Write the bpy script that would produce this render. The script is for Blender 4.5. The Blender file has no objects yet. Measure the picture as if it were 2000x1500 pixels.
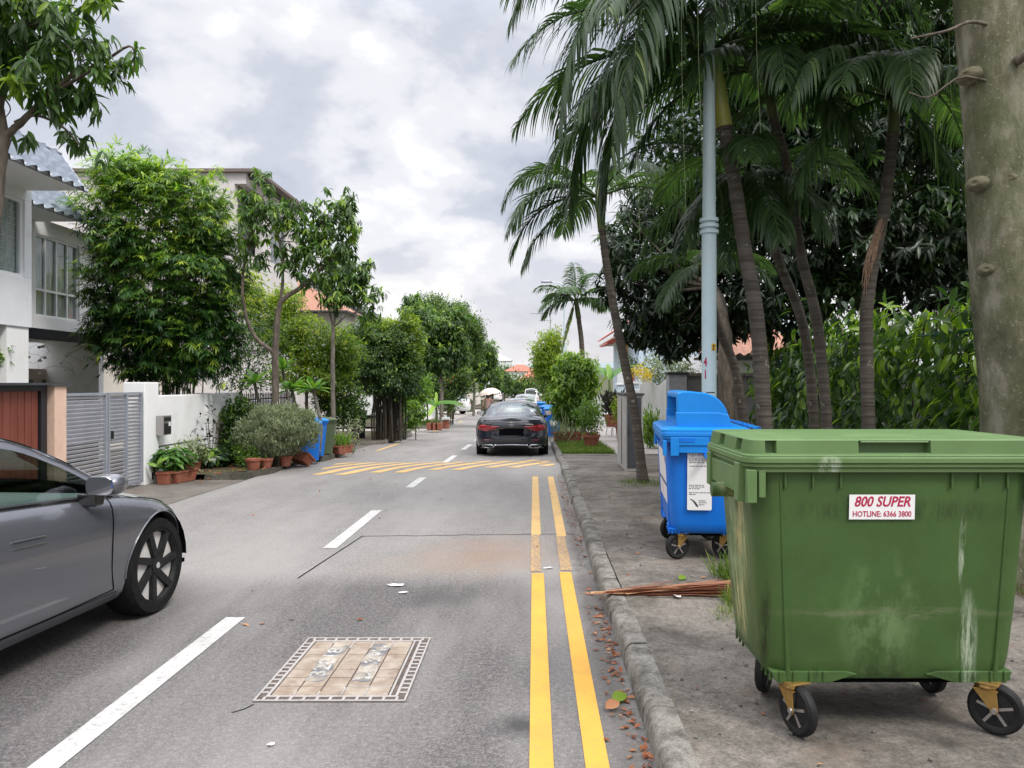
import bpy, bmesh, math, random
import numpy as np
from mathutils import Vector, Matrix
R = math.radians
scene = bpy.context.scene
COL = scene.collection
rng = np.random.default_rng(7)
random.seed(7)

# ------------------------------------------------------------------ camera
CAMH = 1.65
cam_d = bpy.data.cameras.new('camera'); cam = bpy.data.objects.new('camera', cam_d); COL.objects.link(cam)
cam.location = (0, 0, CAMH); cam.rotation_euler = (R(90), 0, 0)
cam_d.sensor_width = 36; cam_d.lens = 27; cam_d.shift_x = -43/2000
cam_d.clip_start = .05; cam_d.clip_end = 6000
scene.camera = cam

# ------------------------------------------------------------------ world, sun, exposure
SUN = Vector((.47, -.46, .76)).normalized()
w = bpy.data.worlds.new("World"); scene.world = w; w.use_nodes = True
nt = w.node_tree; nt.nodes.clear()
def wn(t, **k):
    n = nt.nodes.new(t)
    for a, b in k.items(): setattr(n, a, b)
    return n
L_ = nt.links.new
def wmath(op, a, b=None, clamp=False):
    n = wn('ShaderNodeMath', operation=op, use_clamp=clamp)
    for i, v in enumerate((a, b)):
        if v is None: continue
        if isinstance(v, (int, float)): n.inputs[i].default_value = v
        else: L_(v, n.inputs[i])
    return n.outputs[0]
sky = wn('ShaderNodeTexSky', sky_type='NISHITA'); sky.sun_disc = False
sky.sun_elevation = math.asin(SUN.z); sky.sun_rotation = math.atan2(SUN.x, SUN.y)
tc = wn('ShaderNodeTexCoord'); sep = wn('ShaderNodeSeparateXYZ'); L_(tc.outputs['Generated'], sep.inputs[0])
zc = wmath('MAXIMUM', sep.outputs['Z'], 0.0)
zz = wmath('ADD', zc, .42)
cx = wmath('DIVIDE', sep.outputs['X'], zz); cy = wmath('DIVIDE', sep.outputs['Y'], zz)
cmb = wn('ShaderNodeCombineXYZ'); L_(cx, cmb.inputs[0]); L_(cy, cmb.inputs[1]); cmb.inputs[2].default_value = 3.7
def wnoise(scale, detail, rough, dist=0.0, loc=(0, 0, 0)):
    m = wn('ShaderNodeMapping'); m.inputs['Location'].default_value = loc; L_(cmb.outputs[0], m.inputs[0])
    n = wn('ShaderNodeTexNoise'); n.inputs['Scale'].default_value = scale; n.inputs['Detail'].default_value = detail
    n.inputs['Roughness'].default_value = rough; n.inputs['Distortion'].default_value = dist
    L_(m.outputs[0], n.inputs['Vector']); return n.outputs['Fac']
n1 = wnoise(1.55, 7, .52, .25, (.35, .1, 0)); n2 = wnoise(5.2, 6, .55, .2, (3, 1, 2))
mixn = wmath('ADD', wmath('MULTIPLY', n1, .68), wmath('MULTIPLY', n2, .32))
ramp = wn('ShaderNodeValToRGB'); L_(mixn, ramp.inputs[0])
cr = ramp.color_ramp; cr.interpolation = 'EASE'
cr.elements[0].position = .35; cr.elements[0].color = (.4, .44, .55, 1)
cr.elements[1].position = .585; cr.elements[1].color = (1.2, 1.2, 1.2, 1)
e = cr.elements.new(.455); e.color = (.66, .69, .78, 1)
e = cr.elements.new(.515); e.color = (.9, .905, .95, 1)
# towards the horizon the deck thins to a pale, slightly warm veil
hz = wn('ShaderNodeMapRange'); L_(sep.outputs['Z'], hz.inputs[0]); hz.inputs[1].default_value = 0.0; hz.inputs[2].default_value = .2
hz.inputs[3].default_value = .75; hz.inputs[4].default_value = 0.0
mx = wn('ShaderNodeMixRGB'); L_(hz.outputs[0], mx.inputs[0]); L_(ramp.outputs[0], mx.inputs[1]); mx.inputs[2].default_value = (1.0, .95, .94, 1)
# steeper than overcast law: the unseen upper deck is brightened to light the ground
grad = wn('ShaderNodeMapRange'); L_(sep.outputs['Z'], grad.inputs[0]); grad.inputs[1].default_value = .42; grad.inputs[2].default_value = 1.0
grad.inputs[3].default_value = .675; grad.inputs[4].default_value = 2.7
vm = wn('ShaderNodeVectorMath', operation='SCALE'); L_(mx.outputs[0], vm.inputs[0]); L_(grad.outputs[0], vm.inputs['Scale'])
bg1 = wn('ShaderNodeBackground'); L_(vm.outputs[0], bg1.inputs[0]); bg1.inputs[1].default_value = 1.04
bg2 = wn('ShaderNodeBackground'); L_(sky.outputs[0], bg2.inputs[0]); bg2.inputs[1].default_value = .08
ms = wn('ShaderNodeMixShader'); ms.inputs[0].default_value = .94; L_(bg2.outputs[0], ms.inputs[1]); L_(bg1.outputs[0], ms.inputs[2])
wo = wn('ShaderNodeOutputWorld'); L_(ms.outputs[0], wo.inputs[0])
sd = bpy.data.lights.new('sun', 'SUN'); sd.energy = 1.5; sd.angle = R(14); sd.color = (1, .955, .88)
so = bpy.data.objects.new('sun', sd); COL.objects.link(so); so.rotation_euler = SUN.to_track_quat('Z', 'Y').to_euler(); so.location = (0, 0, 30)
scene.view_settings.view_transform = 'Standard'; scene.view_settings.look = 'None'
scene.view_settings.exposure = 0.55; scene.view_settings.gamma = 1
scene.render.engine = 'CYCLES'
cy_ = scene.cycles
cy_.max_bounces = 7; cy_.diffuse_bounces = 3; cy_.glossy_bounces = 3; cy_.transmission_bounces = 4; cy_.transparent_max_bounces = 10
cy_.use_denoising = True
try: cy_.denoiser = 'OPENIMAGEDENOISE'
except Exception: pass
cy_.caustics_reflective = False; cy_.caustics_refractive = False

# ------------------------------------------------------------------ the lie of the street
_PY = [-60, 0, 11, 14, 20, 28, 37, 55, 80, 120, 160, 230, 330, 480, 800, 3000]
_PZ = [0, 0, 0, -.03, -.16, -.31, -.48, -.68, -.78, -.8, -.75, .5, 4, 9, 13, 20]
def gz(y):
    y = float(y); return float(np.interp(y, _PY, _PZ))
def hump(y): return .06*math.exp(-((y-15.7)/1.1)**4)
def rz(y): return gz(y) + hump(y)
def P(px, py, Y): return Vector(((px-1043)*Y/1500, Y, CAMH-(py-750)*Y/1500))
def PX(px, Y): return (px-1043)*Y/1500
def PZ(py, Y): return CAMH-(py-750)*Y/1500

# ------------------------------------------------------------------ object helpers
def tag(o, label=None, cat=None, group=None, kind=None):
    if label: o['label'] = label
    if cat: o['category'] = cat
    if group: o['group'] = group
    if kind: o['kind'] = kind
    return o
def thing(name, label, cat, loc=(0, 0, 0), rzd=0, group=None):
    o = bpy.data.objects.new(name, None); o.empty_display_size = .2; COL.objects.link(o)
    o.location = loc; o.rotation_euler = (0, 0, R(rzd)); return tag(o, label, cat, group)
def dup(o, parent=None):
    c = o.copy(); COL.objects.link(c)
    if parent is not None: c.parent = parent
    for ch in list(o.children): dup(ch, c)
    return c
def link(name, me, mats, parent=None):
    o = bpy.data.objects.new(name, me); COL.objects.link(o)
    if not isinstance(mats, (list, tuple)): mats = [mats]
    for m in mats: me.materials.append(m)
    if parent is not None: o.parent = parent
    return o

class MB:
    def __init__(s): s.v = []; s.f = []; s.mi = []; s.m = 0
    def add(s, vs, fs):
        k = len(s.v); s.v += [tuple(v) for v in vs]
        for f in fs: s.f.append(tuple(k+i for i in f)); s.mi.append(s.m)
        return s
    def box(s, c, d, rot=None):
        hx, hy, hz_ = d[0]/2, d[1]/2, d[2]/2
        vs = [Vector((x, y, z)) for z in (-hz_, hz_) for y in (-hy, hy) for x in (-hx, hx)]
        if rot is not None: vs = [rot @ v for v in vs]
        c = Vector(c); vs = [v+c for v in vs]
        return s.add(vs, [(0, 2, 3, 1), (4, 5, 7, 6), (0, 1, 5, 4), (2, 6, 7, 3), (0, 4, 6, 2), (1, 3, 7, 5)])
    def span(s, a, b):
        return s.box([(a[i]+b[i])/2 for i in range(3)], [abs(b[i]-a[i]) for i in range(3)])
    def tube(s, pts, rad, n=8, cap=True, phase=0.0):
        pts = [Vector(p) for p in pts]; m = len(pts)
        if not isinstance(rad, (list, tuple, np.ndarray)): rad = [rad]*m
        t0 = (pts[1]-pts[0]).normalized()
        u = t0.orthogonal().normalized()
        rings = []
        for i in range(m):
            t = (pts[min(i+1, m-1)]-pts[max(i-1, 0)])
            t = t.normalized() if t.length > 1e-9 else t0
            u = (u - t*u.dot(t)); u = u.normalized() if u.length > 1e-6 else t.orthogonal().normalized()
            b = t.cross(u)
            for k in range(n):
                a = 2*math.pi*k/n+phase
                rings.append(pts[i]+(u*math.cos(a)+b*math.sin(a))*rad[i])
        fs = []
        for i in range(m-1):
            for k in range(n):
                k2 = (k+1) % n
                fs.append((i*n+k, i*n+k2, (i+1)*n+k2, (i+1)*n+k))
        if cap:
            fs.append(tuple(range(n-1, -1, -1))); fs.append(tuple((m-1)*n+k for k in range(n)))
        return s.add(rings, fs)
    def lathe(s, prof, n=24, c=(0, 0, 0), axis='Z', closed=False, caps=True):
        c = Vector(c); vs = []
        for r, z in prof:
            for k in range(n):
                a = 2*math.pi*k/n; x, y = r*math.cos(a), r*math.sin(a)
                p = Vector((x, y, z)) if axis == 'Z' else (Vector((z, x, y)) if axis == 'X' else Vector((x, z, y)))
                vs.append(p+c)
        m = len(prof); fs = []
        for i in range(m-1 if not closed else m):
            i2 = (i+1) % m
            for k in range(n):
                k2 = (k+1) % n; fs.append((i*n+k, i*n+k2, i2*n+k2, i2*n+k))
        if not closed and caps:
            if prof[0][0] > 1e-4: fs.append(tuple(range(n-1, -1, -1)))
            if prof[-1][0] > 1e-4: fs.append(tuple((m-1)*n+k for k in range(n)))
        return s.add(vs, fs)
    def prism(s, poly, a, b, axis='X'):
        """2-D polygon swept from a to b along an axis; poly is (y,z) for X, (x,z) for Y, (x,y) for Z"""
        def mk(p, t): return (t, p[0], p[1]) if axis == 'X' else ((p[0], t, p[1]) if axis == 'Y' else (p[0], p[1], t))
        n = len(poly); vs = [mk(p, a) for p in poly]+[mk(p, b) for p in poly]
        fs = [tuple(range(n-1, -1, -1)), tuple(range(n, 2*n))]+[(i, (i+1) % n, n+(i+1) % n, n+i) for i in range(n)]
        return s.add(vs, fs)
    def grid(s, fn, nu, nv):
        vs = [fn(i/nu, j/nv) for j in range(nv+1) for i in range(nu+1)]
        fs = [(j*(nu+1)+i, j*(nu+1)+i+1, (j+1)*(nu+1)+i+1, (j+1)*(nu+1)+i) for j in range(nv) for i in range(nu)]
        return s.add(vs, fs)
    def rings(s, rs, cap0=True, cap1=True, close=True):
        n = len(rs[0]); vs = [p for r in rs for p in r]; fs = []
        for i in range(len(rs)-1):
            for k in range(n if close else n-1):
                k2 = (k+1) % n; fs.append((i*n+k, i*n+k2, (i+1)*n+k2, (i+1)*n+k))
        if cap0: fs.append(tuple(range(n-1, -1, -1)))
        if cap1: fs.append(tuple((len(rs)-1)*n+k for k in range(n)))
        return s.add(vs, fs)
    def build(s, name, mats, parent=None, smooth=None, bevel=0, seg=2, fixn=True):
        me = bpy.data.meshes.new(name); me.from_pydata(s.v, [], s.f)
        if any(s.mi): me.polygons.foreach_set('material_index', s.mi)
        if fixn:
            bm = bmesh.new(); bm.from_mesh(me); bmesh.ops.recalc_face_normals(bm, faces=bm.faces); bm.to_mesh(me); bm.free()
        if smooth is not None:
            me.polygons.foreach_set('use_smooth', [True]*len(me.polygons))
            if smooth < 180: me.set_sharp_from_angle(angle=R(smooth))
        me.update()
        o = link(name, me, mats, parent)
        if bevel:
            b = o.modifiers.new('bevel', 'BEVEL'); b.width = bevel; b.segments = seg; b.limit_method = 'ANGLE'; b.angle_limit = R(35)
        return o
def split_loose(o):
    """every loose island of a mesh becomes an object of its own with the same name, material and parent"""
    bm = bmesh.new(); bm.from_mesh(o.data); bm.verts.ensure_lookup_table(); seen = set(); isl = []
    for v in bm.verts:
        if v.index in seen: continue
        st, c = [v], []
        seen.add(v.index)
        while st:
            q = st.pop(); c.append(q.index)
            for e in q.link_edges:
                w_ = e.other_vert(q)
                if w_.index not in seen: seen.add(w_.index); st.append(w_)
        isl.append(set(c))
    bm.free()
    if len(isl) < 2: return [o]
    out = []
    for c in isl:
        b2 = bmesh.new(); b2.from_mesh(o.data); b2.verts.ensure_lookup_table()
        bmesh.ops.delete(b2, geom=[v for v in b2.verts if v.index not in c], context='VERTS')
        me = o.data.copy(); b2.to_mesh(me); b2.free()
        n = o.copy(); n.data = me; COL.objects.link(n); out.append(n)
    nm = o.name.split('.')[0]; bpy.data.objects.remove(o)
    for n in out: n.name = nm
    return out
def apply_mods(o):
    dg = bpy.context.evaluated_depsgraph_get(); dg.update()
    me = bpy.data.meshes.new_from_object(o.evaluated_get(dg)); o.modifiers.clear(); o.data = me
    return o
def carve(o, cutters):
    """solid difference; the cutters are removed again"""
    for c in cutters:
        m = o.modifiers.new('b', 'BOOLEAN'); m.operation = 'DIFFERENCE'; m.object = c; m.solver = 'EXACT'
    apply_mods(o)
    for c in cutters: bpy.data.objects.remove(c)
    return o
def rrect(hx, hy, r, z, n=6, c=(0, 0)):
    out = []
    for q, (sx, sy) in enumerate(((1, 1), (-1, 1), (-1, -1), (1, -1))):
        for k in range(n+1):
            a = math.pi/2*q+math.pi/2*k/n
            out.append((c[0]+sx*(hx-r)+r*math.cos(a), c[1]+sy*(hy-r)+r*math.sin(a), z))
    return out
def text_obj(name, body, size, mat, parent=None, loc=(0, 0, 0), rot=(90, 0, 0), shear=0, ax='CENTER', ext=.0006, sx=1.0, off=0.0):
    cu = bpy.data.curves.new(name, 'FONT'); cu.body = body; cu.size = size; cu.shear = shear; cu.align_x = ax; cu.align_y = 'CENTER'
    cu.extrude = ext; cu.offset = off; cu.resolution_u = 3
    t = bpy.data.objects.new(name, cu); COL.objects.link(t)
    dg = bpy.context.evaluated_depsgraph_get(); dg.update()
    me = bpy.data.meshes.new_from_object(t.evaluated_get(dg)); bpy.data.objects.remove(t)
    me.materials.clear()
    o = link(name, me, mat, parent); o.location = loc; o.rotation_euler = [R(a) for a in rot]; o.scale = (sx, 1, 1)
    return o
def smooth_path(ctrl, n):
    c = [Vector(p) for p in ctrl]; c = [c[0]*2-c[1]]+c+[c[-1]*2-c[-2]]; out = []; m = len(c)-3
    for i in range(n+1):
        t = m*i/n; k = min(int(t), m-1); u = t-k; a, b, d, e_ = c[k:k+4]
        out.append(.5*((2*b)+(d-a)*u+(2*a-5*b+4*d-e_)*u*u+(3*b-a-3*d+e_)*u**3))
    return out
def pchip(pts):
    x = np.array([p[0] for p in pts], float); y = np.array([p[1] for p in pts], float)
    h = np.diff(x); d = np.diff(y)/h; m = np.zeros_like(y); m[0] = d[0]; m[-1] = d[-1]
    for i in range(1, len(x)-1):
        m[i] = 0 if d[i-1]*d[i] <= 0 else 2*d[i-1]*d[i]/(d[i-1]+d[i])
    def f(t):
        t = min(max(t, x[0]), x[-1]); i = min(max(int(np.searchsorted(x, t))-1, 0), len(h)-1)
        u = (t-x[i])/h[i]
        return float((1+2*u)*(1-u)**2*y[i]+u*(1-u)**2*h[i]*m[i]+u*u*(3-2*u)*y[i+1]+u*u*(u-1)*h[i]*m[i+1])
    return f

# ------------------------------------------------------------------ materials
def nmat(name):
    m = bpy.data.materials.new(name); m.use_nodes = True; t = m.node_tree
    return m, t, t.nodes['Principled BSDF']
def cc(c): return (c[0], c[1], c[2], 1)
def node(t, typ, **k):
    n = t.nodes.new(typ)
    for a, b in k.items(): setattr(n, a, b)
    return n
def tnoise(t, scale, detail=6, rough=.6, coord='Object', dist=0, stretch=None):
    tcn = node(t, 'ShaderNodeTexCoord'); n = node(t, 'ShaderNodeTexNoise')
    n.inputs['Scale'].default_value = scale; n.inputs['Detail'].default_value = detail; n.inputs['Roughness'].default_value = rough
    n.inputs['Distortion'].default_value = dist
    if stretch:
        mp = node(t, 'ShaderNodeMapping'); mp.inputs['Scale'].default_value = stretch
        t.links.new(tcn.outputs[coord], mp.inputs[0]); t.links.new(mp.outputs[0], n.inputs['Vector'])
    else: t.links.new(tcn.outputs[coord], n.inputs['Vector'])
    return n.outputs['Fac']
def tramp(t, fac, stops, interp='LINEAR'):
    r = node(t, 'ShaderNodeValToRGB'); r.color_ramp.interpolation = interp; el = r.color_ramp.elements
    while len(el) > 1: el.remove(el[-1])
    el[0].position = stops[0][0]; el[0].color = cc(stops[0][1])
    for p, c in stops[1:]:
        q = el.new(p); q.color = cc(c)
    t.links.new(fac, r.inputs[0]); return r.outputs[0]
def tmix(t, fac, a, b, blend='MIX'):
    m = node(t, 'ShaderNodeMixRGB', blend_type=blend)
    for i, v in enumerate((fac, a, b)):
        if isinstance(v, (int, float)): m.inputs[i].default_value = v
        elif isinstance(v, (tuple, list)): m.inputs[i].default_value = cc(v)
        else: t.links.new(v, m.inputs[i])
    return m.outputs[0]
def tmath(t, op, a, b=None, c=None, clamp=False):
    n = node(t, 'ShaderNodeMath', operation=op, use_clamp=clamp)
    for i, v in enumerate((a, b, c)):
        if v is None: continue
        if isinstance(v, (int, float)): n.inputs[i].default_value = v
        else: t.links.new(v, n.inputs[i])
    return n.outputs[0]
def tbump(t, p, h, strength, dist=.01):
    b = node(t, 'ShaderNodeBump'); b.inputs['Strength'].default_value = strength; b.inputs['Distance'].default_value = dist
    t.links.new(h, b.inputs['Height']); t.links.new(b.outputs[0], p.inputs['Normal'])
def txyz(t, coord='Object'):
    tcn = node(t, 'ShaderNodeTexCoord'); s = node(t, 'ShaderNodeSeparateXYZ'); t.links.new(tcn.outputs[coord], s.inputs[0])
    return s.outputs['X'], s.outputs['Y'], s.outputs['Z']
def pm(name, col, rough=.6, col2=None, scale=6, lo=.4, hi=.62, metal=0, bump=0, bscale=None, bdist=.01, coat=0, spec=.5, grime=None, gscale=2.2, glo=.5, ghi=.75, stretch=None):
    m, t, p = nmat(name)
    p.inputs['Roughness'].default_value = rough; p.inputs['Metallic'].default_value = metal; p.inputs['Specular IOR Level'].default_value = spec
    p.inputs['Coat Weight'].default_value = coat; p.inputs['Coat Roughness'].default_value = .05
    c = None
    if col2 is not None: c = tramp(t, tnoise(t, scale, stretch=stretch), [(lo, col), (hi, col2)])
    if grime is not None:
        g = tramp(t, tnoise(t, gscale, 8, .7), [(glo, (0, 0, 0)), (ghi, (1, 1, 1))])
        c = tmix(t, tmath(t, 'MULTIPLY', g, .8), c if c is not None else col, grime)
    if c is None: p.inputs['Base Color'].default_value = cc(col)
    else: t.links.new(c, p.inputs['Base Color'])
    if bump: tbump(t, p, tnoise(t, bscale or scale*4, 5), bump, bdist)
    return m
def leafmat(name, stops, trans=.3, rough=.42, spec=.4, tcol=None):
    """stops: colours by the per-leaf random attribute (young, mature, old leaves)"""
    m, t, p = nmat(name)
    a = node(t, 'ShaderNodeAttribute', attribute_name='rnd')
    c = tramp(t, a.outputs['Fac'], stops)
    t.links.new(c, p.inputs['Base Color']); p.inputs['Roughness'].default_value = rough; p.inputs['Specular IOR Level'].default_value = spec
    tr = node(t, 'ShaderNodeBsdfTranslucent')
    t.links.new(tmix(t, 1.0, c, tcol or (1.5, 1.7, .7), 'MULTIPLY'), tr.inputs[0])
    mxs = node(t, 'ShaderNodeMixShader'); mxs.inputs[0].default_value = trans
    t.links.new(p.outputs[0], mxs.inputs[1]); t.links.new(tr.outputs[0], mxs.inputs[2])
    t.links.new(mxs.outputs[0], t.nodes['Material Output'].inputs['Surface'])
    return m
def glassmat(name, tint, rough=.02, mirror=1.0):
    m, t, p = nmat(name); t.nodes.remove(p)
    tr = node(t, 'ShaderNodeBsdfTransparent'); tr.inputs[0].default_value = cc(tint)
    gl = node(t, 'ShaderNodeBsdfGlossy'); gl.inputs['Roughness'].default_value = rough; gl.inputs[0].default_value = (.95, .97, 1, 1)
    fr = node(t, 'ShaderNodeLayerWeight'); fr.inputs[0].default_value = .5
    f = tmath(t, 'MULTIPLY', tmath(t, 'ADD', tmath(t, 'MULTIPLY', tmath(t, 'POWER', fr.outputs['Facing'], 4.0), .9), .045), mirror, clamp=True)
    mxs = node(t, 'ShaderNodeMixShader'); t.links.new(f, mxs.inputs[0]); t.links.new(tr.outputs[0], mxs.inputs[1]); t.links.new(gl.outputs[0], mxs.inputs[2])
    t.links.new(mxs.outputs[0], t.nodes['Material Output'].inputs['Surface'])
    return m

M = {}
M['white_wall'] = pm('white_wall', (.82, .82, .83), .8, (.87, .87, .88), 1.5, grime=(.55, .54, .5), gscale=1.3, glo=.55, ghi=.85, bump=.1, bscale=60)
M['grey_wall'] = pm('grey_wall', (.72, .74, .78), .8, (.78, .8, .83), 1.5, grime=(.5, .51, .53), gscale=2.5, glo=.58, ghi=.85, bump=.1, bscale=60)
M['cream_wall'] = pm('cream_wall', (.66, .6, .53), .8, (.7, .64, .57), 2)
M['pink_wall'] = pm('pink_wall', (.62, .585, .585), .8, (.67, .63, .63), 1.2, grime=(.5, .46, .45), gscale=.8)
M['peach'] = pm('peach', (.74, .52, .4), .8, (.78, .57, .45), 2, grime=(.5, .36, .3), gscale=3)
M['blue_wall'] = pm('blue_wall', (.5, .6, .7), .75, (.56, .65, .74), 2)
M['dark_trim'] = pm('dark_trim', (.02, .02, .025), .5)
M['charcoal'] = pm('charcoal', (.045, .05, .06), .5, (.06, .065, .075), 4)
M['white_frame'] = pm('white_frame', (.8, .81, .83), .4)
M['metal_grey'] = pm('metal_grey', (.33, .36, .42), .4, (.38, .41, .47), 4, metal=.35)
M['gate_slat'] = pm('gate_slat', (.46, .46, .51), .4, (.52, .52, .57), 4, metal=.2)
M['steel'] = pm('steel', (.42, .4, .39), .35, metal=.8)
M['black_metal'] = pm('black_metal', (.015, .015, .017), .45)
M['chrome'] = pm('chrome', (.8, .8, .82), .12, metal=1)
M['terracotta'] = pm('terracotta', (.24, .072, .042), .75, (.33, .115, .068), 7, grime=(.12, .052, .04), gscale=5, bump=.15, bscale=40)
M['soil'] = pm('soil', (.06, .042, .03), .95, (.09, .065, .045), 14, bump=.6, bscale=40)
M['wood_brown'] = pm('wood_brown', (.2, .05, .03), .55, (.25, .07, .045), 6, stretch=(1, 1, .12))
M['tyre'] = pm('tyre', (.01, .01, .011), .8, (.016, .016, .017), 30, spec=.15)
M['rubber'] = pm('rubber', (.01, .01, .011), .6, (.018, .018, .018), 20, spec=.25)
M['zinc'] = pm('zinc', (.5, .31, .09), .38, (.36, .22, .08), 12, metal=.75)
M['glass_dark'] = glassmat('glass_dark', (.34, .38, .38), mirror=1.3)
M['glass_house'] = glassmat('glass_house', (.86, .9, .9), mirror=.8)
M['curtain'] = pm('curtain', (.75, .71, .7), .9, (.5, .46, .46), 18, stretch=(1, 1, .15))
M['black_in'] = pm('black_in', (.004, .004, .005), .9, spec=.03)
M['cabin'] = pm('cabin', (.03, .035, .035), .7)
M['dash'] = pm('dash', (.16, .19, .18), .6)
M['roof_grey'] = pm('roof_grey', (.17, .2, .25), .85, (.21, .24, .29), 9, grime=(.12, .14, .17), gscale=6)
M['roof_red'] = pm('roof_red', (.42, .11, .07), .7, (.5, .16, .11), 20)
M['roof_terra'] = pm('roof_terra', (.36, .17, .115), .8, (.42, .23, .165), 14)
M['red_tile'] = pm('red_tile', (.55, .09, .06), .5, (.5, .12, .09), 16)
M['bark_dark'] = pm('bark_dark', (.075, .06, .047), .9, (.14, .115, .09), 14, bump=.5, bscale=40, stretch=(1, 1, .3))
M['bark_grey'] = pm('bark_grey', (.11, .095, .08), .9, (.2, .18, .15), 16, bump=.5, bscale=40, stretch=(1, 1, .3))
M['stem_green'] = pm('stem_green', (.09, .12, .04), .7)
M['lamp_paint'] = pm('lamp_paint', (.5, .63, .66), .42, (.54, .67, .7), 3, grime=(.42, .52, .54), gscale=7, glo=.6, ghi=.8)
M['red_letter'] = pm('red_letter', (.42, .01, .07), .5)
M['sticker'] = pm('sticker', (.8, .8, .8), .45)
M['black_letter'] = pm('black_letter', (.03, .03, .04), .5)
M['navy_letter'] = pm('navy_letter', (.04, .07, .2), .5)
M['yellow_sticker'] = pm('yellow_sticker', (.75, .45, .02), .5)
M['skin'] = pm('skin', (.4, .22, .15), .55)
M['shirt'] = pm('shirt', (.34, .22, .2), .8, (.25, .16, .15), 30)
M['trousers'] = pm('trousers', (.04, .04, .05), .8)
M['hair'] = pm('hair', (.012, .01, .01), .5)
M['parasol'] = pm('parasol', (.74, .64, .56), .7, (.45, .28, .22), 16, .58, .66)

# foliage: base colours by leaf age
G = {}
G['mango'] = leafmat('leaf_mango', [(0, (.02, .045, .014)), (.45, (.05, .105, .024)), (.78, (.1, .19, .034)), (1, (.26, .38, .045))], .38)
G['mango_dark'] = leafmat('leaf_mango_dark', [(0, (.008, .018, .009)), (.6, (.019, .042, .015)), (1, (.07, .14, .026))], .25, .38)
G['bamboo'] = leafmat('leaf_bamboo', [(0, (.016, .05, .015)), (.4, (.045, .115, .026)), (.66, (.13, .24, .034)), (1, (.4, .5, .06))], .42)
G['yellow'] = leafmat('leaf_yellow_green', [(0, (.06, .12, .016)), (.5, (.2, .29, .024)), (1, (.46, .46, .03))], .45)
G['ficus'] = leafmat('leaf_ficus', [(0, (.015, .04, .013)), (.5, (.05, .105, .024)), (1, (.22, .32, .04))], .36)
G['fresh'] = leafmat('leaf_fresh', [(0, (.035, .085, .015)), (.5, (.11, .21, .026)), (1, (.3, .42, .045))], .42)
G['grey'] = leafmat('leaf_grey_green', [(0, (.09, .12, .07)), (.6, (.22, .26, .16)), (1, (.38, .41, .28))], .3, .6)
G['palm'] = leafmat('leaf_palm', [(0, (.022, .046, .02)), (.5, (.056, .105, .038)), (.85, (.125, .19, .06)), (1, (.3, .34, .1))], .36, .42, .4)
G['palm_lite'] = leafmat('leaf_palm_light', [(0, (.03, .07, .02)), (.6, (.07, .14, .035)), (1, (.18, .24, .05))], .35, .4)
G['hedge'] = leafmat('leaf_hedge', [(0, (.014, .034, .013)), (.45, (.04, .09, .022)), (.75, (.1, .19, .025)), (1, (.26, .4, .035))], .38, .3, .55)
G['frangi'] = leafmat('leaf_frangipani', [(0, (.04, .11, .03)), (.6, (.11, .24, .05)), (1, (.26, .4, .06))], .35, .4)
G['grass'] = leafmat('blade_grass', [(0, (.05, .1, .015)), (.6, (.11, .18, .025)), (1, (.3, .3, .09))], .35, .6)
G['dry'] = leafmat('leaf_dry', [(0, (.12, .035, .015)), (.5, (.27, .09, .035)), (1, (.45, .24, .12))], .15, .7, tcol=(1.1, .9, .7))
G['dead_palm'] = leafmat('leaf_dead_palm', [(0, (.14, .05, .03)), (.5, (.28, .11, .06)), (1, (.5, .3, .15))], .1, .6, tcol=(1.1, .9, .7))
G['flower'] = leafmat('petal_yellow', [(0, (.6, .4, .02)), (1, (.75, .6, .08))], .3, .6)
G['pinkish'] = leafmat('leaf_croton', [(0, (.09, .05, .03)), (.5, (.3, .2, .04)), (1, (.42, .16, .07))], .3, .5)
G['purple'] = leafmat('leaf_dark_purple', [(0, (.015, .015, .014)), (1, (.05, .05, .035))], .15, .35)
# ================================================================== THE SETTING
YS = sorted(set([-6, -3]+[i*.5 for i in range(0, 81)]+[41+i*2 for i in range(50)]+[150, 170, 200, 230]+[13+i*.2 for i in range(28)]))
def strip(x0, x1, y0, y1, dz, fn=gz, nx=1):
    ys = [y0]+[y for y in YS if y0+.02 < y < y1-.02]+[y1]
    fx0 = x0 if callable(x0) else (lambda y: x0); fx1 = x1 if callable(x1) else (lambda y: x1)
    vs, fs = [], []
    for y in ys:
        for i in range(nx+1): vs.append((fx0(y)+(fx1(y)-fx0(y))*i/nx, y, fn(y)+dz))
    for j in range(len(ys)-1):
        for i in range(nx):
            a = j*(nx+1)+i; fs.append((a, a+1, a+nx+2, a+nx+1))
    return vs, fs
def sheet(name, mat, parts, kind='structure', fixn=False):
    b = MB()
    for v, f in parts: b.add(v, f)
    return tag(b.build(name, mat, fixn=fixn), kind=kind)

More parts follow.
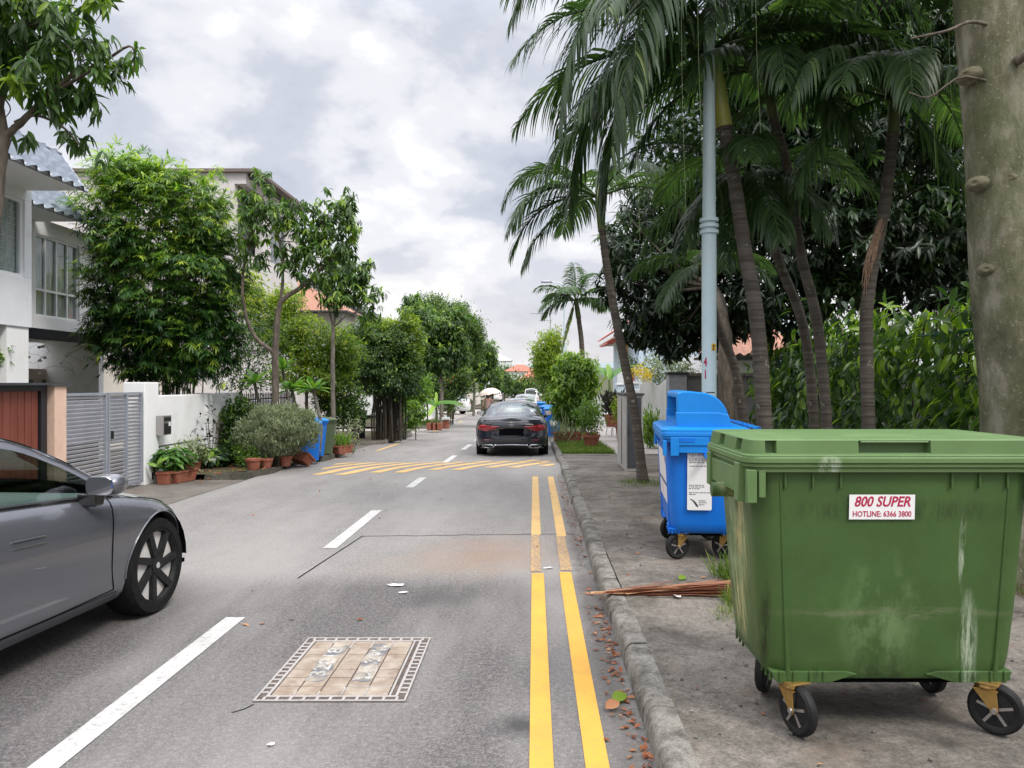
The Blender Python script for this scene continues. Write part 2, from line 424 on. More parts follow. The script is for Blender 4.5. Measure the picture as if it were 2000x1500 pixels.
# --- materials of the ground
def asphalt():
    m, t, p = nmat('asphalt'); x, y, z = txyz(t)
    fine = tmath(t, 'ADD', tmath(t, 'MULTIPLY', tnoise(t, 85, 3, .8), .62), tmath(t, 'MULTIPLY', tnoise(t, 34, 3, .7), .38)); mid = tnoise(t, 5, 6, .65); big = tnoise(t, .55, 4, .6, stretch=(1.6, .45, 1))
    grain = tramp(t, fine, [(.36, (.036, .033, .033)), (.5, (.105, .097, .096)), (.64, (.25, .232, .226))])
    old = tramp(t, fine, [(.36, (.1, .094, .09)), (.5, (.215, .203, .195)), (.64, (.37, .35, .338))])
    edge = tmath(t, 'ADD', y, tmath(t, 'MULTIPLY', tmath(t, 'SUBTRACT', mid, .5), .5))
    seam = node(t, 'ShaderNodeMapRange'); seam.inputs[1].default_value = 6.2; seam.inputs[2].default_value = 6.75; t.links.new(edge, seam.inputs[0])
    c = tmix(t, seam.outputs[0], grain, old)
    c = tmix(t, tmath(t, 'MULTIPLY', tramp(t, mid, [(.4, (0, 0, 0)), (.72, (1, 1, 1))]), .22), c, (.07, .068, .07))
    c = tmix(t, tmath(t, 'MULTIPLY', tramp(t, big, [(.42, (0, 0, 0)), (.62, (1, 1, 1))]), .42), c, (.33, .315, .3))
    # brown wash-out stain and a few dark spills
    def blob(cx, cy, rx, ry):
        dx = tmath(t, 'DIVIDE', tmath(t, 'SUBTRACT', x, cx), rx); dy = tmath(t, 'DIVIDE', tmath(t, 'SUBTRACT', y, cy), ry)
        d = tmath(t, 'SQRT', tmath(t, 'ADD', tmath(t, 'MULTIPLY', dx, dx), tmath(t, 'MULTIPLY', dy, dy)))
        d = tmath(t, 'ADD', d, tmath(t, 'MULTIPLY', tmath(t, 'SUBTRACT', tnoise(t, 3.2, 6, .65), .5), 1.5))
        return tmath(t, 'SUBTRACT', 1.15, d, clamp=True)
    c = tmix(t, tmath(t, 'MULTIPLY', blob(-.42, 7.5, .75, .95), .5), c, (.27, .165, .11))
    c = tmix(t, tmath(t, 'MULTIPLY', blob(-.85, 7.0, .9, .5), .3), c, (.28, .21, .155))
    c = tmix(t, tmath(t, 'MULTIPLY', blob(-.06, 3.72, .14, .16), .8), c, (.03, .03, .032))
    c = tmix(t, tmath(t, 'MULTIPLY', blob(-.72, 5.95, .35, .32), .5), c, (.05, .048, .05))
    c = tmix(t, tmath(t, 'MULTIPLY', blob(.42, 4.5, .12, 2.6), .55), c, (.055, .048, .042))
    c = tmix(t, tmath(t, 'MULTIPLY', blob(.43, 9, .1, 4), .5), c, (.06, .052, .045))
    t.links.new(c, p.inputs['Base Color']); p.inputs['Roughness'].default_value = .82; p.inputs['Specular IOR Level'].default_value = .35
    tbump(t, p, fine, .55, .006)
    return m
M['asphalt'] = asphalt()
def concrete(name, a, b_, g, gl=(.42, .66), big=1.1, warm=None, bump=.4):
    m, t, p = nmat(name)
    c = tramp(t, tmath(t, 'ADD', tmath(t, 'MULTIPLY', tnoise(t, 75, 4, .75), .6), tmath(t, 'MULTIPLY', tnoise(t, 21, 5, .7), .4)), [(.34, a), (.64, b_)])
    k = tramp(t, tnoise(t, big, 10, .78, dist=.3), [(gl[0], (0, 0, 0)), (gl[1], (1, 1, 1))])
    c = tmix(t, tmath(t, 'MULTIPLY', k, .85), c, g)
    if warm is not None:
        k2 = tramp(t, tnoise(t, 1.7, 7, .65), [(.54, (0, 0, 0)), (.72, (1, 1, 1))]); c = tmix(t, tmath(t, 'MULTIPLY', k2, .6), c, warm)
    t.links.new(c, p.inputs['Base Color']); p.inputs['Roughness'].default_value = .88; p.inputs['Specular IOR Level'].default_value = .3
    tbump(t, p, tnoise(t, 70, 6, .75), bump, .01)
    return m
M['path'] = concrete('path_concrete', (.066, .058, .05), (.275, .247, .218), (.038, .034, .028), (.41, .62), 1.5, (.25, .185, .14))
M['kerb'] = concrete('kerb_concrete', (.12, .113, .1), (.33, .31, .28), (.05, .046, .037), (.41, .6), 5.0)
M['path_far'] = concrete('path_light', (.3, .27, .25), (.42, .385, .36), (.22, .2, .18), (.5, .75), 1.0)
M['drive'] = concrete('drive_concrete', (.13, .115, .1), (.24, .22, .2), (.07, .06, .05), (.42, .68), 1.0, (.2, .13, .1))
M['ground'] = concrete('ground_earth', (.05, .06, .025), (.09, .1, .04), (.06, .05, .035), (.4, .7), .2)
M['earth'] = concrete('verge_earth', (.05, .04, .03), (.12, .095, .07), (.045, .05, .022), (.42, .6), 1.6, (.15, .08, .05), .9)
def paint(name, col, worn, lo, hi, under=(.17, .16, .155), scale=28):
    m, t, p = nmat(name)
    k = tramp(t, tnoise(t, scale, 8, .75), [(lo, (0, 0, 0)), (hi, (1, 1, 1))])
    c = tmix(t, tramp(t, tnoise(t, 2.6, 6, .6), [(.4, (0, 0, 0)), (.7, (1, 1, 1))]), col, worn)
    c = tmix(t, k, c, under); t.links.new(c, p.inputs['Base Color']); p.inputs['Roughness'].default_value = .7
    tbump(t, p, tnoise(t, 170, 3, .75), .4, .005)
    return m
M['yellow_new'] = paint('yellow_paint', (.62, .35, .05), (.56, .29, .055), .57, .76)
M['yellow_old'] = paint('yellow_paint_worn', (.62, .4, .15), (.52, .33, .15), .55, .75)
M['yellow_faded'] = paint('yellow_paint_faded', (.55, .34, .13), (.4, .24, .13), .42, .62)
M['white_paint'] = paint('white_paint', (.56, .55, .535), (.42, .41, .4), .52, .72, (.13, .125, .12))

# --- ground sheet to the horizon, road, pavement, verges
b = MB(); gy = [-60, -20, 0, 11, 14, 17, 20, 24, 28, 32, 37, 46, 55, 67, 80, 100, 120, 160, 230, 330, 480, 800, 3000]
gxs = [-1500, -300, -60, -20, -8, 0, 8, 20, 60, 300, 1500]
for y in gy:
    for x in gxs: b.v.append((x, y, gz(y)-.035))
n = len(gxs)
for j in range(len(gy)-1):
    for i in range(n-1): b.f.append((j*n+i, j*n+i+1, (j+1)*n+i+1, (j+1)*n+i)); b.mi.append(0)
tag(b.build('ground', M['ground']), kind='structure')
sheet('road', M['asphalt'], [strip(-5.02, .53, -6, 230, 0, rz, 6)])
def apx(y): return -6.5
sheet('driveway', M['drive'], [strip(-9.5, -5.0, 6, 13.35, .006, gz, 4)])
sheet('driveway', M['drive'], [strip(-9, -5.0, 19.6, 23.2, .01, gz, 3)])
sheet('driveway', M['path_far'], [strip(-9, -4.9, 31.5, 36, .01), strip(-9, -4.9, 45, 72, .01)])

# verges on the left with their own rough kerbs
def verge_left(x1, y0, y1, name='verge', mat=None, h=.1):
    ys = [y0+(y1-y0)*i/14 for i in range(15)]; b = MB()
    vs = []
    for y in ys:
        e = x1(y) if callable(x1) else x1
        for i in range(5): vs.append((-9+(e+9)*i/4, y, gz(y)+h+.012*math.sin(y*3+i)))
    fs = [(j*5+i, j*5+i+1, j*5+i+6, j*5+i+5) for j in range(14) for i in range(4)]
    b.add(vs, fs); return tag(b.build(name, mat or M['earth']), kind='structure')
def kerb_run(x_of, ys, w_, h, mat, jit=.008, name='kerb', gap=.012):
    b = MB()
    for a, c in zip(ys[:-1], ys[1:]):
        x0, x1 = x_of(a), x_of(c); dx, dh = random.uniform(-jit, jit), random.uniform(-jit, jit)
        y0_, y1_ = a+gap/2, c-gap/2
        poly = [(-.012, -.12), (-.004, h-.045), (.012, h-.016), (.04, h), (w_, h), (w_, -.12)]
        rs = []; ns = 6 if a < 20 else 1
        for i_ in range(ns+1):
            f_ = i_/ns; xx, yy = x0+(x1-x0)*f_, y0_+(y1_-y0_)*f_; jx = random.uniform(-.0015, .0015); e_ = .004 if i_ in (0, ns) and ns > 1 else 0
            rs.append([(xx+dx+q[0]+(jx+e_*.7 if q[0] < .04 and q[1] > 0 else 0), yy, gz(yy)+q[1]+((dh+random.uniform(-.001, .001)-e_) if q[1] > 0 else 0)) for q in poly])
        b.rings(rs)
    return tag(b.build(name, mat, smooth=40), kind='structure')
ex = lambda y: float(np.interp(y, [13.3, 13.8, 14.5, 17, 19.4], [-5.75, -5.2, -5.0, -4.9, -4.88]))
verge_left(ex, 13.36, 19.5)
ys = [13.34, 13.8, 14.4]+[15.1+.72*i for i in range(7)]
kerb_run(lambda y: ex(y)-.02, ys, .14, .115, concrete('kerb_mossy', (.07, .065, .055), (.16, .15, .13), (.04, .042, .025), (.4, .65), 3), .02)
ex2 = lambda y: float(np.interp(y, [23.3, 24, 29, 31], [-5.6, -4.75, -4.7, -5.2]))
verge_left(ex2, 23.3, 31.4); kerb_run(lambda y: ex2(y)-.02, [23.3+.9*i for i in range(10)], .14, .12, M['kerb'], .02)
ex3 = lambda y: float(np.interp(y, [36, 37, 43, 45], [-5.6, -4.8, -4.7, -5.4]))
verge_left(ex3, 36, 45); kerb_run(lambda y: ex3(y)-.02, [36+1.0*i for i in range(10)], .14, .14, M['kerb'], .02)
verge_left(lambda y: -4.8, 72, 200)
# right side: kerb, pavement, ground beyond
ky = [-4, -3.1, -2.2, -1.3, -.4, .4, 1.2, 2.0, 2.9, 3.75, 4.55, 5.3, 6.05, 6.9, 7.8, 8.7]
while ky[-1] < 130: ky.append(ky[-1]+(.9 if ky[-1] < 40 else 3))
kerb_run(lambda y: .53+.008*math.sin(y*1.7), ky, .132, .12, M['kerb'], .007, gap=.01)
sheet('pavement', M['path'], [strip(.662, 3.5, -6, 18.2, .115, gz, 4)])
sheet('pavement', M['path_far'], [strip(1.95, 3.5, 18.2, 120, .116)])
sheet('verge', M['earth'], [strip(3.495, 9, -6, 19.4, .1, gz, 2)])
sheet('verge', M['earth'], [strip(.662, 1.955, 18.2, 120, .108), strip(3.495, 9, 19.4, 120, .09)])

# --- paint on the road
fl = lambda y: rz(y)+.005
sheet('yellow_line', M['yellow_new'], [strip(-.02, .085, -2, 6.68, 0, fl)])
sheet('yellow_line', M['yellow_new'], [strip(.222, .325, -2, 6.72, 0, fl)])
sheet('yellow_line', M['yellow_faded'], [strip(-.03, .06, 6.74, 8.4, 0, fl), strip(.235, .335, 6.78, 8.3, 0, fl)])
sheet('yellow_line', M['yellow_old'], [strip(-.03, .075, 8.4, 13.9, 0, fl), strip(.245, .35, 8.3, 13.9, 0, fl)])
for k in range(20):
    y1 = 5.42+4.6*k; y0 = y1-(2.32)
    xo = -2.17+.012*y1 if y1 < 15 else -1.98
    if 13.7 < y1 < 17: y1 = min(y1, 13.75)
    sheet('centre_line', M['white_paint'], [strip(xo-.068, xo+.068, y0, y1, 0, fl)])
b = MB()
def near_(x): return 13.95+.27*(x+4.4)
for k in range(-4, 12):
    xa = -4.75+.45*k; prev = None                        # left foot of the stripe on the near edge
    for s in range(15):
        yy = 13.9+4.2*s/14; l = xa+.52*(yy-13.95); q = []
        for x in (l, l+.225): q.append(min(max(x, -4.12), .42))
        ok = near_(l) <= yy <= near_(l)+2.75
        if prev and ok and q[1]-q[0] > .02 and prev[1][1]-prev[1][0] > .02:
            b.add([(prev[1][0], prev[0], fl(prev[0])), (prev[1][1], prev[0], fl(prev[0])), (q[1], yy, fl(yy)), (q[0], yy, fl(yy))], [(0, 1, 2, 3)])
        prev = (yy, q) if ok else None
tag(b.build('hump_marking', M['yellow_old'], fixn=False), kind='structure')
sheet('edge_line', M['yellow_old'], [strip(-4.35, -4.24, 21, 24.5, 0, fl), strip(-4.4, -4.28, 33, 35.5, 0, fl), strip(-4.4, -4.28, 44, 46.5, 0, fl)])
# cracks sealed across the lane
b = MB()
def crack(pts, w_=.012):
    for (p, q) in zip(pts[:-1], pts[1:]):
        d = Vector((q[0]-p[0], q[1]-p[1], 0)); nn = Vector((-d.y, d.x, 0)).normalized()*w_/2
        b.add([(p[0]-nn.x, p[1]-nn.y, rz(p[1])+.003), (p[0]+nn.x, p[1]+nn.y, rz(p[1])+.003), (q[0]+nn.x, q[1]+nn.y, rz(q[1])+.003), (q[0]-nn.x, q[1]-nn.y, rz(q[1])+.003)], [(0, 1, 2, 3)])
random.seed(3)
pts = [(-1.86+.11*i, 8.32+.03*i*.2+random.uniform(-.02, .02)) for i in range(22)]
crack(pts, .013)
crack([(-1.86-.0*i-.012*i, 8.32-.15*i+random.uniform(-.03, .03)) for i in range(13)], .014)
crack([(-1.46-.02*i+random.uniform(-.02, .02), 3.95-.05*i) for i in range(3)], .007)
tag(b.build('road_cracks', M['black_in'], fixn=False), kind='structure')

# --- distant rise with its roofs and woods
def hill(name, x0, x1, y0, y1, h, mat, seed):
    r_ = random.Random(seed); ph = [r_.uniform(0, 6) for _ in range(4)]; b = MB()
    def f(u, v):
        x = x0+(x1-x0)*u; y = y0+(y1-y0)*v
        e = math.sin(math.pi*v)
        return (x, y, gz(y)-1+(h*e)*(1+.12*math.sin(u*9+ph[0])+.08*math.sin(u*31+ph[1])+.06*math.sin(u*77+ph[2])))
    b.grid(f, 90, 8); return tag(b.build(name, mat, smooth=180), kind='structure')
M['hill_hazed'] = pm('hill_hazed', (.19, .24, .25), 1, (.25, .29, .31), .02)  # pale blue-grey of distance haze is put into this hill colour
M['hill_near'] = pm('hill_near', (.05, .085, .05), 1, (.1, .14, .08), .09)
hill('hills', -900, 900, 900, 1500, 19, M['hill_hazed'], 3)
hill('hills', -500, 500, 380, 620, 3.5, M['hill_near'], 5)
# ================================================================== BINS AND STREET FURNITURE
def plastic(name, col, col2, scuffs=(), grime=(.05, .06, .03), gamt=.35, rough=.42):
    m, t, p = nmat(name); x, y, z = txyz(t)
    c = tramp(t, tnoise(t, 3.0, 7, .6), [(.38, col), (.66, col2)])
    g = tramp(t, tnoise(t, 5, 9, .75, dist=.4), [(.56, (0, 0, 0)), (.8, (1, 1, 1))])
    c = tmix(t, tmath(t, 'MULTIPLY', g, gamt), c, grime)
    # scratches and rubbed places, each with its own place on the thing: (x, y, z, rx, ry, rz, colour, amount, streak stretch)
    for (cx, cy, cz, rx, ry, rz_, col_, amt, st) in scuffs:
        d = None
        for v, c0, r0 in ((x, cx, rx), (y, cy, ry), (z, cz, rz_)):
            q = tmath(t, 'DIVIDE', tmath(t, 'SUBTRACT', v, c0), r0); q = tmath(t, 'MULTIPLY', q, q); d = q if d is None else tmath(t, 'ADD', d, q)
        k = tmath(t, 'SUBTRACT', 1.0, d, clamp=True)
        n_ = tramp(t, tnoise(t, 9, 8, .75, stretch=st), [(.45, (0, 0, 0)), (.6, (1, 1, 1))])
        c = tmix(t, tmath(t, 'MULTIPLY', tmath(t, 'MULTIPLY', k, n_), amt), c, col_)
    sc_ = tramp(t, tnoise(t, 34, 4, .8, stretch=(1, 1, .05)), [(.66, (0, 0, 0)), (.7, (1, 1, 1))]); sd_ = tramp(t, tnoise(t, 3.3, 4, .6), [(.5, (0, 0, 0)), (.62, (1, 1, 1))])
    c = tmix(t, tmath(t, 'MULTIPLY', tmath(t, 'MULTIPLY', sc_, sd_), .4), c, tuple(min(.8, v*2.2+.1) for v in col))
    s2 = tramp(t, tnoise(t, 26, 4, .8, stretch=(.06, 1, 1)), [(.67, (0, 0, 0)), (.7, (1, 1, 1))]); c = tmix(t, tmath(t, 'MULTIPLY', tmath(t, 'MULTIPLY', s2, sd_), .35), c, tuple(v*.3 for v in col))
    t.links.new(c, p.inputs['Base Color'])
    rr = node(t, 'ShaderNodeMapRange'); t.links.new(tnoise(t, 8, 6, .7), rr.inputs[0]); rr.inputs[3].default_value = rough-.1; rr.inputs[4].default_value = rough+.2
    t.links.new(rr.outputs[0], p.inputs['Roughness']); p.inputs['Specular IOR Level'].default_value = .4
    tbump(t, p, tnoise(t, 160, 4, .7), .12, .004)
    return m
GS = [(.33, -.3, .38, .05, .2, .28, (.42, .48, .36), .8, (4, 1, .5)), (.3, -.3, .8, .022, .2, .2, (.5, .56, .45), .8, (3, 1, .4)),
      (-.05, -.3, .5, .2, .2, .35, (.19, .29, .13), .5, (.7, .7, .4)), (-.05, -.3, .3, .16, .2, .1, (.012, .02, .008), .5, (1, 1, .6)), (.1, -.3, .25, .5, .2, .05, (.012, .02, .008), .55, (1, 1, 2)), (0, -.3, .98, .65, .2, .06, (.015, .025, .01), .6, (3, 1, .5)),
      (-.545, -.27, .45, .022, .2, .28, (.008, .012, .006), .9, (4, 1, .35)), (.545, -.3, .4, .02, .2, .2, (.01, .016, .008), .8, (4, 1, .4)),
      (-.335, -.3, .27, .016, .2, .045, (.005, .007, .004), 1, (5, 1, .6)), (.16, -.3, .18, .12, .2, .02, (.008, .012, .006), .8, (1, 1, 1)),
      (0, -.3, .53, .6, .2, .035, (.2, .2, .13), .5, (.5, 1, 3)),
      (-.61, -.05, .82, .1, .14, .3, (.62, .52, .24), .95, (1, 3, .5)), (-.6, .06, .48, .15, .14, .22, (.62, .55, .26), .95, (1, 3, .5)), (-.62, .1, .7, .12, .3, .6, (.27, .4, .2), .8, (1, 2, .6)),
      (-.66, 0, 1.08, .05, .4, .06, (.6, .52, .3), .6, (1, 1, 1))]
M['bin_green'] = plastic('bin_green', (.042, .088, .022), (.056, .112, .029), GS)
M['bin_green_lid'] = plastic('bin_green_lid', (.1, .175, .062), (.125, .21, .08), [(-.3, -.38, 1.18, .06, .1, .05, (.5, .55, .45), .8, (3, 1, 1))], gamt=.25)
M['bin_blue'] = plastic('bin_blue', (.004, .14, .6), (.006, .17, .66), grime=(.004, .08, .3), gamt=.3, rough=.36)
M['bin_blue_lid'] = plastic('bin_blue_lid', (.006, .2, .62), (.01, .235, .68), grime=(.01, .12, .4), gamt=.25, rough=.36)

def caster(parent, x, y, yaw, r=.112, zplate=.226):
    """swivel caster: the caster is a part, its wheel and bracket sub-parts"""
    c = bpy.data.objects.new('caster', None); COL.objects.link(c); c.parent = parent; c.location = (x, y, 0); c.rotation_euler = (0, 0, R(yaw))
    b = MB()   # local: wheel axle along x, trailing towards +y
    b.box((0, 0, zplate), (.11, .11, .008))
    b.lathe([(.045, zplate-.03), (.05, zplate-.02), (.045, zplate-.006)], 16)
    ty = .035
    for sx in (-1, 1):
        poly = [(-.05, zplate-.03), (.045, zplate-.03), (ty+.017, r+.0), (ty+.012, r-.016), (ty-.012, r-.016), (ty-.02, r+.005)]
        b.prism(poly, sx*.034, sx*.039)
    b.box((0, 0, zplate-.032), (.078, .096, .007))
    b.build('bracket', M['zinc'], c, bevel=.002)
    w_ = MB()
    w_.lathe([(.0, -.024), (.06, -.022), (.074, -.02), (.08, -.024), (.098, -.024), (r-.003, -.015), (r, 0), (r-.003, .015), (.098, .024), (.08, .024), (.074, .02), (.06, .022), (0, .024)], 40, (0, ty, r), 'X')
    w_.build('wheel', M['rubber'], c, smooth=35)
    h = MB()
    h.lathe([(0, -.0465), (.012, -.0465), (.014, -.04), (.014, .04), (.012, .0465), (0, .0465)], 12, (0, ty, r), 'X')
    for k in range(5):
        a = k*2*math.pi/5
        for sx in (-1, 1): h.box((sx*.023, ty+.045*math.sin(a), r+.045*math.cos(a)), (.005, .012, .055), Matrix.Rotation(-a, 3, 'X'))
    h.build('hub', M['steel'], c, smooth=40)
    return c

def big_bin(name, label, loc, rzd, body_m, lid_m, group, casters):
    t = thing(name, label, 'bin', loc, rzd, group)
    b = MB()
    prof = [(.225, .46, .25, .09), (.238, .515, .28, .1), (.265, .54, .29, .1), (.33, .553, .297, .1), (.5, .572, .308, .1), (.8, .596, .325, .1), (1.04, .614, .338, .1)]
    b.rings([rrect(hx, hy, r, z, 7) for z, hx, hy, r in prof])
    # raised front and back panels, corner flutes and the ribs of the foot
    for sy in (-1, 1):
        for sx in (-1, 1):
            b.tube([(sx*.452, sy*.2955, .24), (sx*.47, sy*.3085, .55), (sx*.495, sy*.331, 1.0)], .011, 6)
    for k in (0, 1, 2, 6, 7, 8):
        x = -.48+.12*k; b.box((x, -.338, 1.005), (.008, .02, .06)); b.box((x, .338, 1.005), (.008, .02, .06))
    body = b.build('body', body_m, t, smooth=38)
    for sx in (-1, 1):
        for sy in (-1, 1):
            f = MB(); f.prism([(sx*.27, .226), (sx*.5, .226), (sx*.512, .24), (sx*.528, .275), (sx*.2, .275), (sx*.15, .262)], sy*.15, sy*.302, 'Y')
            for q in (.3, .36, .43, .49): f.box((sx*q, sy*.304, .252), (.007, .012, .05))
            for q in (.16, .22, .28): f.box((sx*.525, sy*q, .252), (.012, .007, .05))
            f.build('foot', body_m, t, bevel=.003)
    u = MB(); u.rings([rrect(.42, .23, .08, .2, 4), rrect(.47, .26, .08, .31, 4)]); u.build('underside', M['black_in'], t)
    # rim: a stepped flange with pockets at the corners
    r = MB()
    for z0, z1, hx, hy in ((1.035, 1.062, .648, .366), (1.062, 1.085, .66, .376), (1.085, 1.118, .668, .384)):
        r.rings([rrect(hx-.07, hy-.07, .07, z0, 5), rrect(hx, hy, .075, z0, 5), rrect(hx, hy, .075, z1, 5), rrect(hx-.07, hy-.07, .07, z1, 5)], False, False)
    for sx in (-1, 1):
        r.box((sx*.648, 0, .995), (.03, .5, .1)); r.box((sx*.652, -.27, 1.0), (.045, .07, .16)); r.box((sx*.652, .27, 1.0), (.045, .07, .16))
        r.box((sx*.63, -.352, .985), (.045, .03, .13)); r.box((sx*.585, -.352, .995), (.03, .028, .11))
    r.build('rim', body_m if 'blue' in name else lid_m, t, smooth=35, bevel=.004)
    for sx in (-1, 1):
        s = MB(); s.tube([(sx*.6, 0, .93), (sx*.72, 0, .93)], .03, 12); s.build('trunnion', body_m, t, smooth=40)
    for (x, y, yaw) in casters: caster(t, x, y, yaw)
    return t

green = big_bin('rubbish_bin', 'big scuffed dark green four wheeled rubbish bin with a white hotline sticker', (1.565, 3.66, .118), 0,
                M['bin_green'], M['bin_green_lid'], None, [(-.425, -.275, 200), (.43, -.275, 229), (-.4, .2, 150), (.4, .2, 190)])
# lid of the green bin: pillowed top, skirt, hand hold
def lid_ring(z, hx, hy, r, rec=False):
    """rounded rectangle with extra points so that the hand hold and the corner pockets can be sunk into the skirt"""
    out = []
    for q, (sx, sy) in enumerate(((1, 1), (-1, 1), (-1, -1), (1, -1))):
        for k in range(9):
            a = math.pi/2*q+math.pi/2*k/8; out.append((sx*(hx-r)+r*math.cos(a), sy*(hy-r)+r*math.sin(a), z))
        if q == 1:
            for y in [min(max(v_, -hy+r), hy-r) for v_ in (.14, .136, .05, .046, -.165, -.169, -.255, -.259)]: out.append((-hx+(.04 if rec and (.046 < y < .14 or -.259 < y < -.165) else 0), y, z))
        if q == 2:
            for x in [min(max(v_, -hx+r), hx-r) for v_ in (-.575, -.571, -.53, -.526, -.175, -.168, -.1, 0, .1, .128, .135)]: out.append((x, -hy+((.04 if -.575 < x < -.526 else .045 if -.174 < x < .134 else 0) if rec else 0), z))
    return out
b = MB()
b.rings([lid_ring(1.112, .6, .32, .06), lid_ring(1.114, .662, .38, .06), lid_ring(1.128, .662, .38, .06), lid_ring(1.134, .652, .374, .06), lid_ring(1.142, .651, .373, .06), lid_ring(1.1425, .651, .373, .06, True), lid_ring(1.2155, .642, .368, .06, True), lid_ring(1.216, .642, .368, .06),
         lid_ring(1.228, .638, .363, .06), lid_ring(1.238, .62, .345, .06), lid_ring(1.252, .5, .25, .06), lid_ring(1.262, .3, .18, .05)])
b.build('lid', M['bin_green_lid'], green, smooth=30)
b = MB()
b.rings([rrect(.19, .2, .05, 1.24, 5, (-.02, -.05)), rrect(.175, .18, .05, 1.266, 5, (-.02, -.05)), rrect(.14, .15, .05, 1.272, 5, (-.02, -.05))])
b.rings([rrect(.12, .2, .05, 1.238, 5, (.42, .02)), rrect(.1, .18, .05, 1.262, 5, (.42, .02))])
b.rings([rrect(.1, .18, .05, 1.236, 5, (-.44, .04)), rrect(.08, .16, .05, 1.258, 5, (-.44, .04))])
b.build('lid_panel', M['bin_green_lid'], green, smooth=40)
b = MB(); b.box((-.02, -.366, 1.207), (.294, .014, .011)); b.build('handle', M['bin_green_lid'], green, bevel=.004)
# this bin is the taller kind: stretch the body and carry rim and lid up
for o in list(green.children):
    if o.type == 'MESH':
        co = np.empty(len(o.data.vertices)*3); o.data.vertices.foreach_get('co', co); co[2::3] = np.interp(co[2::3], [0, .33, 1.03, 1.112, 1.216, 1.262, 1.28], [0, .33, 1.148, 1.214, 1.29, 1.304, 1.31])
        o.data.vertices.foreach_set('co', co); o.data.update()
# hotline sticker
st = MB(); st.box((0, 0, 0), (.284, .0012, .108)); sk = st.build('sticker', M['sticker'], green); sk.location = (-.06, -.3385, 1.0); sk.rotation_euler = (R(2.9), 0, R(.0))
text_obj('lettering', '800 SUPER', .062, M['red_letter'], sk, (0, -.0012, .022), shear=.25, sx=.86, off=.0012)
text_obj('lettering', 'HOTLINE: 6366 3800', .034, M['red_letter'], sk, (0, -.0012, -.031), sx=.84, off=.0004)

# the blue recycling bin with a hooded lid; its slot faces the road
blue = big_bin('recycling_bin', 'big bright blue four wheeled recycling bin with a hooded lid', (1.53, 7.17, .118), -95.5,
               M['bin_blue'], M['bin_blue_lid'], None, [(.45, -.2, 205), (-.42, -.2, 215), (.42, .2, 140), (-.4, .2, 200)])
b = MB()
b.rings([rrect(.6, .32, .06, 1.112, 6), rrect(.664, .382, .07, 1.114, 6), rrect(.664, .382, .07, 1.14, 6), rrect(.65, .372, .075, 1.15, 6), rrect(.61, .33, .08, 1.165, 6)])
b.build('lid', M['bin_blue_lid'], blue, smooth=38)
prof = [(-.245, 1.16), (-.245, 1.445), (-.235, 1.462), (-.21, 1.472), (-.14, 1.472), (-.06, 1.462)]
for k in range(1, 12):
    a = math.pi/2*k/11; prof.append((-.06+.255*math.sin(a), 1.235+.227*math.cos(a)))
prof += [(.205, 1.16)]
b = MB(); rs = []
for xx, s_ in ((-.575, .955), (-.56, .985), (-.53, 1), (.53, 1), (.56, .985), (.575, .955)):
    rs.append([(xx, -.0+(q[0])*s_, 1.16+(q[1]-1.16)*s_) for q in prof])
b.rings(rs); hood = b.build('hood', M['bin_blue_lid'], blue)
kc = MB(); kc.box((0, -.25, 1.315), (1.02, .22, .2)); carve(hood, [kc.build('cut', M['bin_blue_lid'], blue)])
hood.data.polygons.foreach_set('use_smooth', [True]*len(hood.data.polygons)); hood.data.set_sharp_from_angle(angle=R(32))
b = MB(); b.box((0, -.15, 1.315), (1.0, .02, .19)); b.build('slot_flap', M['black_in'], blue)
for sx in (-1, 1): b = MB(); b.prism([(-.25, 1.288), (.1, 1.288), (.19, 1.27), (.208, 1.22), (.212, 1.16), (-.25, 1.16)], sx*.5, sx*.5845); b.build('hood_step', M['bin_blue_lid'], blue, bevel=.008, seg=3)
b = MB()
for k in range(6): b.box((-.5+.2*k, .41, 1.165), (.12, .11, .02), Matrix.Rotation(R(-14), 3, 'X')); b.tube([(-.56+.2*k, .45, 1.15), (-.44+.2*k, .45, 1.15)], .018, 8)
split_loose(b.build('hinge', M['bin_blue_lid'], blue))
b = MB(); b.box((.667, -.11, 1.045), (.012, .26, .07)); b.box((.655, -.2, 1.09), (.02, .1, .02)); b.build('end_plate', M['bin_blue_lid'], blue, bevel=.004)
b = MB(); b.box((.6745, -.17, 1.055), (.004, .13, .035)); b.build('grip_hole', M['bin_blue'], blue)
# information label on the end that faces the camera (local +x): the panel lies in a plane tilted with the body
lb = MB(); lb.rings([[(x_, 0, z_) for (x_, z_, _) in rrect(.104, .272, .012, 0, 3)], [(x_, -.0015, z_) for (x_, z_, _) in rrect(.104, .272, .012, 0, 3)]])
lab = lb.build('label', M['sticker'], blue); lab.location = (.606, -.055, .72); lab.rotation_euler = (R(4.3), 0, R(90))
b = MB(); rs = []
ring = [(.026, .003)]
b.lathe([(.0225, -.0022), (.0225, -.0016), (.0265, -.0016), (.0265, -.0022)], 28, (-.062, 0, .22), 'Y', closed=True)
b.box((-.062, -.002, .215), (.006, .0008, .02)); b.box((-.062, -.002, .232), (.006, .0008, .006))
b.build('info_symbol', M['navy_letter'], lab)
text_obj('lettering', 'REC', .03, M['navy_letter'], lab, (-.025, -.002, .234), ax='LEFT', sx=.9)
text_obj('lettering', 'INFO', .03, M['navy_letter'], lab, (-.025, -.002, .209), ax='LEFT', sx=.9)
text_obj('lettering', 'Agency', .017, M['black_letter'], lab, (-.008, -.002, -.222), ax='LEFT')
text_obj('lettering', 'Environment', .017, M['black_letter'], lab, (-.008, -.002, -.205), ax='LEFT', sx=.8)
text_obj('lettering', 'National', .017, M['black_letter'], lab, (-.008, -.002, -.188), ax='LEFT')
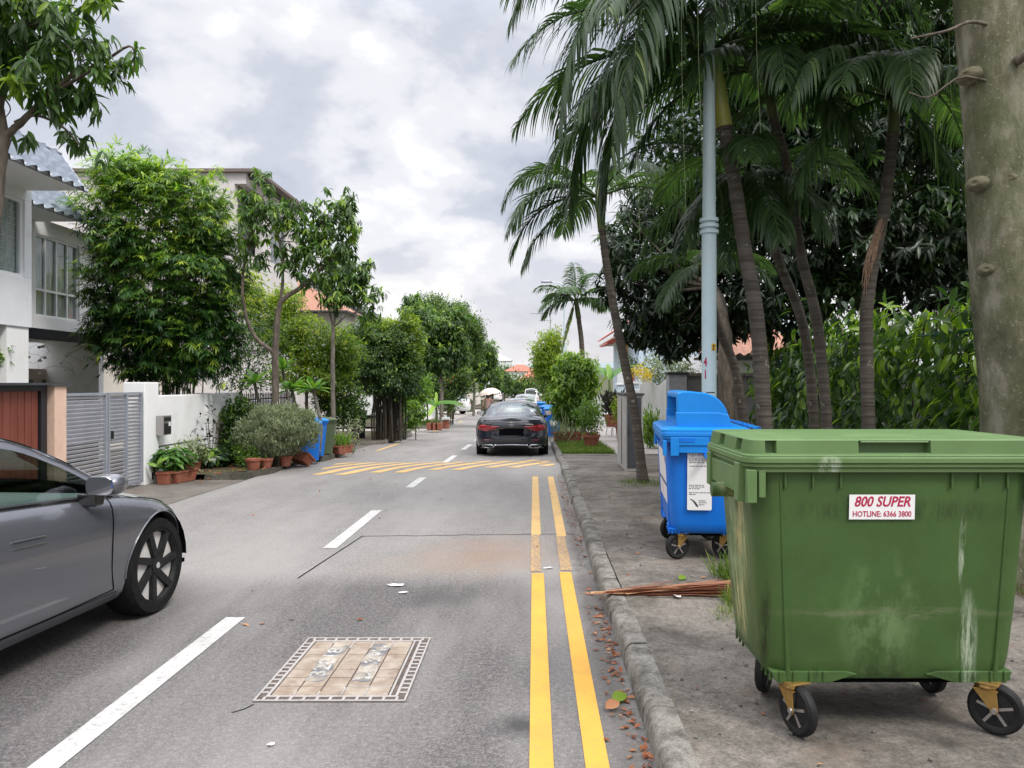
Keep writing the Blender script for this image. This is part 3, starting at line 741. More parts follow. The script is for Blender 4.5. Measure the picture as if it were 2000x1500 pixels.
b = MB()   # lines of print too small to read
for z_, wd in ((.172, .165), (.156, .16), (.14, .12), (.11, .13), (-.055, .13), (-.07, .12), (-.085, .07), (-.12, .15), (-.135, .06)):
    x_ = -.09
    while x_ < -.09+wd:
        l = random.uniform(.01, .03); b.box((x_+l/2, -.0018, z_), (l, .0008, .006)); x_ += l+.006
b.build('small_print', M['black_letter'], lab)
b = MB()
for k in range(9):
    a = k/8; b.box((-.07+.05*a, -.0018, -.18-.055*a**1.6), (.022, .0008, .006+.008*a), Matrix.Rotation(R(25), 3, 'Y'))
b.build('leaf_logo', M['charcoal'], lab)
# posters on the side that faces the road
b = MB(); b.box((0, 0, 0), (.9, .0015, .46)); po = b.build('poster', pm('poster_pale', (.72, .7, .72), .5, (.7, .45, .5), 3, .55, .7), blue); po.location = (0, -.3215, .7); po.rotation_euler = (R(3.2), 0, 0)
b = MB(); b.box((0, -.0016, -.06), (.88, .001, .03)); b.box((.36, -.0016, .17), (.1, .001, .08), Matrix.Rotation(R(45), 3, 'Y')); b.build('poster_band', M['navy_letter'], po)

# --- wheeled household bins
def wheelie(name, label, loc, rzd, body_m, lid_m, group=None, h=1.0, panel=True):
    t = thing(name, label, 'bin', loc, rzd, group); s = h/1.0
    b = MB(); b.rings([rrect(.2*s, .2*s, .03, .05, 3, (0, .02)), rrect(.22*s, .22*s, .03, .4*s, 3), rrect(.245*s, .27*s, .03, .93*s, 3, (0, -.02))])
    b.rings([rrect(.262*s, .29*s, .03, .9*s, 3, (0, -.02)), rrect(.268*s, .295*s, .03, .95*s, 3, (0, -.02))])
    b.build('body', body_m, t, smooth=40)
    b = MB(); b.rings([rrect(.275*s, .31*s, .03, .955*s, 3, (0, -.03)), rrect(.275*s, .31*s, .03, .985*s, 3, (0, -.03)), rrect(.23*s, .25*s, .05, 1.03*s, 3, (0, -.02)), rrect(.1*s, .12*s, .05, 1.045*s, 3)])
    b.build('lid', lid_m, t, smooth=40)
    b = MB(); b.tube([(-.2*s, .33*s, .93*s), (.2*s, .33*s, .93*s)], .016, 8)
    for sx in (-1, 1): b.box((sx*.19*s, .29*s, .93*s), (.03, .09, .03))
    b.build('handle', lid_m, t)
    for sx in (-1, 1):
        b = MB(); b.lathe([(.03, -.025), (.1, -.02), (.1, .02), (.03, .025)], 20, (sx*.24*s, .2*s, .1), 'X'); b.build('wheel', M['rubber'], t, smooth=40)
    if panel:
        b = MB(); b.box((0, -.246*s, .62*s), (.24*s, .004, .42*s), Matrix.Rotation(R(5.3), 3, 'X')); b.build('label_panel', M['sticker'], t)
    return t
M['bin_dgreen'] = plastic('bin_olive', (.07, .1, .05), (.09, .12, .065))
M['bin_black'] = plastic('bin_black', (.012, .013, .015), (.02, .021, .024), grime=(.03, .03, .03))
M['bin_black_lid'] = plastic('bin_black_lid', (.04, .043, .047), (.06, .063, .067), grime=(.03, .03, .03))
def bz(X, Y, h=.108): return (X, Y, gz(Y)+h)

# --- distribution cabinet beside the palm
t = thing('utility_cabinet', 'narrow tall grey metal cabinet behind the leaning palm trunk', 'cabinet', (1.64, 13.75, gz(14)+.115))
b = MB(); b.span((0, 0, 0), (.31, 1.35, 1.36)); cab = b.build('body', pm('cabinet_paint', (.36, .35, .34), .5, (.42, .41, .4), 5, grime=(.2, .18, .16), gscale=3), t, bevel=.01)
b = MB(); b.span((-.025, -.025, 1.36), (.335, 1.375, 1.4)); b.build('cap', M['charcoal'], t, bevel=.006)
b = MB(); b.span((.03, -.012, .06), (.28, -.002, 1.32)); b.build('door', M['charcoal'], t, bevel=.003)  # the front's shade behind the trunk is put into this charcoal door
b = MB(); b.span((.04, -.03, .65), (.06, -.012, .75)); b.build('handle', M['black_metal'], t)
b = MB(); b.span((-.01, .6, .08), (-.002, .62, 1.3)); b.build('door_seam', M['charcoal'], t)

# --- lamp posts
def lamp_post(name, label, X, Y, h, r0, base, arm=True, numbers=False, group='street lamp posts'):
    t = thing(name, label, 'lamp post', (X, Y, gz(Y)+base), 0, group)
    b = MB(); hc = 3.22
    b.tube([(0, 0, 0), (0, 0, hc)], r0, 28); b.tube([(0, 0, hc), (0, 0, h)], [r0*.92, r0*.55], 28)
    b.build('pole', M['lamp_paint'], t, smooth=60)
    b = MB()
    for k in range(3): b.lathe([(r0*.9, -.022), (r0*1.28, -.018), (r0*1.28, .018), (r0*.9, .022)], 28, (0, 0, hc-.02+.065*k))
    b.build('collar', M['lamp_paint'], t, smooth=40)
    if arm:
        b = MB(); b.tube([(0, 0, h-.05), (-.3, 0, h+.12), (-.75, 0, h+.16)], .03, 10); b.build('arm', M['lamp_paint'], t, smooth=50)
        b = MB(); b.rings([rrect(.28, .1, .08, 0, 4), rrect(.3, .13, .1, .05, 4), rrect(.2, .08, .06, .1, 4)]); o = b.build('lamp_head', M['metal_grey'], t, smooth=50); o.location = (-.95, 0, h+.13)
    if numbers:
        def on(ang, z): return (math.sin(R(ang))*(r0+.001), -math.cos(R(ang))*(r0+.001), z)
        for s_, z in (('4', 1.775), ('1', 1.64)): text_obj('number', s_, .135, M['red_letter'], t, on(-42, z), (90, 0, -42), sx=.6, off=.003, ext=.002)
        b = MB(); b.box((0, 0, 0), (.055, .002, .075)); o = b.build('sticker', M['yellow_sticker'], t); o.location = on(24, 1.94); o.rotation_euler = (0, 0, R(24))
        b = MB(); b.box((0, -.002, .012), (.012, .002, .035)); b.box((0, -.002, .01), (.035, .002, .01)); b.box((-.004, -.002, -.022), (.02, .002, .02)); b.build('sticker_mark', M['black_letter'], o)
        b = MB(); b.grid(lambda u, v: (math.sin(R(-32+62*u))*(r0+.004), -math.cos(R(-32+62*u))*(r0+.004), .92+.52*v), 8, 1); b.build('access_door', M['lamp_paint'], t, smooth=180, fixn=False)
        b = MB(); b.grid(lambda u, v: (math.sin(R(-34+66*u))*(r0+.003), -math.cos(R(-34+66*u))*(r0+.003), 1.44+.014*v), 8, 1); b.box(on(2, 1.41), (.02, .015, .02)); b.build('door_seam', M['charcoal'], t)
    return t
lamp_post('lamp_post', 'pale blue steel lamp post numbered 41 rising behind the blue recycling bin', PX(1385, 8.4), 8.4, 8.2, .08, .11, True, True)
lamp_post('lamp_post', 'distant pale lamp post above the row of parked cars', 1.6, 40, 7.2, .085, .11)

# --- inspection cover in the road
t = thing('manhole_cover', 'rectangular cast iron inspection cover with tan concrete infill in the road', 'manhole cover', (-1.063, 4.475, .0))
hx, hy = .397, .495
M['cast'] = pm('cast_iron', (.33, .31, .3), .6, (.42, .39, .375), 9, grime=(.16, .13, .11), gscale=9, bump=.2, bscale=60)
M['infill'] = pm('cover_infill', (.26, .2, .15), .85, (.38, .325, .27), 6, .38, .6, grime=(.17, .11, .08), gscale=5, glo=.45, ghi=.7, bump=.4, bscale=50)
M['cast_dark'] = pm('cast_gap', (.07, .058, .05), .9, (.13, .1, .085), 20)
b = MB(); b.span((-hx, -hy, .001), (hx, hy, .004)); b.build('bed', M['cast_dark'], t)
b = MB(); z0, z1 = .004, .011
def bar(x0, y0, x1, y1): b.span((min(x0, x1), min(y0, y1), z0), (max(x0, x1), max(y0, y1), z1))
for (u, wd) in ((0, .012), (.05, .016)):
    bar(-hx+u, -hy+u, hx-u, -hy+u+wd); bar(-hx+u, hy-u-wd, hx-u, hy-u)
    bar(-hx+u, -hy+u+wd, -hx+u+wd, hy-u-wd); bar(hx-u-wd, -hy+u+wd, hx-u, hy-u-wd)
for k in range(11):
    x = -hx+.05+(2*hx-.1)*k/10; bar(x-.008, -hy+.012, x+.008, -hy+.05); bar(x-.008, hy-.05, x+.008, hy-.012)
for k in range(1, 15):
    y = -hy+.05+(2*hy-.1)*k/15; bar(-hx+.012, y-.008, -hx+.05, y+.008); bar(hx-.05, y-.008, hx-.012, y+.008)
bar(hx-.1, -hy+.066, hx-.088, hy-.066)
b.build('frame', M['cast'], t, bevel=.002)
b = MB(); nx_, ny_ = 5, 7; x0, x1, y0, y1 = -hx+.07, hx-.104, -hy+.07, hy-.07
random.seed(11)
for i in range(nx_):
    for j in range(ny_):
        a0, a1 = x0+(x1-x0)*i/nx_, x0+(x1-x0)*(i+1)/nx_; c0, c1 = y0+(y1-y0)*j/ny_, y0+(y1-y0)*(j+1)/ny_
        b.span((a0+.004, c0+.003, .004), (a1-.004, c1-.003, .0095+random.uniform(-.001, .001)))
b.build('infill_slab', M['infill'], t, bevel=.004)
b = MB()
for i in range(1, nx_):
    x = x0+(x1-x0)*i/nx_
    for (ya, yb) in ((y1-.13, y1), (y0, y0+.1 if i > 2 else y0+.05)): b.span((x-.004, ya, .0075), (x+.004, yb, .0112))
b.span((x0+.62*(x1-x0), y0+.112, .0075), (x1, y0+.12, .0112))
b.build('rib_bar', M['cast'], t)
for k, (xx, txt, mm) in enumerate(((-.155, '32018', 'a'), (.105, '', 'b'))):
    b = MB(); b.grid(lambda u, v: (xx-.055+.11*u+.008*math.sin(v*9), -.24+.62*v+.01*math.sin(u*7), .0112), 4, 8)
    b.build('grey_patch', pm('patch_grey_'+mm, (.13, .13, .14), .8, (.4, .34, .27), 7, .42, .6), t, fixn=False)
text_obj('painted_number', '32018', .13, pm('stencil_white', (.5, .5, .49), .7, (.24, .215, .19), 38, .42, .62), t, (-.155, .06, .0118), (0, 0, 90), sx=1.45, off=.001, ext=.0003)
b = MB(); random.seed(5)
for k in range(26):
    b.box((.105+random.uniform(-.04, .04), .06+random.uniform(-.27, .27), .0118), (random.uniform(.008, .05), random.uniform(.006, .03), .0005), Matrix.Rotation(random.uniform(0, 3), 3, 'Z'))
b.build('paint_stain', bpy.data.materials['stencil_white'], t)
# ================================================================== VEHICLES
def carpaint(name, col, metal=.4, rough=.32):
    m, t, p = nmat(name); p.inputs['Base Color'].default_value = cc(col); p.inputs['Metallic'].default_value = metal; p.inputs['Roughness'].default_value = rough
    p.inputs['Coat Weight'].default_value = 1.0; p.inputs['Coat Roughness'].default_value = .04
    d = tramp(t, tnoise(t, 420, 2, .5), [(.7, (0, 0, 0)), (.76, (1, 1, 1))])
    t.links.new(tmix(t, tmath(t, 'MULTIPLY', d, .25), col, (.5, .5, .5)), p.inputs['Base Color'])
    g = tramp(t, tnoise(t, 2.5, 7, .7), [(.45, (.015, .015, .015)), (.75, (.07, .07, .07))]); t.links.new(g, p.inputs['Coat Roughness'])
    return m
M['paint_grey'] = carpaint('paint_grey', (.125, .13, .15), .5)
M['paint_navy'] = carpaint('paint_navy', (.008, .011, .022), .2)
M['paint_silver'] = carpaint('paint_silver', (.5, .51, .53), .5)
M['paint_white'] = carpaint('paint_white', (.7, .7, .7), 0)
M['paint_pale'] = carpaint('paint_pale', (.42, .43, .45), .4)
M['glass_car'] = glassmat('glass_car', (.6, .68, .65), mirror=1.5)
M['lamp_red'] = pm('lamp_red', (.2, .005, .01), .12, (.42, .02, .03), 14, coat=1)
M['lamp_clear'] = pm('lamp_clear', (.5, .52, .55), .12, coat=1)
M['gloss_black'] = pm('gloss_black', (.008, .008, .009), .15, coat=1)
M['rim_pale'] = pm('rim_pale', (.62, .6, .58), .45)
M['rim_silver'] = pm('rim_silver', (.42, .42, .44), .3, metal=.85)

def car(name, label, loc, yaw, paint, S, group=None, wheel_style='silver', cat='car'):
    """S: yR,yF ends; w half width; wf,wr axle places; R wheel radius; belt, roof, rail, railw curves over y; head,cowl,back,deck: screen limits"""
    t = thing(name, label, cat, loc, yaw, group)
    yR, yF, W, Rw = S['yR'], S['yF'], S['w'], S['R']; ra = Rw+.045
    belt, roof, rail, railw = pchip(S['belt']), pchip(S['roof']), pchip(S['rail']), pchip(S['railw'])
    aR, pR, aF, pF = S.get('aR', .5), S.get('pR', 3.6), S.get('aF', .8), S.get('pF', 2.8)
    sv = pchip(S.get('side', [(0, .9), (.1, .955), (.3, .985), (.55, 1.0), (.8, .985), (.94, .955), (1, .93)]))
    eF = pchip(S.get('eF', [(0, -.12), (.25, -.01), (.5, 0), (.8, -.05), (1, -.16)])); eR = pchip(S.get('eR', [(0, -.1), (.25, -.01), (.55, 0), (.8, -.03), (1, -.08)]))
    sill = S.get('sill', .2)
    ys = []
    for k in range(13):
        th = math.pi/2*k/12; ys.append(yR+aR-aR*math.cos(th)**(2/pR) if k < 12 else yR+aR)
    for k in range(13):
        th = math.pi/2*k/12; ys.append(yF-aF+aF*math.sin(th)**(2/pF))
    N = 34
    ys += [yR+aR+(yF-aF-yR-aR)*k/N for k in range(N+1)]
    for yw in (S['wf'], S['wr']):
        ys += [yw+ra*math.cos(math.pi*k/16) for k in range(17)]+[yw-ra-.004, yw+ra+.004]
    ys += [S['head'], S['cowl'], S['back'], S['deck']]+[q for p_ in S.get('pillars', []) for q in p_]
    ys = sorted(ys); st = [ys[0]]
    for y in ys[1:]:
        if y-st[-1] > .0035: st.append(y)
    st[0] = yR; st[-1] = yF
    def hw(y):
        if y < yR+aR: k = max(0, (yR+aR-y)/aR); return max(0.0, 1-k**pR)**(1/pR)
        if y > yF-aF: k = max(0, (y-yF+aF)/aF); return max(0.0, 1-k**pF)**(1/pF)
        return 1.0
    def z0(y):
        for yw in (S['wf'], S['wr']):
            d = abs(y-yw)
            if d <= ra+.001: return max(sill, Rw+math.sqrt(max(0, ra*ra-d*d)))
        return sill+.05*max(0, abs(y-(yR+yF)/2)/((yF-yR)/2)-.8)*5*.4
    def yo(y, v):
        m_ = (yR+yF)/2
        if y > m_: return eF(v)*((y-m_)/(yF-m_))**5
        return -eR(v)*((m_-y)/(m_-yR))**5
    flare = S.get('flare', .0)
    def side(y, v, off=0.0):
        zb = belt(y); z = z0(y)+(zb-z0(y))*v
        vv = (z-sill)/(zb-sill)           # width follows height above the sill, so arches do not pinch the side
        x = W*hw(y)*sv(vv)
        for yw in (S['wf'], S['wr']): x += flare*math.exp(-((y-yw)/.5)**2)*math.exp(-((vv-.75)/.35)**2)*hw(y)
        return Vector((x+off, y+yo(y, vv), z))
    V = [0, .06, .14, .24, .36, .48, .6, .72, .82, .9, .96, 1.0]
    T = [0, .05, .12, .25, .45, .7, 1.0]
    body, gls_s, gls_f, gls_b, trim = MB(), MB(), MB(), MB(), MB()
    for sx in (1, -1):
        def q(p): return (p.x*sx, p.y, p.z)
        rows = []
        for y in st:
            ring = []
            p0 = side(y, 0); ring.append(Vector((max(0, p0.x-.07), p0.y, p0.z)))
            ring += [side(y, v) for v in V]; rows.append(ring)
        n = len(V)+1
        body.add([q(p) for r_ in rows for p in r_], [(i*n+j, i*n+j+1, (i+1)*n+j+1, (i+1)*n+j) for i in range(len(st)-1) for j in range(n-1)])
        # greenhouse: shoulder -> glass foot -> glass head -> rail -> centre
        up = []
        for y in st:
            s_ = side(y, 1.0); zr = max(rail(y), s_.z+.003); hs = zr-s_.z
            xr = min(s_.x-.012*(s_.x > .02), railw(y)*min(1, hw(y)*1.2)) if hs > .02 else max(0, s_.x-.02*min(1, s_.x*8))
            if hs > .02: xr = s_.x-.012+(xr-s_.x+.012)*min(1, hs/.16)
            Rl = Vector((max(0, xr), s_.y, zr))
            def on(f): 
                p = s_.lerp(Rl, f); p.x += .035*math.sin(math.pi*f)*min(1, hs/.3); return p
            if hs > .1: f1, f2 = .028/hs, 1-.052/hs
            else: f1 = f2 = .4
            inner = [s_, on(f1), on((f1+f2)/2), on(f2), Rl]
            zc_ = max(roof(y), zr+.004) if xr > .02 else zr
            top = [Vector((Rl.x*(1-u), s_.y, zr+(zc_-zr)*(1-(1-u)**2.3))) for u in T[1:]]
            up.append(inner+top)
        m_ = len(up[0])
        for i in range(len(st)-1):
            ya, yb = st[i], st[i+1]; ym = (ya+yb)/2
            for j in range(m_-1):
                tgt = body
                if 1 <= j <= 2:
                    ha = min(rail(ya)-belt(ya), rail(yb)-belt(yb))
                    if ha > .085: tgt = trim if any(a < ym < c for a, c in S.get('pillars', [])) else gls_s
                    elif max(rail(ya)-belt(ya), rail(yb)-belt(yb)) > .1: tgt = gls_s
                elif j >= 5:
                    if S['head'] <= ym <= S['cowl']: tgt = gls_f
                    elif S['deck'] <= ym <= S['back']: tgt = gls_b
                tgt.add([q(up[i][j]), q(up[i][j+1]), q(up[i+1][j+1]), q(up[i+1][j])], [(0, 1, 2, 3)])
    def weld(b, nm, mt, sm=38):
        o = b.build(nm, mt, t, fixn=False); bm = bmesh.new(); bm.from_mesh(o.data); bmesh.ops.remove_doubles(bm, verts=bm.verts, dist=.0008)
        bmesh.ops.recalc_face_normals(bm, faces=bm.faces); bm.to_mesh(o.data); bm.free()
        o.data.polygons.foreach_set('use_smooth', [True]*len(o.data.polygons)); o.data.set_sharp_from_angle(angle=R(sm)); return o
    weld(body, 'body', paint, 32)
    if gls_s.v: split_loose(weld(gls_s, 'side_window', M['glass_car'], 60))
    if gls_f.v: weld(gls_f, 'windscreen', M['glass_car'], 60)
    if gls_b.v: weld(gls_b, 'rear_window', M['glass_car'], 60)
    if trim.v: split_loose(weld(trim, 'pillar_trim', M['gloss_black'], 60))
    # under-body, wheel wells, cabin tub
    u = MB(); u.span((-W*.9, yR+.25, sill+.03), (W*.9, yF-.35, sill+.06))
    for yw in (S['wf'], S['wr']):
        u.span((-W+.32, yw-ra-.02, sill), (W-.32, yw+ra+.02, Rw+ra-.02))
        for sx in (-1, 1): u.add([(sx*(W-.02-.28*a), yw+(ra+.012)*math.cos(math.pi*k/14), Rw+(ra+.012)*math.sin(math.pi*k/14)) for a in (0, 1) for k in range(15)], [(k, k+1, 16+k, 15+k) for k in range(14)])
    u.span((-W*.86, S['deck']+.1, .3), (W*.86, S['cowl']-.1, min(.62, belt(0)-.25)))
    u.build('underbody', M['black_in'], t, fixn=False)
    return t, dict(side=side, belt=belt, roof=roof, rail=rail, hw=hw, sv=sv, eR=eR, z0=z0, W=W, yR=yR, yF=yF, aR=aR, pR=pR, sill=sill, Rw=Rw)

def wheel(t, x, y, Rw, style, sx, wd=.22):
    wt = bpy.data.objects.new('wheel', None); COL.objects.link(wt); wt.parent = t; wt.location = (x, y, Rw)
    b = MB(); h = wd/2; rr = Rw*.775
    b.lathe([(rr, -h), (Rw-.02, -h), (Rw-.005, -h+.025), (Rw, -h+.05), (Rw, h-.05), (Rw-.005, h-.025), (Rw-.02, h), (rr, h), (rr-.02, h-.03), (rr-.02, -h+.03)], 56, (0, 0, 0), 'X', closed=True)
    b.build('tyre', M['tyre'], wt, smooth=35)
    f = sx*(h-.025)
    if style == 'aero':
        b = MB(); b.lathe([(0, f-sx*.012), (rr-.02, f-sx*.018), (rr-.004, f+sx*.01), (rr, f+sx*.018)], 56, (0, 0, 0), 'X', caps=False); b.build('rim', M['rim_pale'], wt, smooth=40)
        b = MB(); rs = []
        b.lathe([(rr-.028, f-sx*.004), (rr-.016, f+sx*.022), (rr-.002, f+sx*.018)], 56, (0, 0, 0), 'X', caps=False)
        for k in range(7):
            a = k*2*math.pi/7+.35
            M4 = Matrix.Rotation(a, 3, 'X')
            p = [M4 @ Vector((f+sx*d, yy, zz)) for (d, yy, zz) in ((.012, -.006, .04), (.012, .048, .03), (.02, .03, rr-.012), (.02, -.018, rr-.012), (-.014, -.006, .04), (-.014, .048, .03), (-.014, .03, rr-.012), (-.014, -.018, rr-.012))]
            b.add(p, [(0, 1, 2, 3), (4, 7, 6, 5), (0, 4, 5, 1), (1, 5, 6, 2), (2, 6, 7, 3), (3, 7, 4, 0)])
        b.lathe([(.062, f-sx*.01), (.06, f+sx*.018), (.03, f+sx*.024), (0, f+sx*.024)], 24, (0, 0, 0), 'X')
        b.build('spoke', M['rubber'], wt, smooth=30)
        b = MB(); b.lathe([(.022, f+sx*.0245), (.02, f+sx*.0265), (0, f+sx*.0265)], 16, (0, 0, 0), 'X'); b.build('hub_cap', M['chrome'], wt)
    else:
        b = MB(); b.lathe([(rr, f+sx*.02), (rr-.02, f), (rr-.03, f-sx*.09), (0, f-sx*.09)], 40, (0, 0, 0), 'X', caps=False); b.build('well', M['black_in'], wt, smooth=40)
        b = MB()
        for k in range(10):
            a = k*math.pi/5; b.box((f, (rr*.5)*math.sin(a), (rr*.5)*math.cos(a)), (.03, .035, rr), Matrix.Rotation(-a, 3, 'X'))
        b.lathe([(rr-.02, f-sx*.01), (rr, f+sx*.02)], 40, (0, 0, 0), 'X', caps=False); b.lathe([(.07, f-sx*.02), (.06, f+sx*.02), (0, f+sx*.02)], 16, (0, 0, 0), 'X')
        b.build('rim', M['rim_silver'], wt)
def mirror(t, x, y, z, sx, paint):
    b = MB(); b.rings([[(sx*(x+.03+dx), y+.085*math.cos(a)*s_+.01, z+.068*math.sin(a)*s_+dz) for a in [2*math.pi*k/14 for k in range(14)]] for dx, s_, dz in ((0, .55, -.01), (.02, .9, 0), (.1, 1.0, .006), (.17, .92, .008), (.2, .6, .005))])
    m_ = b.build('mirror', paint, t, smooth=60)
    b = MB(); b.prism([(y-.055, z-.13), (y+.03, z-.13), (y+.06, z-.05), (y-.06, z-.05)], sx*(x-.03), sx*(x+.09)); b.build('stalk', M['gloss_black'], m_, bevel=.01)
    b = MB(); b.rings([[(sx*(x+.125+p_[0]), y-.068-d_, z+.004+p_[1]) for p_ in rrect(.085*s2, .056*s2, .04*s2, 0, 5)] for d_, s2 in ((0, 1.0), (.012, .97))]); b.build('mirror_glass', M['chrome'], m_)
def line_on(t, nm, fn, pts, r=.0035, mat='black_in', n=20):
    b = MB(); b.tube([fn(*[pts[0][i]+(pts[1][i]-pts[0][i])*k/n for i in (0, 1)]) for k in range(n+1)] if len(pts) == 2 else [fn(*p) for p in smooth_path2(pts, n)], r, 5)
    return b.build(nm, M[mat], t)
def smooth_path2(p, n): return [(q.x, q.y) for q in smooth_path([(a, b_, 0) for a, b_ in p], n)]
def rear_pt(C, x, z, off=0.0):
    """point on the tail for a given x and height"""
    zb = C['belt'](C['yR']+.1); vv = min(max((z-C['sill'])/(zb-C['sill']), 0), 1)
    k = min(abs(x)/(C['W']*C['sv'](vv)), .9995); a, p = C['aR'], C['pR']
    y = C['yR']+a-a*(1-k**p)**(1/p)
    m_ = (C['yR']+C['yF'])/2
    return Vector((x, y-C['eR'](vv)*((m_-y)/(m_-C['yR']))**5-off, z))
def rear_patch(t, nm, C, outline, mat, off=.008, nu=14, nv=5):
    """outline: f(u)->(x, zlow, zhigh)"""
    b = MB()
    def f(u, v):
        x, a, c = outline(u); e_ = off if 0 < u < 1 and 0 < v < 1 else 0
        p = rear_pt(C, x, a+(c-a)*v, e_); p.x *= 1+.004*(e_ > 0); return p
    b.grid(f, nu, nv); return b.build(nm, mat, t, smooth=60)

# ---- the grey electric saloon, front right corner in view
SG = dict(yR=-2.45, yF=2.4, w=.94, R=.345, wf=1.54, wr=-1.41, sill=.225, aR=1.1, pR=2.6, aF=.95, pF=2.35, flare=.022,
          belt=[(-2.45, .92), (-1.9, 1.0), (-1.0, 1.0), (0, .965), (.6, .93), (1.0, .9), (1.5, .835), (1.9, .745), (2.25, .63), (2.4, .58)],
          roof=[(-2.45, .98), (-1.9, 1.09), (-1.0, 1.36), (-.3, 1.475), (.15, 1.48), (.55, 1.39), (1.0, 1.17), (1.32, .985), (1.55, .925), (1.9, .835), (2.25, .69), (2.4, .6)],
          rail=[(-2.45, .92), (-1.75, 1.01), (-1.2, 1.2), (-.5, 1.36), (0, 1.385), (.35, 1.33), (.7, 1.195), (1.0, 1.03), (1.2, .905), (1.5, .835), (1.9, .745), (2.25, .63), (2.4, .58)],
          railw=[(-2.45, .5), (-1.6, .6), (-.6, .66), (.1, .67), (.6, .72), (1.0, .8), (1.3, .86), (2.4, .9)],
          head=.38, cowl=1.3, back=-1.0, deck=-1.95, pillars=[(-.44, -.36)],
          side=[(0, .93), (.07, .965), (.16, .98), (.3, .985), (.55, 1.0), (.75, .995), (.88, .97), (.95, .94), (1, .9)])
GY = 5.53; YAW = 4.0
ca, sa = math.cos(R(-YAW)), math.sin(R(-YAW))
# the front right wheel sits at local (.86, 1.54); solve the car's place from it
lx, ly = .93, 1.54
gx, gyy = PX(310, GY)-(lx*ca-ly*sa), GY-(lx*sa+ly*ca)
t, C = car('parked_car', 'sleek grey electric saloon at the left edge with black spoked pale wheel', (gx, gyy, .0), -YAW, M['paint_grey'], SG)
for yw in (1.54, -1.41):
    for sx in (-1, 1): wheel(t, sx*.81, yw, .345, 'aero', sx, .235)
mirror(t, .875, .83, 1.015, 1, M['paint_grey']); mirror(t, .875, .83, 1.015, -1, M['paint_grey'])
sd_ = lambda y, v: C['side'](y, v, .0015)
# door shut lines, belt moulding, sill trim, handles
line_on(t, 'door_seam', sd_, [(1.06, .995), (1.0, .8), (.98, .55), (1.0, .3), (1.03, .12)], .0035, n=24)
line_on(t, 'door_seam', sd_, [(-.1, .995), (-.16, .8), (-.17, .5), (-.11, .25), (-.03, .1)], .0035, n=24)
line_on(t, 'door_seam', sd_, [(-.03, .1), (.5, .1), (1.03, .12)], .003, n=30)
line_on(t, 'bonnet_seam', lambda y, v: C['side'](y, v, -.005)+Vector((0, 0, .003)), [(1.1, 1.0), (1.6, 1.0), (2.2, 1.0)], .003, n=24)
line_on(t, 'belt_moulding', lambda y, v: C['side'](y, v, .001)+Vector((-.004, 0, .012)), [(-1.7, 1), (-.5, 1), (.6, 1), (1.12, 1)], .009, 'gloss_black', n=40)
b = MB()
for dz in (.0, .045):
    b.tube([C['side'](.12+.26*k/6, .78-dz*1.1, .003) for k in range(7)], .004, 6)
b.build('door_handle', M['chrome'], t)
b = MB(); b.grid(lambda u, v: C['side'](-.98+2.06*u, .0+.09*v, .004), 40, 3); b.build('sill_trim', M['charcoal'], t, smooth=60)
b = MB()
for k in range(17):
    a = math.pi*(.02+.96*k/16); b.v.append((0, 0, 0))
b = MB(); pts = [C['side'](1.54+.39*math.cos(math.pi*k/24), 0, .001) for k in range(25)]
b.tube(pts, .006, 6); b.build('arch_trim', M['paint_grey'], t, smooth=60)
b = MB(); b.tube([Vector((q.x+.004, q.y, q.z)) for q in [C['side'](-1.7+2.8*k/40, 1.0)+Vector((-.0, 0, 0)) for k in range(2)]], .002, 4)
# roof edge moulding following the rail
pr = pchip(SG['railw'])
b = MB(); b.tube([(pr(y)-.0, y, C['rail'](y)+.004) for y in np.linspace(-1.6, 1.02, 50)], .01, 6); b.build('roof_moulding', M['chrome'], t, smooth=60)
# head lamp, front bumper lip, lower grille
b = MB(); b.grid(lambda u, v: C['side'](2.02+.34*u, .74+.2*v-.05*u, .004), 12, 4); b.build('headlight', M['lamp_clear'], t, smooth=60)
b = MB(); b.grid(lambda u, v: C['side'](2.0+.38*u, .06+.22*v, .004), 12, 3); b.build('bumper_grille', M['gloss_black'], t, smooth=60)
b = MB(); b.grid(lambda u, v: C['side'](-.98+.0*u, .5, .0), 1, 1)
# cabin: dashboard, wheel, screen, seats
b = MB(); b.prism([(.55, .5), (.62, .86), (.72, .92), (1.28, .9), (1.3, .5)], -.74, .74); b.build('dashboard', M['dash'], t, bevel=.03, seg=3)
b = MB(); b.box((.05, .57, .9), (.74, .02, .13)); b.build('display', M['gloss_black'], t, bevel=.008)
b = MB(); cpt = Vector((.37, .42, .885)); tilt = Matrix.Rotation(R(-66), 3, 'X')
b.tube([cpt+tilt @ Vector((.175*math.cos(a), .175*math.sin(a), 0)) for a in np.linspace(0, 2*math.pi, 33)], .015, 8, False)
b.box(cpt, (.32, .05, .02), tilt); b.box(cpt+tilt @ Vector((0, -.08, 0)), (.05, .15, .02), tilt); b.lathe([(0, -.02), (.06, -.02), (.05, .03), (0, .03)], 16, cpt, 'Y'); b.build('steering_wheel', M['cabin'], t, smooth=50)
for sx in (-1, 1):
    b = MB(); b.prism([(-.55, .5), (-.1, .52), (-.1, .62), (-.42, .6), (-.62, 1.06), (-.74, 1.04)], sx*.13, sx*.63); b.prism([(-.66, 1.06), (-.72, 1.26), (-.79, 1.25), (-.75, 1.05)], sx*.25, sx*.5)
    b.build('seat', M['cabin'], t, bevel=.03, seg=2)

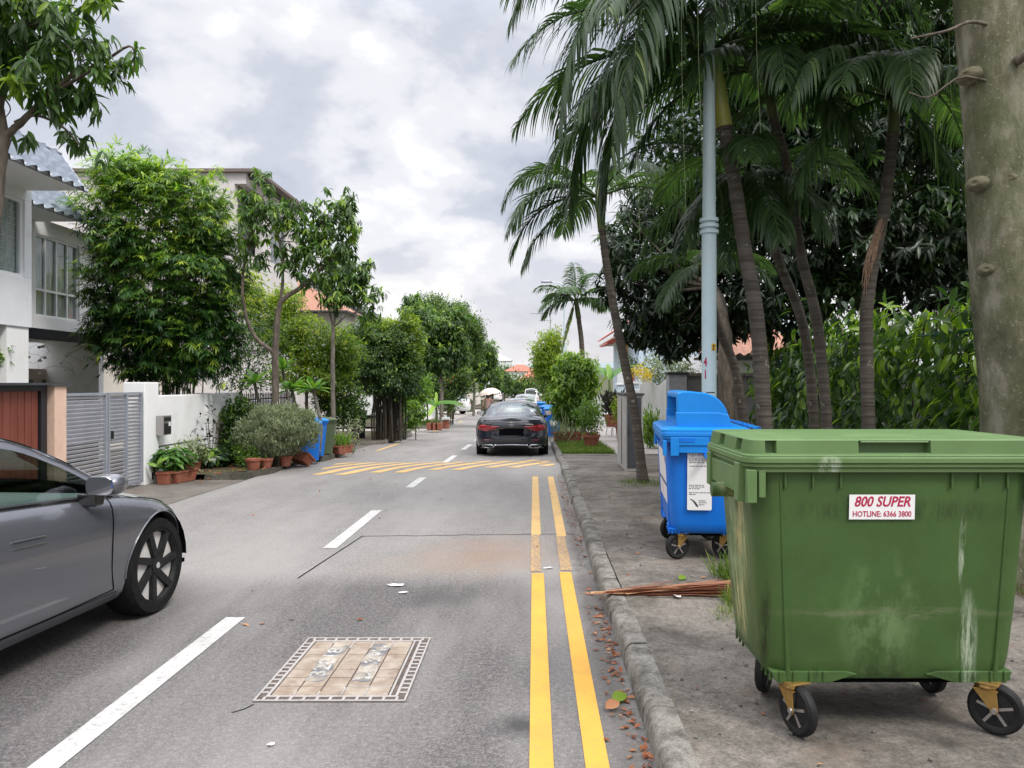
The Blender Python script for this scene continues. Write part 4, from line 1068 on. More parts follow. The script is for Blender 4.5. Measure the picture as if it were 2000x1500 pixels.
# ---- dark navy saloon parked ahead, seen from behind
def sedan(h=1.44, w_=.91):
    return dict(yR=-2.4, yF=2.35, w=w_, R=.335, wf=1.5, wr=-1.38, sill=.23, aR=.62, pR=2.9, aF=.9, pF=2.5, flare=.012,
          belt=[(-2.4, .87), (-2.0, .955), (-1, .945), (0, .92), (.9, .9), (1.5, .84), (2.0, .74), (2.35, .62)],
          roof=[(-2.4, .995), (-2.25, 1.03), (-1.75, 1.065), (-1.2, h-.1), (-.6, h), (0, h), (.45, h-.09), (1.2, .99), (1.6, .94), (2.1, .82), (2.35, .66)],
          rail=[(-2.4, .87), (-1.9, .96), (-1.55, 1.05), (-1.0, h-.15), (-.5, h-.075), (.1, h-.085), (.5, h-.2), (.95, 1.03), (1.15, .885), (1.5, .84), (2.0, .74), (2.35, .62)],
          railw=[(-2.4, .6), (-1.4, .63), (-.6, .61), (.2, .61), (.7, .7), (1.2, .82), (2.3, .85)],
          head=.3, cowl=1.2, back=-.95, deck=-1.75, pillars=[(-.3, -.22)],
          side=[(0, .9), (.08, .95), (.2, .97), (.4, .99), (.6, 1.0), (.8, .985), (.93, .945), (1, .9)],
          eR=[(0, -.16), (.12, -.04), (.3, 0), (.5, -.01), (.68, -.05), (.85, -.02), (1, -.05)])
MY = 19.4+2.4-.55
t, C = car('parked_car', 'shiny dark navy saloon parked by the right kerb, nearest of the parked row', (-.555, MY, gz(MY)), 0, M['paint_navy'], sedan(1.375), 'cars parked along the right kerb')
for yw in (1.5, -1.38):
    for sx in (-1, 1): wheel(t, sx*.79, yw, .335, 'silver', sx, .25)
for sx in (-1, 1): mirror(t, .84, .72, 1.0, sx, M['paint_navy'])
for sx in (-1, 1):
    f1 = pchip([(0, .655), (.3, .69), (.6, .66), (1, .72)]); f2 = pchip([(0, .71), (.25, .8), (.5, .87), (.8, .845), (1, .8)])
    rear_patch(t, 'tail_light', C, lambda u: (sx*(.31+.555*u), .775-.105*math.sin(math.pi*min(u*.9, 1))-.02*u, .79+.085*u-.02*math.sin(math.pi*u)), M['lamp_red'], .012, 20, 5)
rear_patch(t, 'number_plate', C, lambda u: (-.31+.62*u, .565, .755), M['black_in'], .03, 4, 2)
rear_patch(t, 'boot_seam', C, lambda u: (-.62+1.24*u, .53+.16*abs(2*u-1)**2.6-.006, .53+.16*abs(2*u-1)**2.6+.006), M['black_in'], .004, 30, 2)
rear_patch(t, 'chrome_strip', C, lambda u: (-.44+.88*u, .318+.012*(1-abs(2*u-1)), .337+.012*(1-abs(2*u-1))), M['chrome'], .014, 24, 2)
rear_patch(t, 'diffuser', C, lambda u: (-.8+1.6*u, .235, .3), M['gloss_black'], .006, 24, 2)
for sx in (-1, 1):
    b = MB(); cxx = sx*.575; lp = [(-.15, -.012), (-.1, -.042), (.08, -.042), (.15, .0), (.14, .03), (-.09, .034)]
    lp = [(sx*q[0], q[1]) for q in lp]
    b.tube([rear_pt(C, cxx+q[0], .3+q[1], .016) for q in lp+lp[:1]], .011, 6); ex_ = b.build('exhaust_trim', M['chrome'], t, smooth=60)
    rear_patch(t, 'reflector', C, lambda u: (sx*(.5+.2*u), .445, .462), M['lamp_red'], .006, 6, 2)
b = MB(); ec = rear_pt(C, 0, .845, .018)
b.tube([ec+Vector((.055*math.cos(a), 0, .055*math.sin(a))) for a in np.linspace(0, 2*math.pi, 25)], .006, 6, False)
for k in range(3):
    a = math.pi/2+k*2*math.pi/3; b.tube([ec, ec+Vector((.052*math.cos(a), 0, .052*math.sin(a)))], [.012, .003], 6)
b.build('badge', M['chrome'], t, smooth=60)
b = MB()
for k in range(5): b.box(rear_pt(C, .37+.037*k, .842, .008), (.026, .006, .018))
b.build('model_lettering', M['chrome'], t)
b = MB(); b.grid(lambda u, v: rear_pt(C, -.72+1.44*u, .885+.045*v, .0)+Vector((0, .03*v-.01, .02*v)), 24, 2); b.build('boot_spoiler', M['paint_navy'], t, smooth=60)
for sx in (-1, 1):
    b = MB(); b.prism([(-.8, .5), (-.68, .55), (-.95, 1.02), (-1.05, 1.0)], sx*.1, sx*.58); b.prism([(-.98, 1.03), (-1.02, 1.2), (-1.09, 1.19), (-1.06, 1.02)], sx*.22, sx*.46); b.build('seat', M['cabin'], t, bevel=.03)
b = MB(); b.tube([(x, .1*abs(x)-1.15-.0, 1.25+.0) for x in (-.2, .2)], .01, 6)

# ---- the cars further along the kerb, and a white one in a driveway
def suv(h=1.66, w_=.91):
    return dict(yR=-2.2, yF=2.15, w=w_, R=.34, wf=1.35, wr=-1.3, sill=.26, aR=.45, pR=3.2, aF=.7, pF=2.6, flare=.015,
          belt=[(-2.2, 1.0), (-1.5, 1.03), (0, 1.0), (.9, .98), (1.5, .94), (1.9, .86), (2.15, .75)],
          roof=[(-2.2, 1.06), (-2.1, 1.2), (-1.85, h-.12), (-1.3, h-.02), (-.3, h), (.2, h-.04), (.6, h-.2), (1.15, 1.09), (1.6, 1.02), (2.0, .92), (2.15, .8)],
          rail=[(-2.2, 1.0), (-2.05, 1.12), (-1.8, h-.22), (-1.2, h-.1), (-.2, h-.09), (.25, h-.13), (.6, h-.3), (1.0, 1.06), (1.15, .97), (1.5, .94), (1.9, .86), (2.15, .75)],
          railw=[(-2.2, .68), (-1.6, .66), (-.2, .65), (.7, .72), (1.2, .83), (2.2, .85)],
          head=.4, cowl=1.15, back=-1.7, deck=-2.08, pillars=[(-.25, -.17), (-1.3, -1.22)])
def parked(label, X, Y, paint, S, yaw=0, group='cars parked along the right kerb'):
    t, C = car('parked_car', label, (X, Y, gz(Y)), yaw, paint, S, group)
    for yw in (S['wf'], S['wr']):
        for sx in (-1, 1): wheel(t, sx*(S['w']-.14), yw, S['R'], 'silver', sx)
    for sx in (-1, 1):
        zb = S['belt'][0][1]
        rear_patch(t, 'tail_light', C, lambda u: (sx*(.45+.4*u), zb-.24, zb-.08), M['lamp_red'], .012, 10, 3)
        mirror(t, S['w']-.08, S['cowl']-.45, zb+.08, sx, paint)
    rear_patch(t, 'number_plate', C, lambda u: (-.26+.52*u, .62, .73), M['sticker'], .02, 4, 2)
    for sx in (-1, 1):
        b = MB(); b.prism([(-.8, .5), (-.68, .55), (-.95, 1.02), (-1.05, 1.0)], sx*.1, sx*.58); b.prism([(-.98, 1.03), (-1.02, 1.2), (-1.09, 1.19), (-1.06, 1.02)], sx*.22, sx*.46); b.build('seat', M['cabin'], t)
    return t
parked('silver saloon showing only its roof, second car in the parked row', -.62, 39.2, M['paint_silver'], sedan(1.46, .88))
parked('pale grey taller car, third in the parked row', -.55, 53, M['paint_pale'], suv(1.64, .9))
parked('white van like car, farthest of the parked row', -.35, 92, M['paint_white'], suv(1.92, .92))
parked('white car backed into a driveway beyond the lawn on the left', -7.15, 60.5, M['paint_white'], suv(1.62, .92), 62, None)
parked('small white car far down the street on the left', -5.3, 108, M['paint_white'], suv(1.6, .85), 0, None)
# ================================================================== HOUSES, WALLS, GATES
def holed(b, u0, u1, z0, z1, holes, d0, d1, axis='Y'):
    """wall of boxes round rectangular openings; runs along Y (thickness in X from d0 to d1) or along X"""
    us = sorted(set([u0, u1]+[h[0] for h in holes]+[h[1] for h in holes])); zs = sorted(set([z0, z1]+[h[2] for h in holes]+[h[3] for h in holes]))
    for ua, ub in zip(us[:-1], us[1:]):
        for za, zb in zip(zs[:-1], zs[1:]):
            um, zm = (ua+ub)/2, (za+zb)/2
            if any(h[0] < um < h[1] and h[2] < zm < h[3] for h in holes): continue
            if axis == 'Y': b.span((d0, ua, za), (d1, ub, zb))
            else: b.span((ua, d0, za), (ub, d1, zb))
def window(parent, org, rzd, W_, H_, cols, rows, fr=.045, curtain='curtain', frame='white_frame', depth=.1, grille=False, rowsplit=None):
    """local x along the wall, -y outward; part with sub-parts"""
    b = MB()
    b.span((0, -.02, 0), (fr, .05, H_)); b.span((W_-fr, -.02, 0), (W_, .05, H_)); b.span((fr, -.02, 0), (W_-fr, .05, fr)); b.span((fr, -.02, H_-fr), (W_-fr, .05, H_))
    for k in range(1, cols): x = W_*k/cols; b.span((x-fr/2, -.015, fr), (x+fr/2, .045, H_-fr))
    for zf in (rowsplit or [k/rows for k in range(1, rows)]): b.span((fr, -.017, H_*zf-fr/2), (W_-fr, .047, H_*zf+fr/2))
    if grille:
        for k in range(1, 12): z = H_*k/12; b.span((fr, .052, z-.008), (W_-fr, .06, z+.008))
    o = b.build('window', M[frame], parent); o.location = org; o.rotation_euler = (0, 0, R(rzd))
    p = MB(); p.span((fr, .015, fr), (W_-fr, .02, H_-fr)); p.build('pane', M['glass_house'], o)
    if curtain:
        c = MB()
        def f(u, v): return (fr+(W_-2*fr)*u, .055+.014*math.sin(u*W_*38)+.008*math.sin(u*91), fr+(H_-2*fr)*v)
        c.grid(f, int(40*W_), 1); co = c.build('curtain', M[curtain], o, smooth=180)
    d = MB(); d.span((0, .16, 0), (W_, .2, H_)); d.build('dark_room', M['black_in'], o)
    return o
def tiled(parent, A, B_, Cc, D, mat, name='roof', wave=.22, courses=5, amp=.042):
    """profiled tile sheet between eave A-B and top D-C, with waves and course steps"""
    A, B_, Cc, D = map(Vector, (A, B_, Cc, D)); L = (B_-A).length; nn = (B_-A).cross(D-A).normalized()
    b = MB(); nu = max(8, int(L/wave*6)); nv = courses*3
    def f(u, v):
        p = A.lerp(B_, u).lerp(D.lerp(Cc, u), v)
        return p+nn*(amp*math.sin(u*L/wave*2*math.pi)+.045*(1-(v*courses) % 1))
    b.grid(f, nu, nv); o = b.build(name, mat, parent, smooth=50, fixn=False)
    return o

# ---- the white terrace house on the left
H = thing('terrace_house', 'white two storey terrace house with grey tiled mansard eaves', 'house', (0, 0, 0))
b = MB()
# projecting bay (upper floor) with a window opening on its street side
holed(b, 5.5, 13.0, 2.6, 4.93, [(8.8, 12.82, 3.43, 4.72)], -8.7, -8.5)
b.span((-12, 12.86, 2.6), (-8.7, 13.0, 4.93)); b.span((-12, 5.5, 2.6), (-8.7, 5.64, 4.93)); b.span((-12, 5.64, 2.6), (-8.7, 12.86, 2.72)); b.span((-12, 5.64, 4.8), (-8.7, 12.86, 4.93))
b.build('bay_wall', M['grey_wall'], H, bevel=.008)
b = MB()
b.span((-8.85, 12.42, -.05), (-8.53, 12.96, 2.6)); b.span((-12, 5.5, -.05), (-11.5, 17.4, 2.6))
holed(b, 13.0, 18.2, 2.68, 5.0, [(15.42, 16.9, 3.02, 4.68)], -10.2, -10.0)
b.span((-14, 18.0, -.1), (-10.2, 18.2, 5.0))
b.span((-11.5, 12.9, 2.6), (-10.2, 18.2, 2.75))
b.build('wall', M['white_wall'], H)
b = MB(); b.span((-9.1, 12.3, -.02), (-8.9, 12.4, 2.6)); b.build('downpipe', M['metal_grey'], H)
window(H, (-8.56, 8.8, 3.43), 90, 4.02, 1.29, 6, 1, .05, 'curtain', 'white_frame', grille=True)
window(H, (-10.06, 15.42, 3.02), 90, 1.48, 1.66, 4, 2, .045, rowsplit=[.33])
window(H, (-8.62, 10.9, .9), 90, 1.2, 1.6, 2, 1, .04)
# soffits and mansards
b = MB(); b.span((-10.3, 4.8, 4.89), (-7.52, 12.87, 4.935)); b.build('soffit', M['white_wall'], H)
tiled(H, (-7.5, 4.8, 4.87), (-7.5, 12.88, 4.87), (-7.98, 12.93, 5.5), (-7.98, 4.8, 5.5), M['roof_grey'], wave=.3, courses=4)
b = MB(); b.prism([(-7.52, 4.94), (-8.0, 5.49), (-10.0, 5.49), (-10.0, 4.94)], 12.8, 12.86, 'Y'); b.build('gable_end', M['grey_wall'], H)
b = MB(); b.tube([(-7.52, 4.8, 4.875), (-7.52, 12.9, 4.875)], .014, 8); b.tube([(-7.5, 12.9, 4.87), (-7.98, 12.95, 5.52)], .018, 8); b.tube([(-7.98, 4.8, 5.53), (-7.98, 12.95, 5.53)], .03, 8); b.build('ridge_cap', M['metal_grey'], H)
b = MB(); b.span((-10.4, 13.0, 4.9), (-9.02, 15.38, 4.95)); b.build('soffit', M['white_wall'], H)
tiled(H, (-9.0, 13.0, 4.88), (-9.0, 15.4, 4.88), (-9.48, 15.45, 5.5), (-9.48, 13.0, 5.5), M['roof_grey'], wave=.3, courses=4)
b = MB(); b.tube([(-9.0, 15.42, 4.87), (-9.48, 15.47, 5.52)], .018, 8); b.tube([(-9.02, 13, 4.875), (-9.02, 15.42, 4.875)], .014, 8); b.build('ridge_cap', M['metal_grey'], H)
b = MB(); b.prism([(-9.3, 5.0), (-9.3, 5.12), (-11.5, 6.05), (-11.5, 5.93)], 15.5, 18.6, 'Y'); b.build('roof', M['charcoal'], H)
b = MB(); b.tube([(-9.9, 13.3, 4.86), (-9.7, 13.6, 4.8), (-9.6, 13.62, 4.72)], .04, 8); b.build('vent_pipe', M['white_frame'], H)
# dark awning over the porch, porch doors
b = MB(); b.span((-9.25, 13.0, 2.48), (-9.15, 18.2, 2.68)); b.span((-11, 13.0, 2.62), (-9.25, 18.2, 2.679)); b.build('awning', M['dark_trim'], H)
M['door_tan'] = pm('door_tan', (.5, .42, .34), .5, (.56, .47, .39), 4)
b = MB(); b.span((-11.5, 16.6, 0), (-11.44, 18.9, 2.0)); d = b.build('door', M['door_tan'], H, bevel=.004)
b = MB()
for k in range(4): b.span((-11.45, 16.8+.52*k, .4), (-11.43, 17.0+.52*k, 1.75))
b.build('door_pane', M['glass_dark'], d)
b = MB(); b.span((-11.5, 13.5, 0), (-11.45, 14.7, 1.95)); b.build('door', pm('door_wood', (.2, .12, .07), .5, (.26, .16, .1), 5), H)
b = MB(); b.span((-11.6, 18.25, -.1), (-11.4, 24, 2.4)); b.build('porch_wall', M['cream_wall'], H)
# string lights under the awning
t = thing('string_lights', 'string of small pale bulbs hanging under the dark awning', 'lights', (-9.9, 14.2, 2.45))
b = MB(); bulbs = MB(); random.seed(8); pts_all = []
for (y0_, y1_, sag) in ((0, 1.3, .35), (1.0, 2.6, .5), (2.3, 3.4, .3)):
    pts_ = [Vector((.25*math.sin(k+y0_), y0_+(y1_-y0_)*k/12, -sag*math.sin(math.pi*k/12)*(1+.2*math.sin(k*2)))) for k in range(13)]
    b.tube(pts_, .003, 5)
    for p in pts_[::2]: bulbs.lathe([(0, -.06), (.034, -.045), (.038, -.02), (.02, .0)], 8, p+Vector((random.uniform(-.05, .05), 0, -.03)))
b.build('cord', M['black_metal'], t); split_loose(bulbs.build('bulb', pm('bulb_pale', (.85, .82, .74), .2), t, smooth=60))

# ---- sliding wooden gate, peach pillar, slatted gate, white wall
t = thing('sliding_gate', 'brown vertical board gate in a black frame', 'gate', (-6.45, 5.5, 0))
b = MB(); random.seed(4)
for k in range(34): b.span((-.03, .0+.132*k, .12), (.0+random.uniform(0, .003), .0+.132*k+.124, 1.56))
b.build('board', M['wood_brown'], t, bevel=.003)
b = MB(); b.span((-.04, -.06, 1.56), (.035, 4.62, 1.64)); b.span((-.04, 4.5, .06), (.035, 4.62, 1.56)); b.span((-.04, -.06, .06), (.035, 4.5, .12)); b.span((-.042, -.02, .12), (-.03, 4.5, 1.56)); b.build('gate_frame', M['dark_trim'], t, bevel=.004)
t = thing('gate_pillar', 'peach painted gate pillar with a dark capping', 'pillar', (-6.5, 10.16, -.02))
b = MB(); b.span((0, 0, 0), (.16, .26, 1.64)); b.span((-.3, .0, 0), (0, .26, 1.64)); b.build('pillar', M['peach'], t, bevel=.006)
b = MB(); b.span((-.34, -4.9, 1.655), (.2, .3, 1.685)); b.build('capping', M['charcoal'], t)
t = thing('slatted_gate', 'grey metal folding gate with horizontal slats', 'gate', (-6.4, 10.46, .02))
b = MB()
for k in range(24):
    z = .1+.058*k
    b.box((-.02, .52, z), (.012, .96, .036), Matrix.Rotation(R(24), 3, 'Y')); b.box((-.02, 1.33, z), (.012, .5, .036), Matrix.Rotation(R(24), 3, 'Y')); b.box((-.02, 1.86, z), (.012, .42, .036), Matrix.Rotation(R(24), 3, 'Y'))
b.build('slat', M['gate_slat'], t)
b = MB()
for y in (.0, 1.02, 1.085, 1.6, 2.06): b.span((-.05, y, .03), (.01, y+.04, 1.5))
for z in (.03, 1.46): b.span((-.048, .04, z), (.008, 1.02, z+.04)); b.span((-.048, 1.125, z), (.008, 1.6, z+.04)); b.span((-.048, 1.64, z), (.008, 2.06, z+.04))
b.build('gate_frame', M['metal_grey'], t, bevel=.003)
b = MB(); b.span((-.03, 1.17, .72), (-.026, 1.56, 1.42)); b.span((-.03, .1, .8), (-.026, .95, 1.4)); b.build('backing_panel', M['metal_grey'], t)
b = MB(); b.span((.01, 1.14, .8), (.04, 1.17, .92)); b.build('latch', M['black_metal'], t)
W = thing('boundary_wall', 'low white rendered boundary wall with a taller end pillar', 'wall', (-6.4, 12.6, -.05))
b = MB(); b.span((-.36, .03, 0), (.0, .5, 1.73)); b.span((-.26, .5, 0), (-.06, 4.05, 1.5)); b.build('wall', M['white_wall'], W, bevel=.012)
b = MB(); b.span((-.3, 2.45, .0), (.0, 2.7, 1.52)); b.span((-.3, 3.5, 0), (.02, 4.05, 1.52)); b.build('pilaster', M['white_wall'], W, bevel=.01)
b = MB(); b.span((-.058, .5, .62), (-.05, 3.4, .635)); b.build('cable', M['charcoal'], W)
b = MB(); b.span((.001, .32, .16), (.006, .36, .4)); b.span((.001, .26, .1), (.006, .3, .22)); b.build('peeled_patch', M['black_in'], W)
t = thing('letterbox', 'small grey steel letterbox on the white pillar', 'letterbox', (-6.4, 13.02, .78))
b = MB(); b.span((.002, -.02, 0), (.13, .26, .33)); b.build('box', M['steel'], t, bevel=.004)
b = MB(); b.span((.13, .0, .24), (.136, .24, .3)); b.span((.13, .0, .02), (.134, .24, .2)); b.build('flap', M['black_metal'], t)
b = MB(); b.span((.134, .15, .15), (.14, .22, .22)); b.build('notice', M['sticker'], t)
t = thing('picket_fence', 'black iron railing behind the frangipani plants', 'fence', (-6.5, 16.7, -.1))
b = MB(); 
for k in range(38): b.span((-.01, .11*k, .1), (.01, .11*k+.02, 1.5)); b.lathe([(.018, 1.5), (0, 1.56)], 4, (0, .11*k+.01, 0))
b.build('bar', M['black_metal'], t)
b = MB(); b.span((-.015, -.02, 1.38), (.015, 4.2, 1.41)); b.span((-.015, -.02, .25), (.015, 4.2, .28)); b.build('rail', M['black_metal'], t)
t = thing('boundary_wall', 'short white wall behind the black railing', 'wall', (-7.6, 16.7, -.15)); b = MB(); b.span((-.2, 0, 0), (0, 6.3, 1.35)); b.build('wall', M['white_wall'], t)

# ---- tall pale house beyond the bamboo
H = thing('flat_roofed_house', 'tall pale three storey house with a thin flat roof behind the bamboo', 'house', (0, 0, -.25))
b = MB(); holed(b, -17, -9.0, 0, 8.5, [(-9.36, -9.0, 6.0, 8.16)], 24, 24.25, 'X')
holed(b, 24.25, 29.4, 0, 8.5, [(24.25, 25.6, 6.0, 8.16), (26.4, 28.0, 6.1, 7.9), (27.0, 29.0, 3.0, 4.6)], -9.3, -9.05)
b.span((-17, 24.25, 0), (-16.8, 29.4, 8.5)); b.span((-16.8, 24.25, 5.8), (-9.36, 26.2, 6.0)); b.span((-9.6, 24.25, 6.0), (-9.45, 26.2, 8.16))
b.build('wall', M['pink_wall'], H)
b = MB(); b.span((-17.3, 23.85, 8.5), (-8.6, 29.6, 8.6)); b.build('roof', pm('roof_brown', (.16, .12, .11), .6), H)
b = MB(); b.span((-16.9, 24.2, 8.42), (-8.9, 29.4, 8.498)); b.span((-9.44, 24.3, 6.05), (-9.42, 26, 8.1)); b.build('soffit', M['charcoal'], H)
window(H, (-9.12, 26.4, 6.1), 90, 1.6, 1.8, 2, 1, .06, None, 'metal_grey'); window(H, (-9.12, 27, 3.0), 90, 2.0, 1.6, 3, 1, .06, None, 'metal_grey')
b = MB(); b.span((-9.05, 24.3, 3.0), (-8.95, 26.0, 5.0)); b.build('panel', M['pink_wall'], H)
# ---- house with the orange hipped roof
H = thing('hip_roofed_house', 'pale house with an orange tiled hip roof above the mango saplings', 'house', (0, 0, -.4))
b = MB(); b.span((-16, 36, 0), (-9.0, 38.6, 5.4)); b.build('wall', M['pink_wall'], H)
b = MB(); e_ = [(-16.5, 35.4, 5.45), (-8.6, 35.4, 5.45), (-8.6, 39.2, 5.45), (-16.5, 39.2, 5.45)]
b.add(e_+[(-12.0, 37.2, 7.4), (-13.4, 37.4, 7.4)], [(0, 1, 4), (1, 2, 5, 4), (2, 3, 5), (3, 0, 4, 5)]); b.build('roof', M['roof_terra'], H)
b = MB(); b.span((-16.5, 35.4, 5.38), (-8.6, 39.2, 5.44)); b.build('soffit', M['charcoal'], H)
window(H, (-11.0, 36.02, 2.4), 0, 1.4, 1.4, 2, 1, .06, None); window(H, (-13.5, 36.02-.04, 2.4), 0, 1.4, 1.4, 2, 1, .06, None)
H = thing('gabled_house', 'white gable end peeping between the trees on the left', 'house', (0, 0, -.4))
b = MB(); b.prism([(-18, 0), (-11, 0), (-11, 6.6), (-14.5, 8.6), (-18, 6.6)], 47, 58, 'Y'); b.build('wall', M['white_wall'], H)
b = MB(); b.prism([(-18.6, 6.3), (-14.5, 8.72), (-10.5, 6.35), (-10.5, 6.5), (-14.5, 8.9), (-18.6, 6.45)], 46.5, 58.5, 'Y'); b.build('roof', M['charcoal'], H)
t = thing('boundary_wall', 'plain white wall behind the banana plant', 'wall', (-6.6, 38, gz(40)-.1)); b = MB(); b.span((-.2, 0, 0), (0, 14, 1.55)); b.span((-.28, 13.9, 0), (.06, 14.3, 1.8)); b.build('wall', M['white_wall'], t)
t = thing('boundary_wall', 'long pale wall far along the left side of the street', 'wall', (-6.4, 72, gz(80)-.1)); b = MB(); b.span((-.2, 0, 0), (0, 60, 1.5)); b.build('wall', M['cream_wall'], t)

# ---- the right side: white gate, grey pillar, blue and white pillars, house with red tiles
M['gate_white'] = pm('gate_white', (.66, .66, .65), .5, (.72, .72, .71), 3, grime=(.5, .5, .47), gscale=2)
t = thing('white_gate', 'white corrugated metal gate with a wavy top edge', 'gate', (3.5, 19.9, gz(20)))
b = MB(); n_ = 60
for k in range(n_):
    y = .05+5.3*k/n_; top = 1.93-.17*math.sin(math.pi*min(1, max(0, (k-3)/34)))**2 if k < 40 else 1.84+.05*math.sin((k-40)*.25)
    b.span((-.02-.012*(k % 2), y, .4), (.012, y+5.3/n_-.012, top))
b.build('board', M['gate_white'], t)
b = MB(); b.span((.012, 0, .5), (.04, 5.4, .56)); b.span((.012, 0, 1.5), (.04, 5.4, 1.56)); b.build('rail', M['metal_grey'], t)
b = MB(); b.span((-.09, -.02, 0), (.1, 5.5, .398)); b.build('plinth', M['white_wall'], t)
t = thing('gate_pillar', 'mid grey square gate pillar beside the white corrugated gate', 'pillar', (3.42, 19.45, gz(20))); b = MB(); b.span((0, 0, 0), (.45, .42, 2.05)); b.build('pillar', pm('pillar_grey', (.25, .26, .28), .7, (.3, .31, .33), 4), t, bevel=.008)
b = MB(); b.span((-.03, -.03, 2.05), (.5, .47, 2.11)); b.build('capping', M['dark_trim'], t)
t = thing('side_wall', 'dark grey panel wall running behind the lamp post', 'wall', (3.87, 19.5, gz(20))); b = MB(); b.span((0, 0, 0), (9, .2, 2.02)); b.build('wall', pm('wall_dark', (.1, .1, .105), .8, (.14, .14, .14), 3), t)
b = MB(); b.span((0, -.06, 2.02), (9, .26, 2.09)); b.build('capping', M['bark_grey'], t)
for k, (y, wd, h_, mm, lb) in enumerate(((28.2, .5, 1.98, 'blue_wall', 'pale blue gate pillar with a potted plant on its cap, nearest of the two'), (30.6, .5, 1.98, 'blue_wall', 'pale blue gate pillar with a banana leaf behind, farther of the two'), (33.5, .45, 1.5, 'white_wall', 'low white gate pillar beyond the pale blue ones'))):
    t = thing('gate_pillar', lb, 'pillar', (3.35, y, gz(y))); b = MB(); b.span((0, 0, 0), (wd, wd, h_)); b.build('pillar', M[mm], t, bevel=.01); b = MB(); b.span((-.05, -.05, h_), (wd+.05, wd+.05, h_+.08)); b.build('capping', M['white_wall'], t)
t = thing('boundary_wall', 'white wall joining the blue pillars to the corrugated gate', 'wall', (3.5, 25.5, gz(27))); b = MB(); b.span((0, 0, 0), (.15, 2.65, 1.75)); b.build('wall', M['white_wall'], t)
t = thing('boundary_wall', 'white wall continuing past the low white pillar', 'wall', (3.5, 34, gz(36))); b = MB(); b.span((0, 0, 0), (.15, 14, 1.45)); b.build('wall', M['white_wall'], t)
H = thing('red_roofed_house', 'house with red roof tiles and an orange shutter beyond the leaning palm', 'house', (0, 0, gz(38)))
b = MB(); holed(b, 34, 44, 0, 5.0, [(38.5, 40.2, 2.2, 4.1)], 4.55, 4.8); b.span((4.8, 34, 0), (12, 34.2, 5.0)); b.span((4.6, 33.8, 0), (5.0, 34.0, 5.2)); b.build('wall', M['blue_wall'], H)
window(H, (4.62, 40.2, 2.2), -90, 1.7, 1.9, 2, 2, .08, 'curtain', 'dark_trim')
b = MB(); b.span((4.4, 37.2, 2.2), (4.55, 38.4, 4.1)); b.build('shutter', pm('shutter_orange', (.62, .34, .1), .6), H)
tiled(H, (3.7, 44.5, 4.55), (3.7, 33.4, 4.55), (8.2, 33.4, 7.4), (8.2, 44.5, 7.4), M['red_tile'], wave=.3, courses=14, amp=.03)
b = MB(); b.prism([(3.66, 4.5), (8.2, 7.35), (8.2, 7.1), (3.9, 4.35)], 33.36, 33.5, 'Y'); b.build('barge_board', M['white_wall'], H)
b = MB(); b.add([(4.6, 34.0, 5.0), (12, 34.0, 5.0), (8.2, 34.0, 7.2)], [(0, 1, 2)]); b.build('gable', M['grey_wall'], H)
b = MB(); b.span((3.7, 36, 4.3), (4.6, 44, 4.36)); b.build('soffit', M['cream_wall'], H)
tiled(H, (3.5, 40.5, 4.05), (3.5, 36.5, 4.05), (4.5, 36.5, 4.4), (4.5, 40.5, 4.4), M['red_tile'], name='porch_roof', wave=.3, courses=3)
b = MB(); b.span((4.0, 34.5, 2.0), (4.55, 37, 2.1)); b.span((4.0, 34.5, 2.1), (4.05, 37, 2.9)); b.build('balcony', M['white_wall'], H)
H = thing('terracotta_roofed_house', 'low house with terracotta roof seen between the palm trunks', 'house', (0, 0, -.2))
b = MB(); b.span((6.0, 25, 0), (8.0, 32, 2.9)); b.build('wall', M['white_wall'], H)
tiled(H, (5.2, 24.2, 2.75), (8.3, 24.2, 2.75), (8.3, 28, 4.4), (5.2, 28, 4.4), M['roof_terra'], wave=.3, courses=8)
b = MB(); b.span((5.2, 24.25, 2.62), (8.3, 25, 2.7)); b.build('fascia', M['dark_trim'], H)
t = thing('tv_antenna', 'rooftop television antenna with long crossbars by the far lamp post', 'antenna', (.98, 46, gz(46)))
b = MB(); b.tube([(0, 0, 2.0), (0, 0, 6.6)], .025, 6); b.build('mast', M['metal_grey'], t)
b = MB(); b.tube([(-1.2, 0, 6.45), (.35, 0, 6.5)], .025, 6); b.tube([(-.7, 0, 6.05), (.1, 0, 6.05)], .02, 6); b.tube([(.34, 0, 6.3), (.34, 0, 7.2)], .015, 5)
for k in range(9): b.tube([(-1.15+.17*k, -.3, 6.46), (-1.15+.17*k, .3, 6.46)], .01, 4)
b.build('crossbar', M['metal_grey'], t)
# green chain link fence behind the palms
t = thing('chain_link_fence', 'green chain link fence overgrown by the big leaved hedge', 'fence', (4.62, 5.0, .1))
M['fence_green'] = pm('fence_green', (.03, .1, .07), .5)
b = MB()
for k in range(6): b.tube([(0, 1.9*k, 0), (0, 1.9*k, 2.15)], .028, 8)
b.tube([(0, 0, 2.12), (0, 9.6, 2.12)], .02, 8); b.build('post', M['fence_green'], t)
b = MB()
s_ = .075
for k in range(-28, 128):
    for d in (1, -1):
        y0_ = k*s_*1.0; z_a, z_b = 0.02, 2.1; ya, yb = (y0_, y0_+2.08) if d > 0 else (y0_+2.08, y0_)
        # clip to the panel
        if d > 0:
            if ya < 0: z_a += -ya; ya = 0
            if yb > 9.5: z_b -= yb-9.5; yb = 9.5
        else:
            if ya > 9.5: z_a += ya-9.5; ya = 9.5
            if yb < 0: z_b -= -yb; yb = 0
        if z_b-z_a > .02: b.tube([(0, ya, z_a), (0, yb, z_b)], .0025, 3, False)
b.build('mesh', M['fence_green'], t)
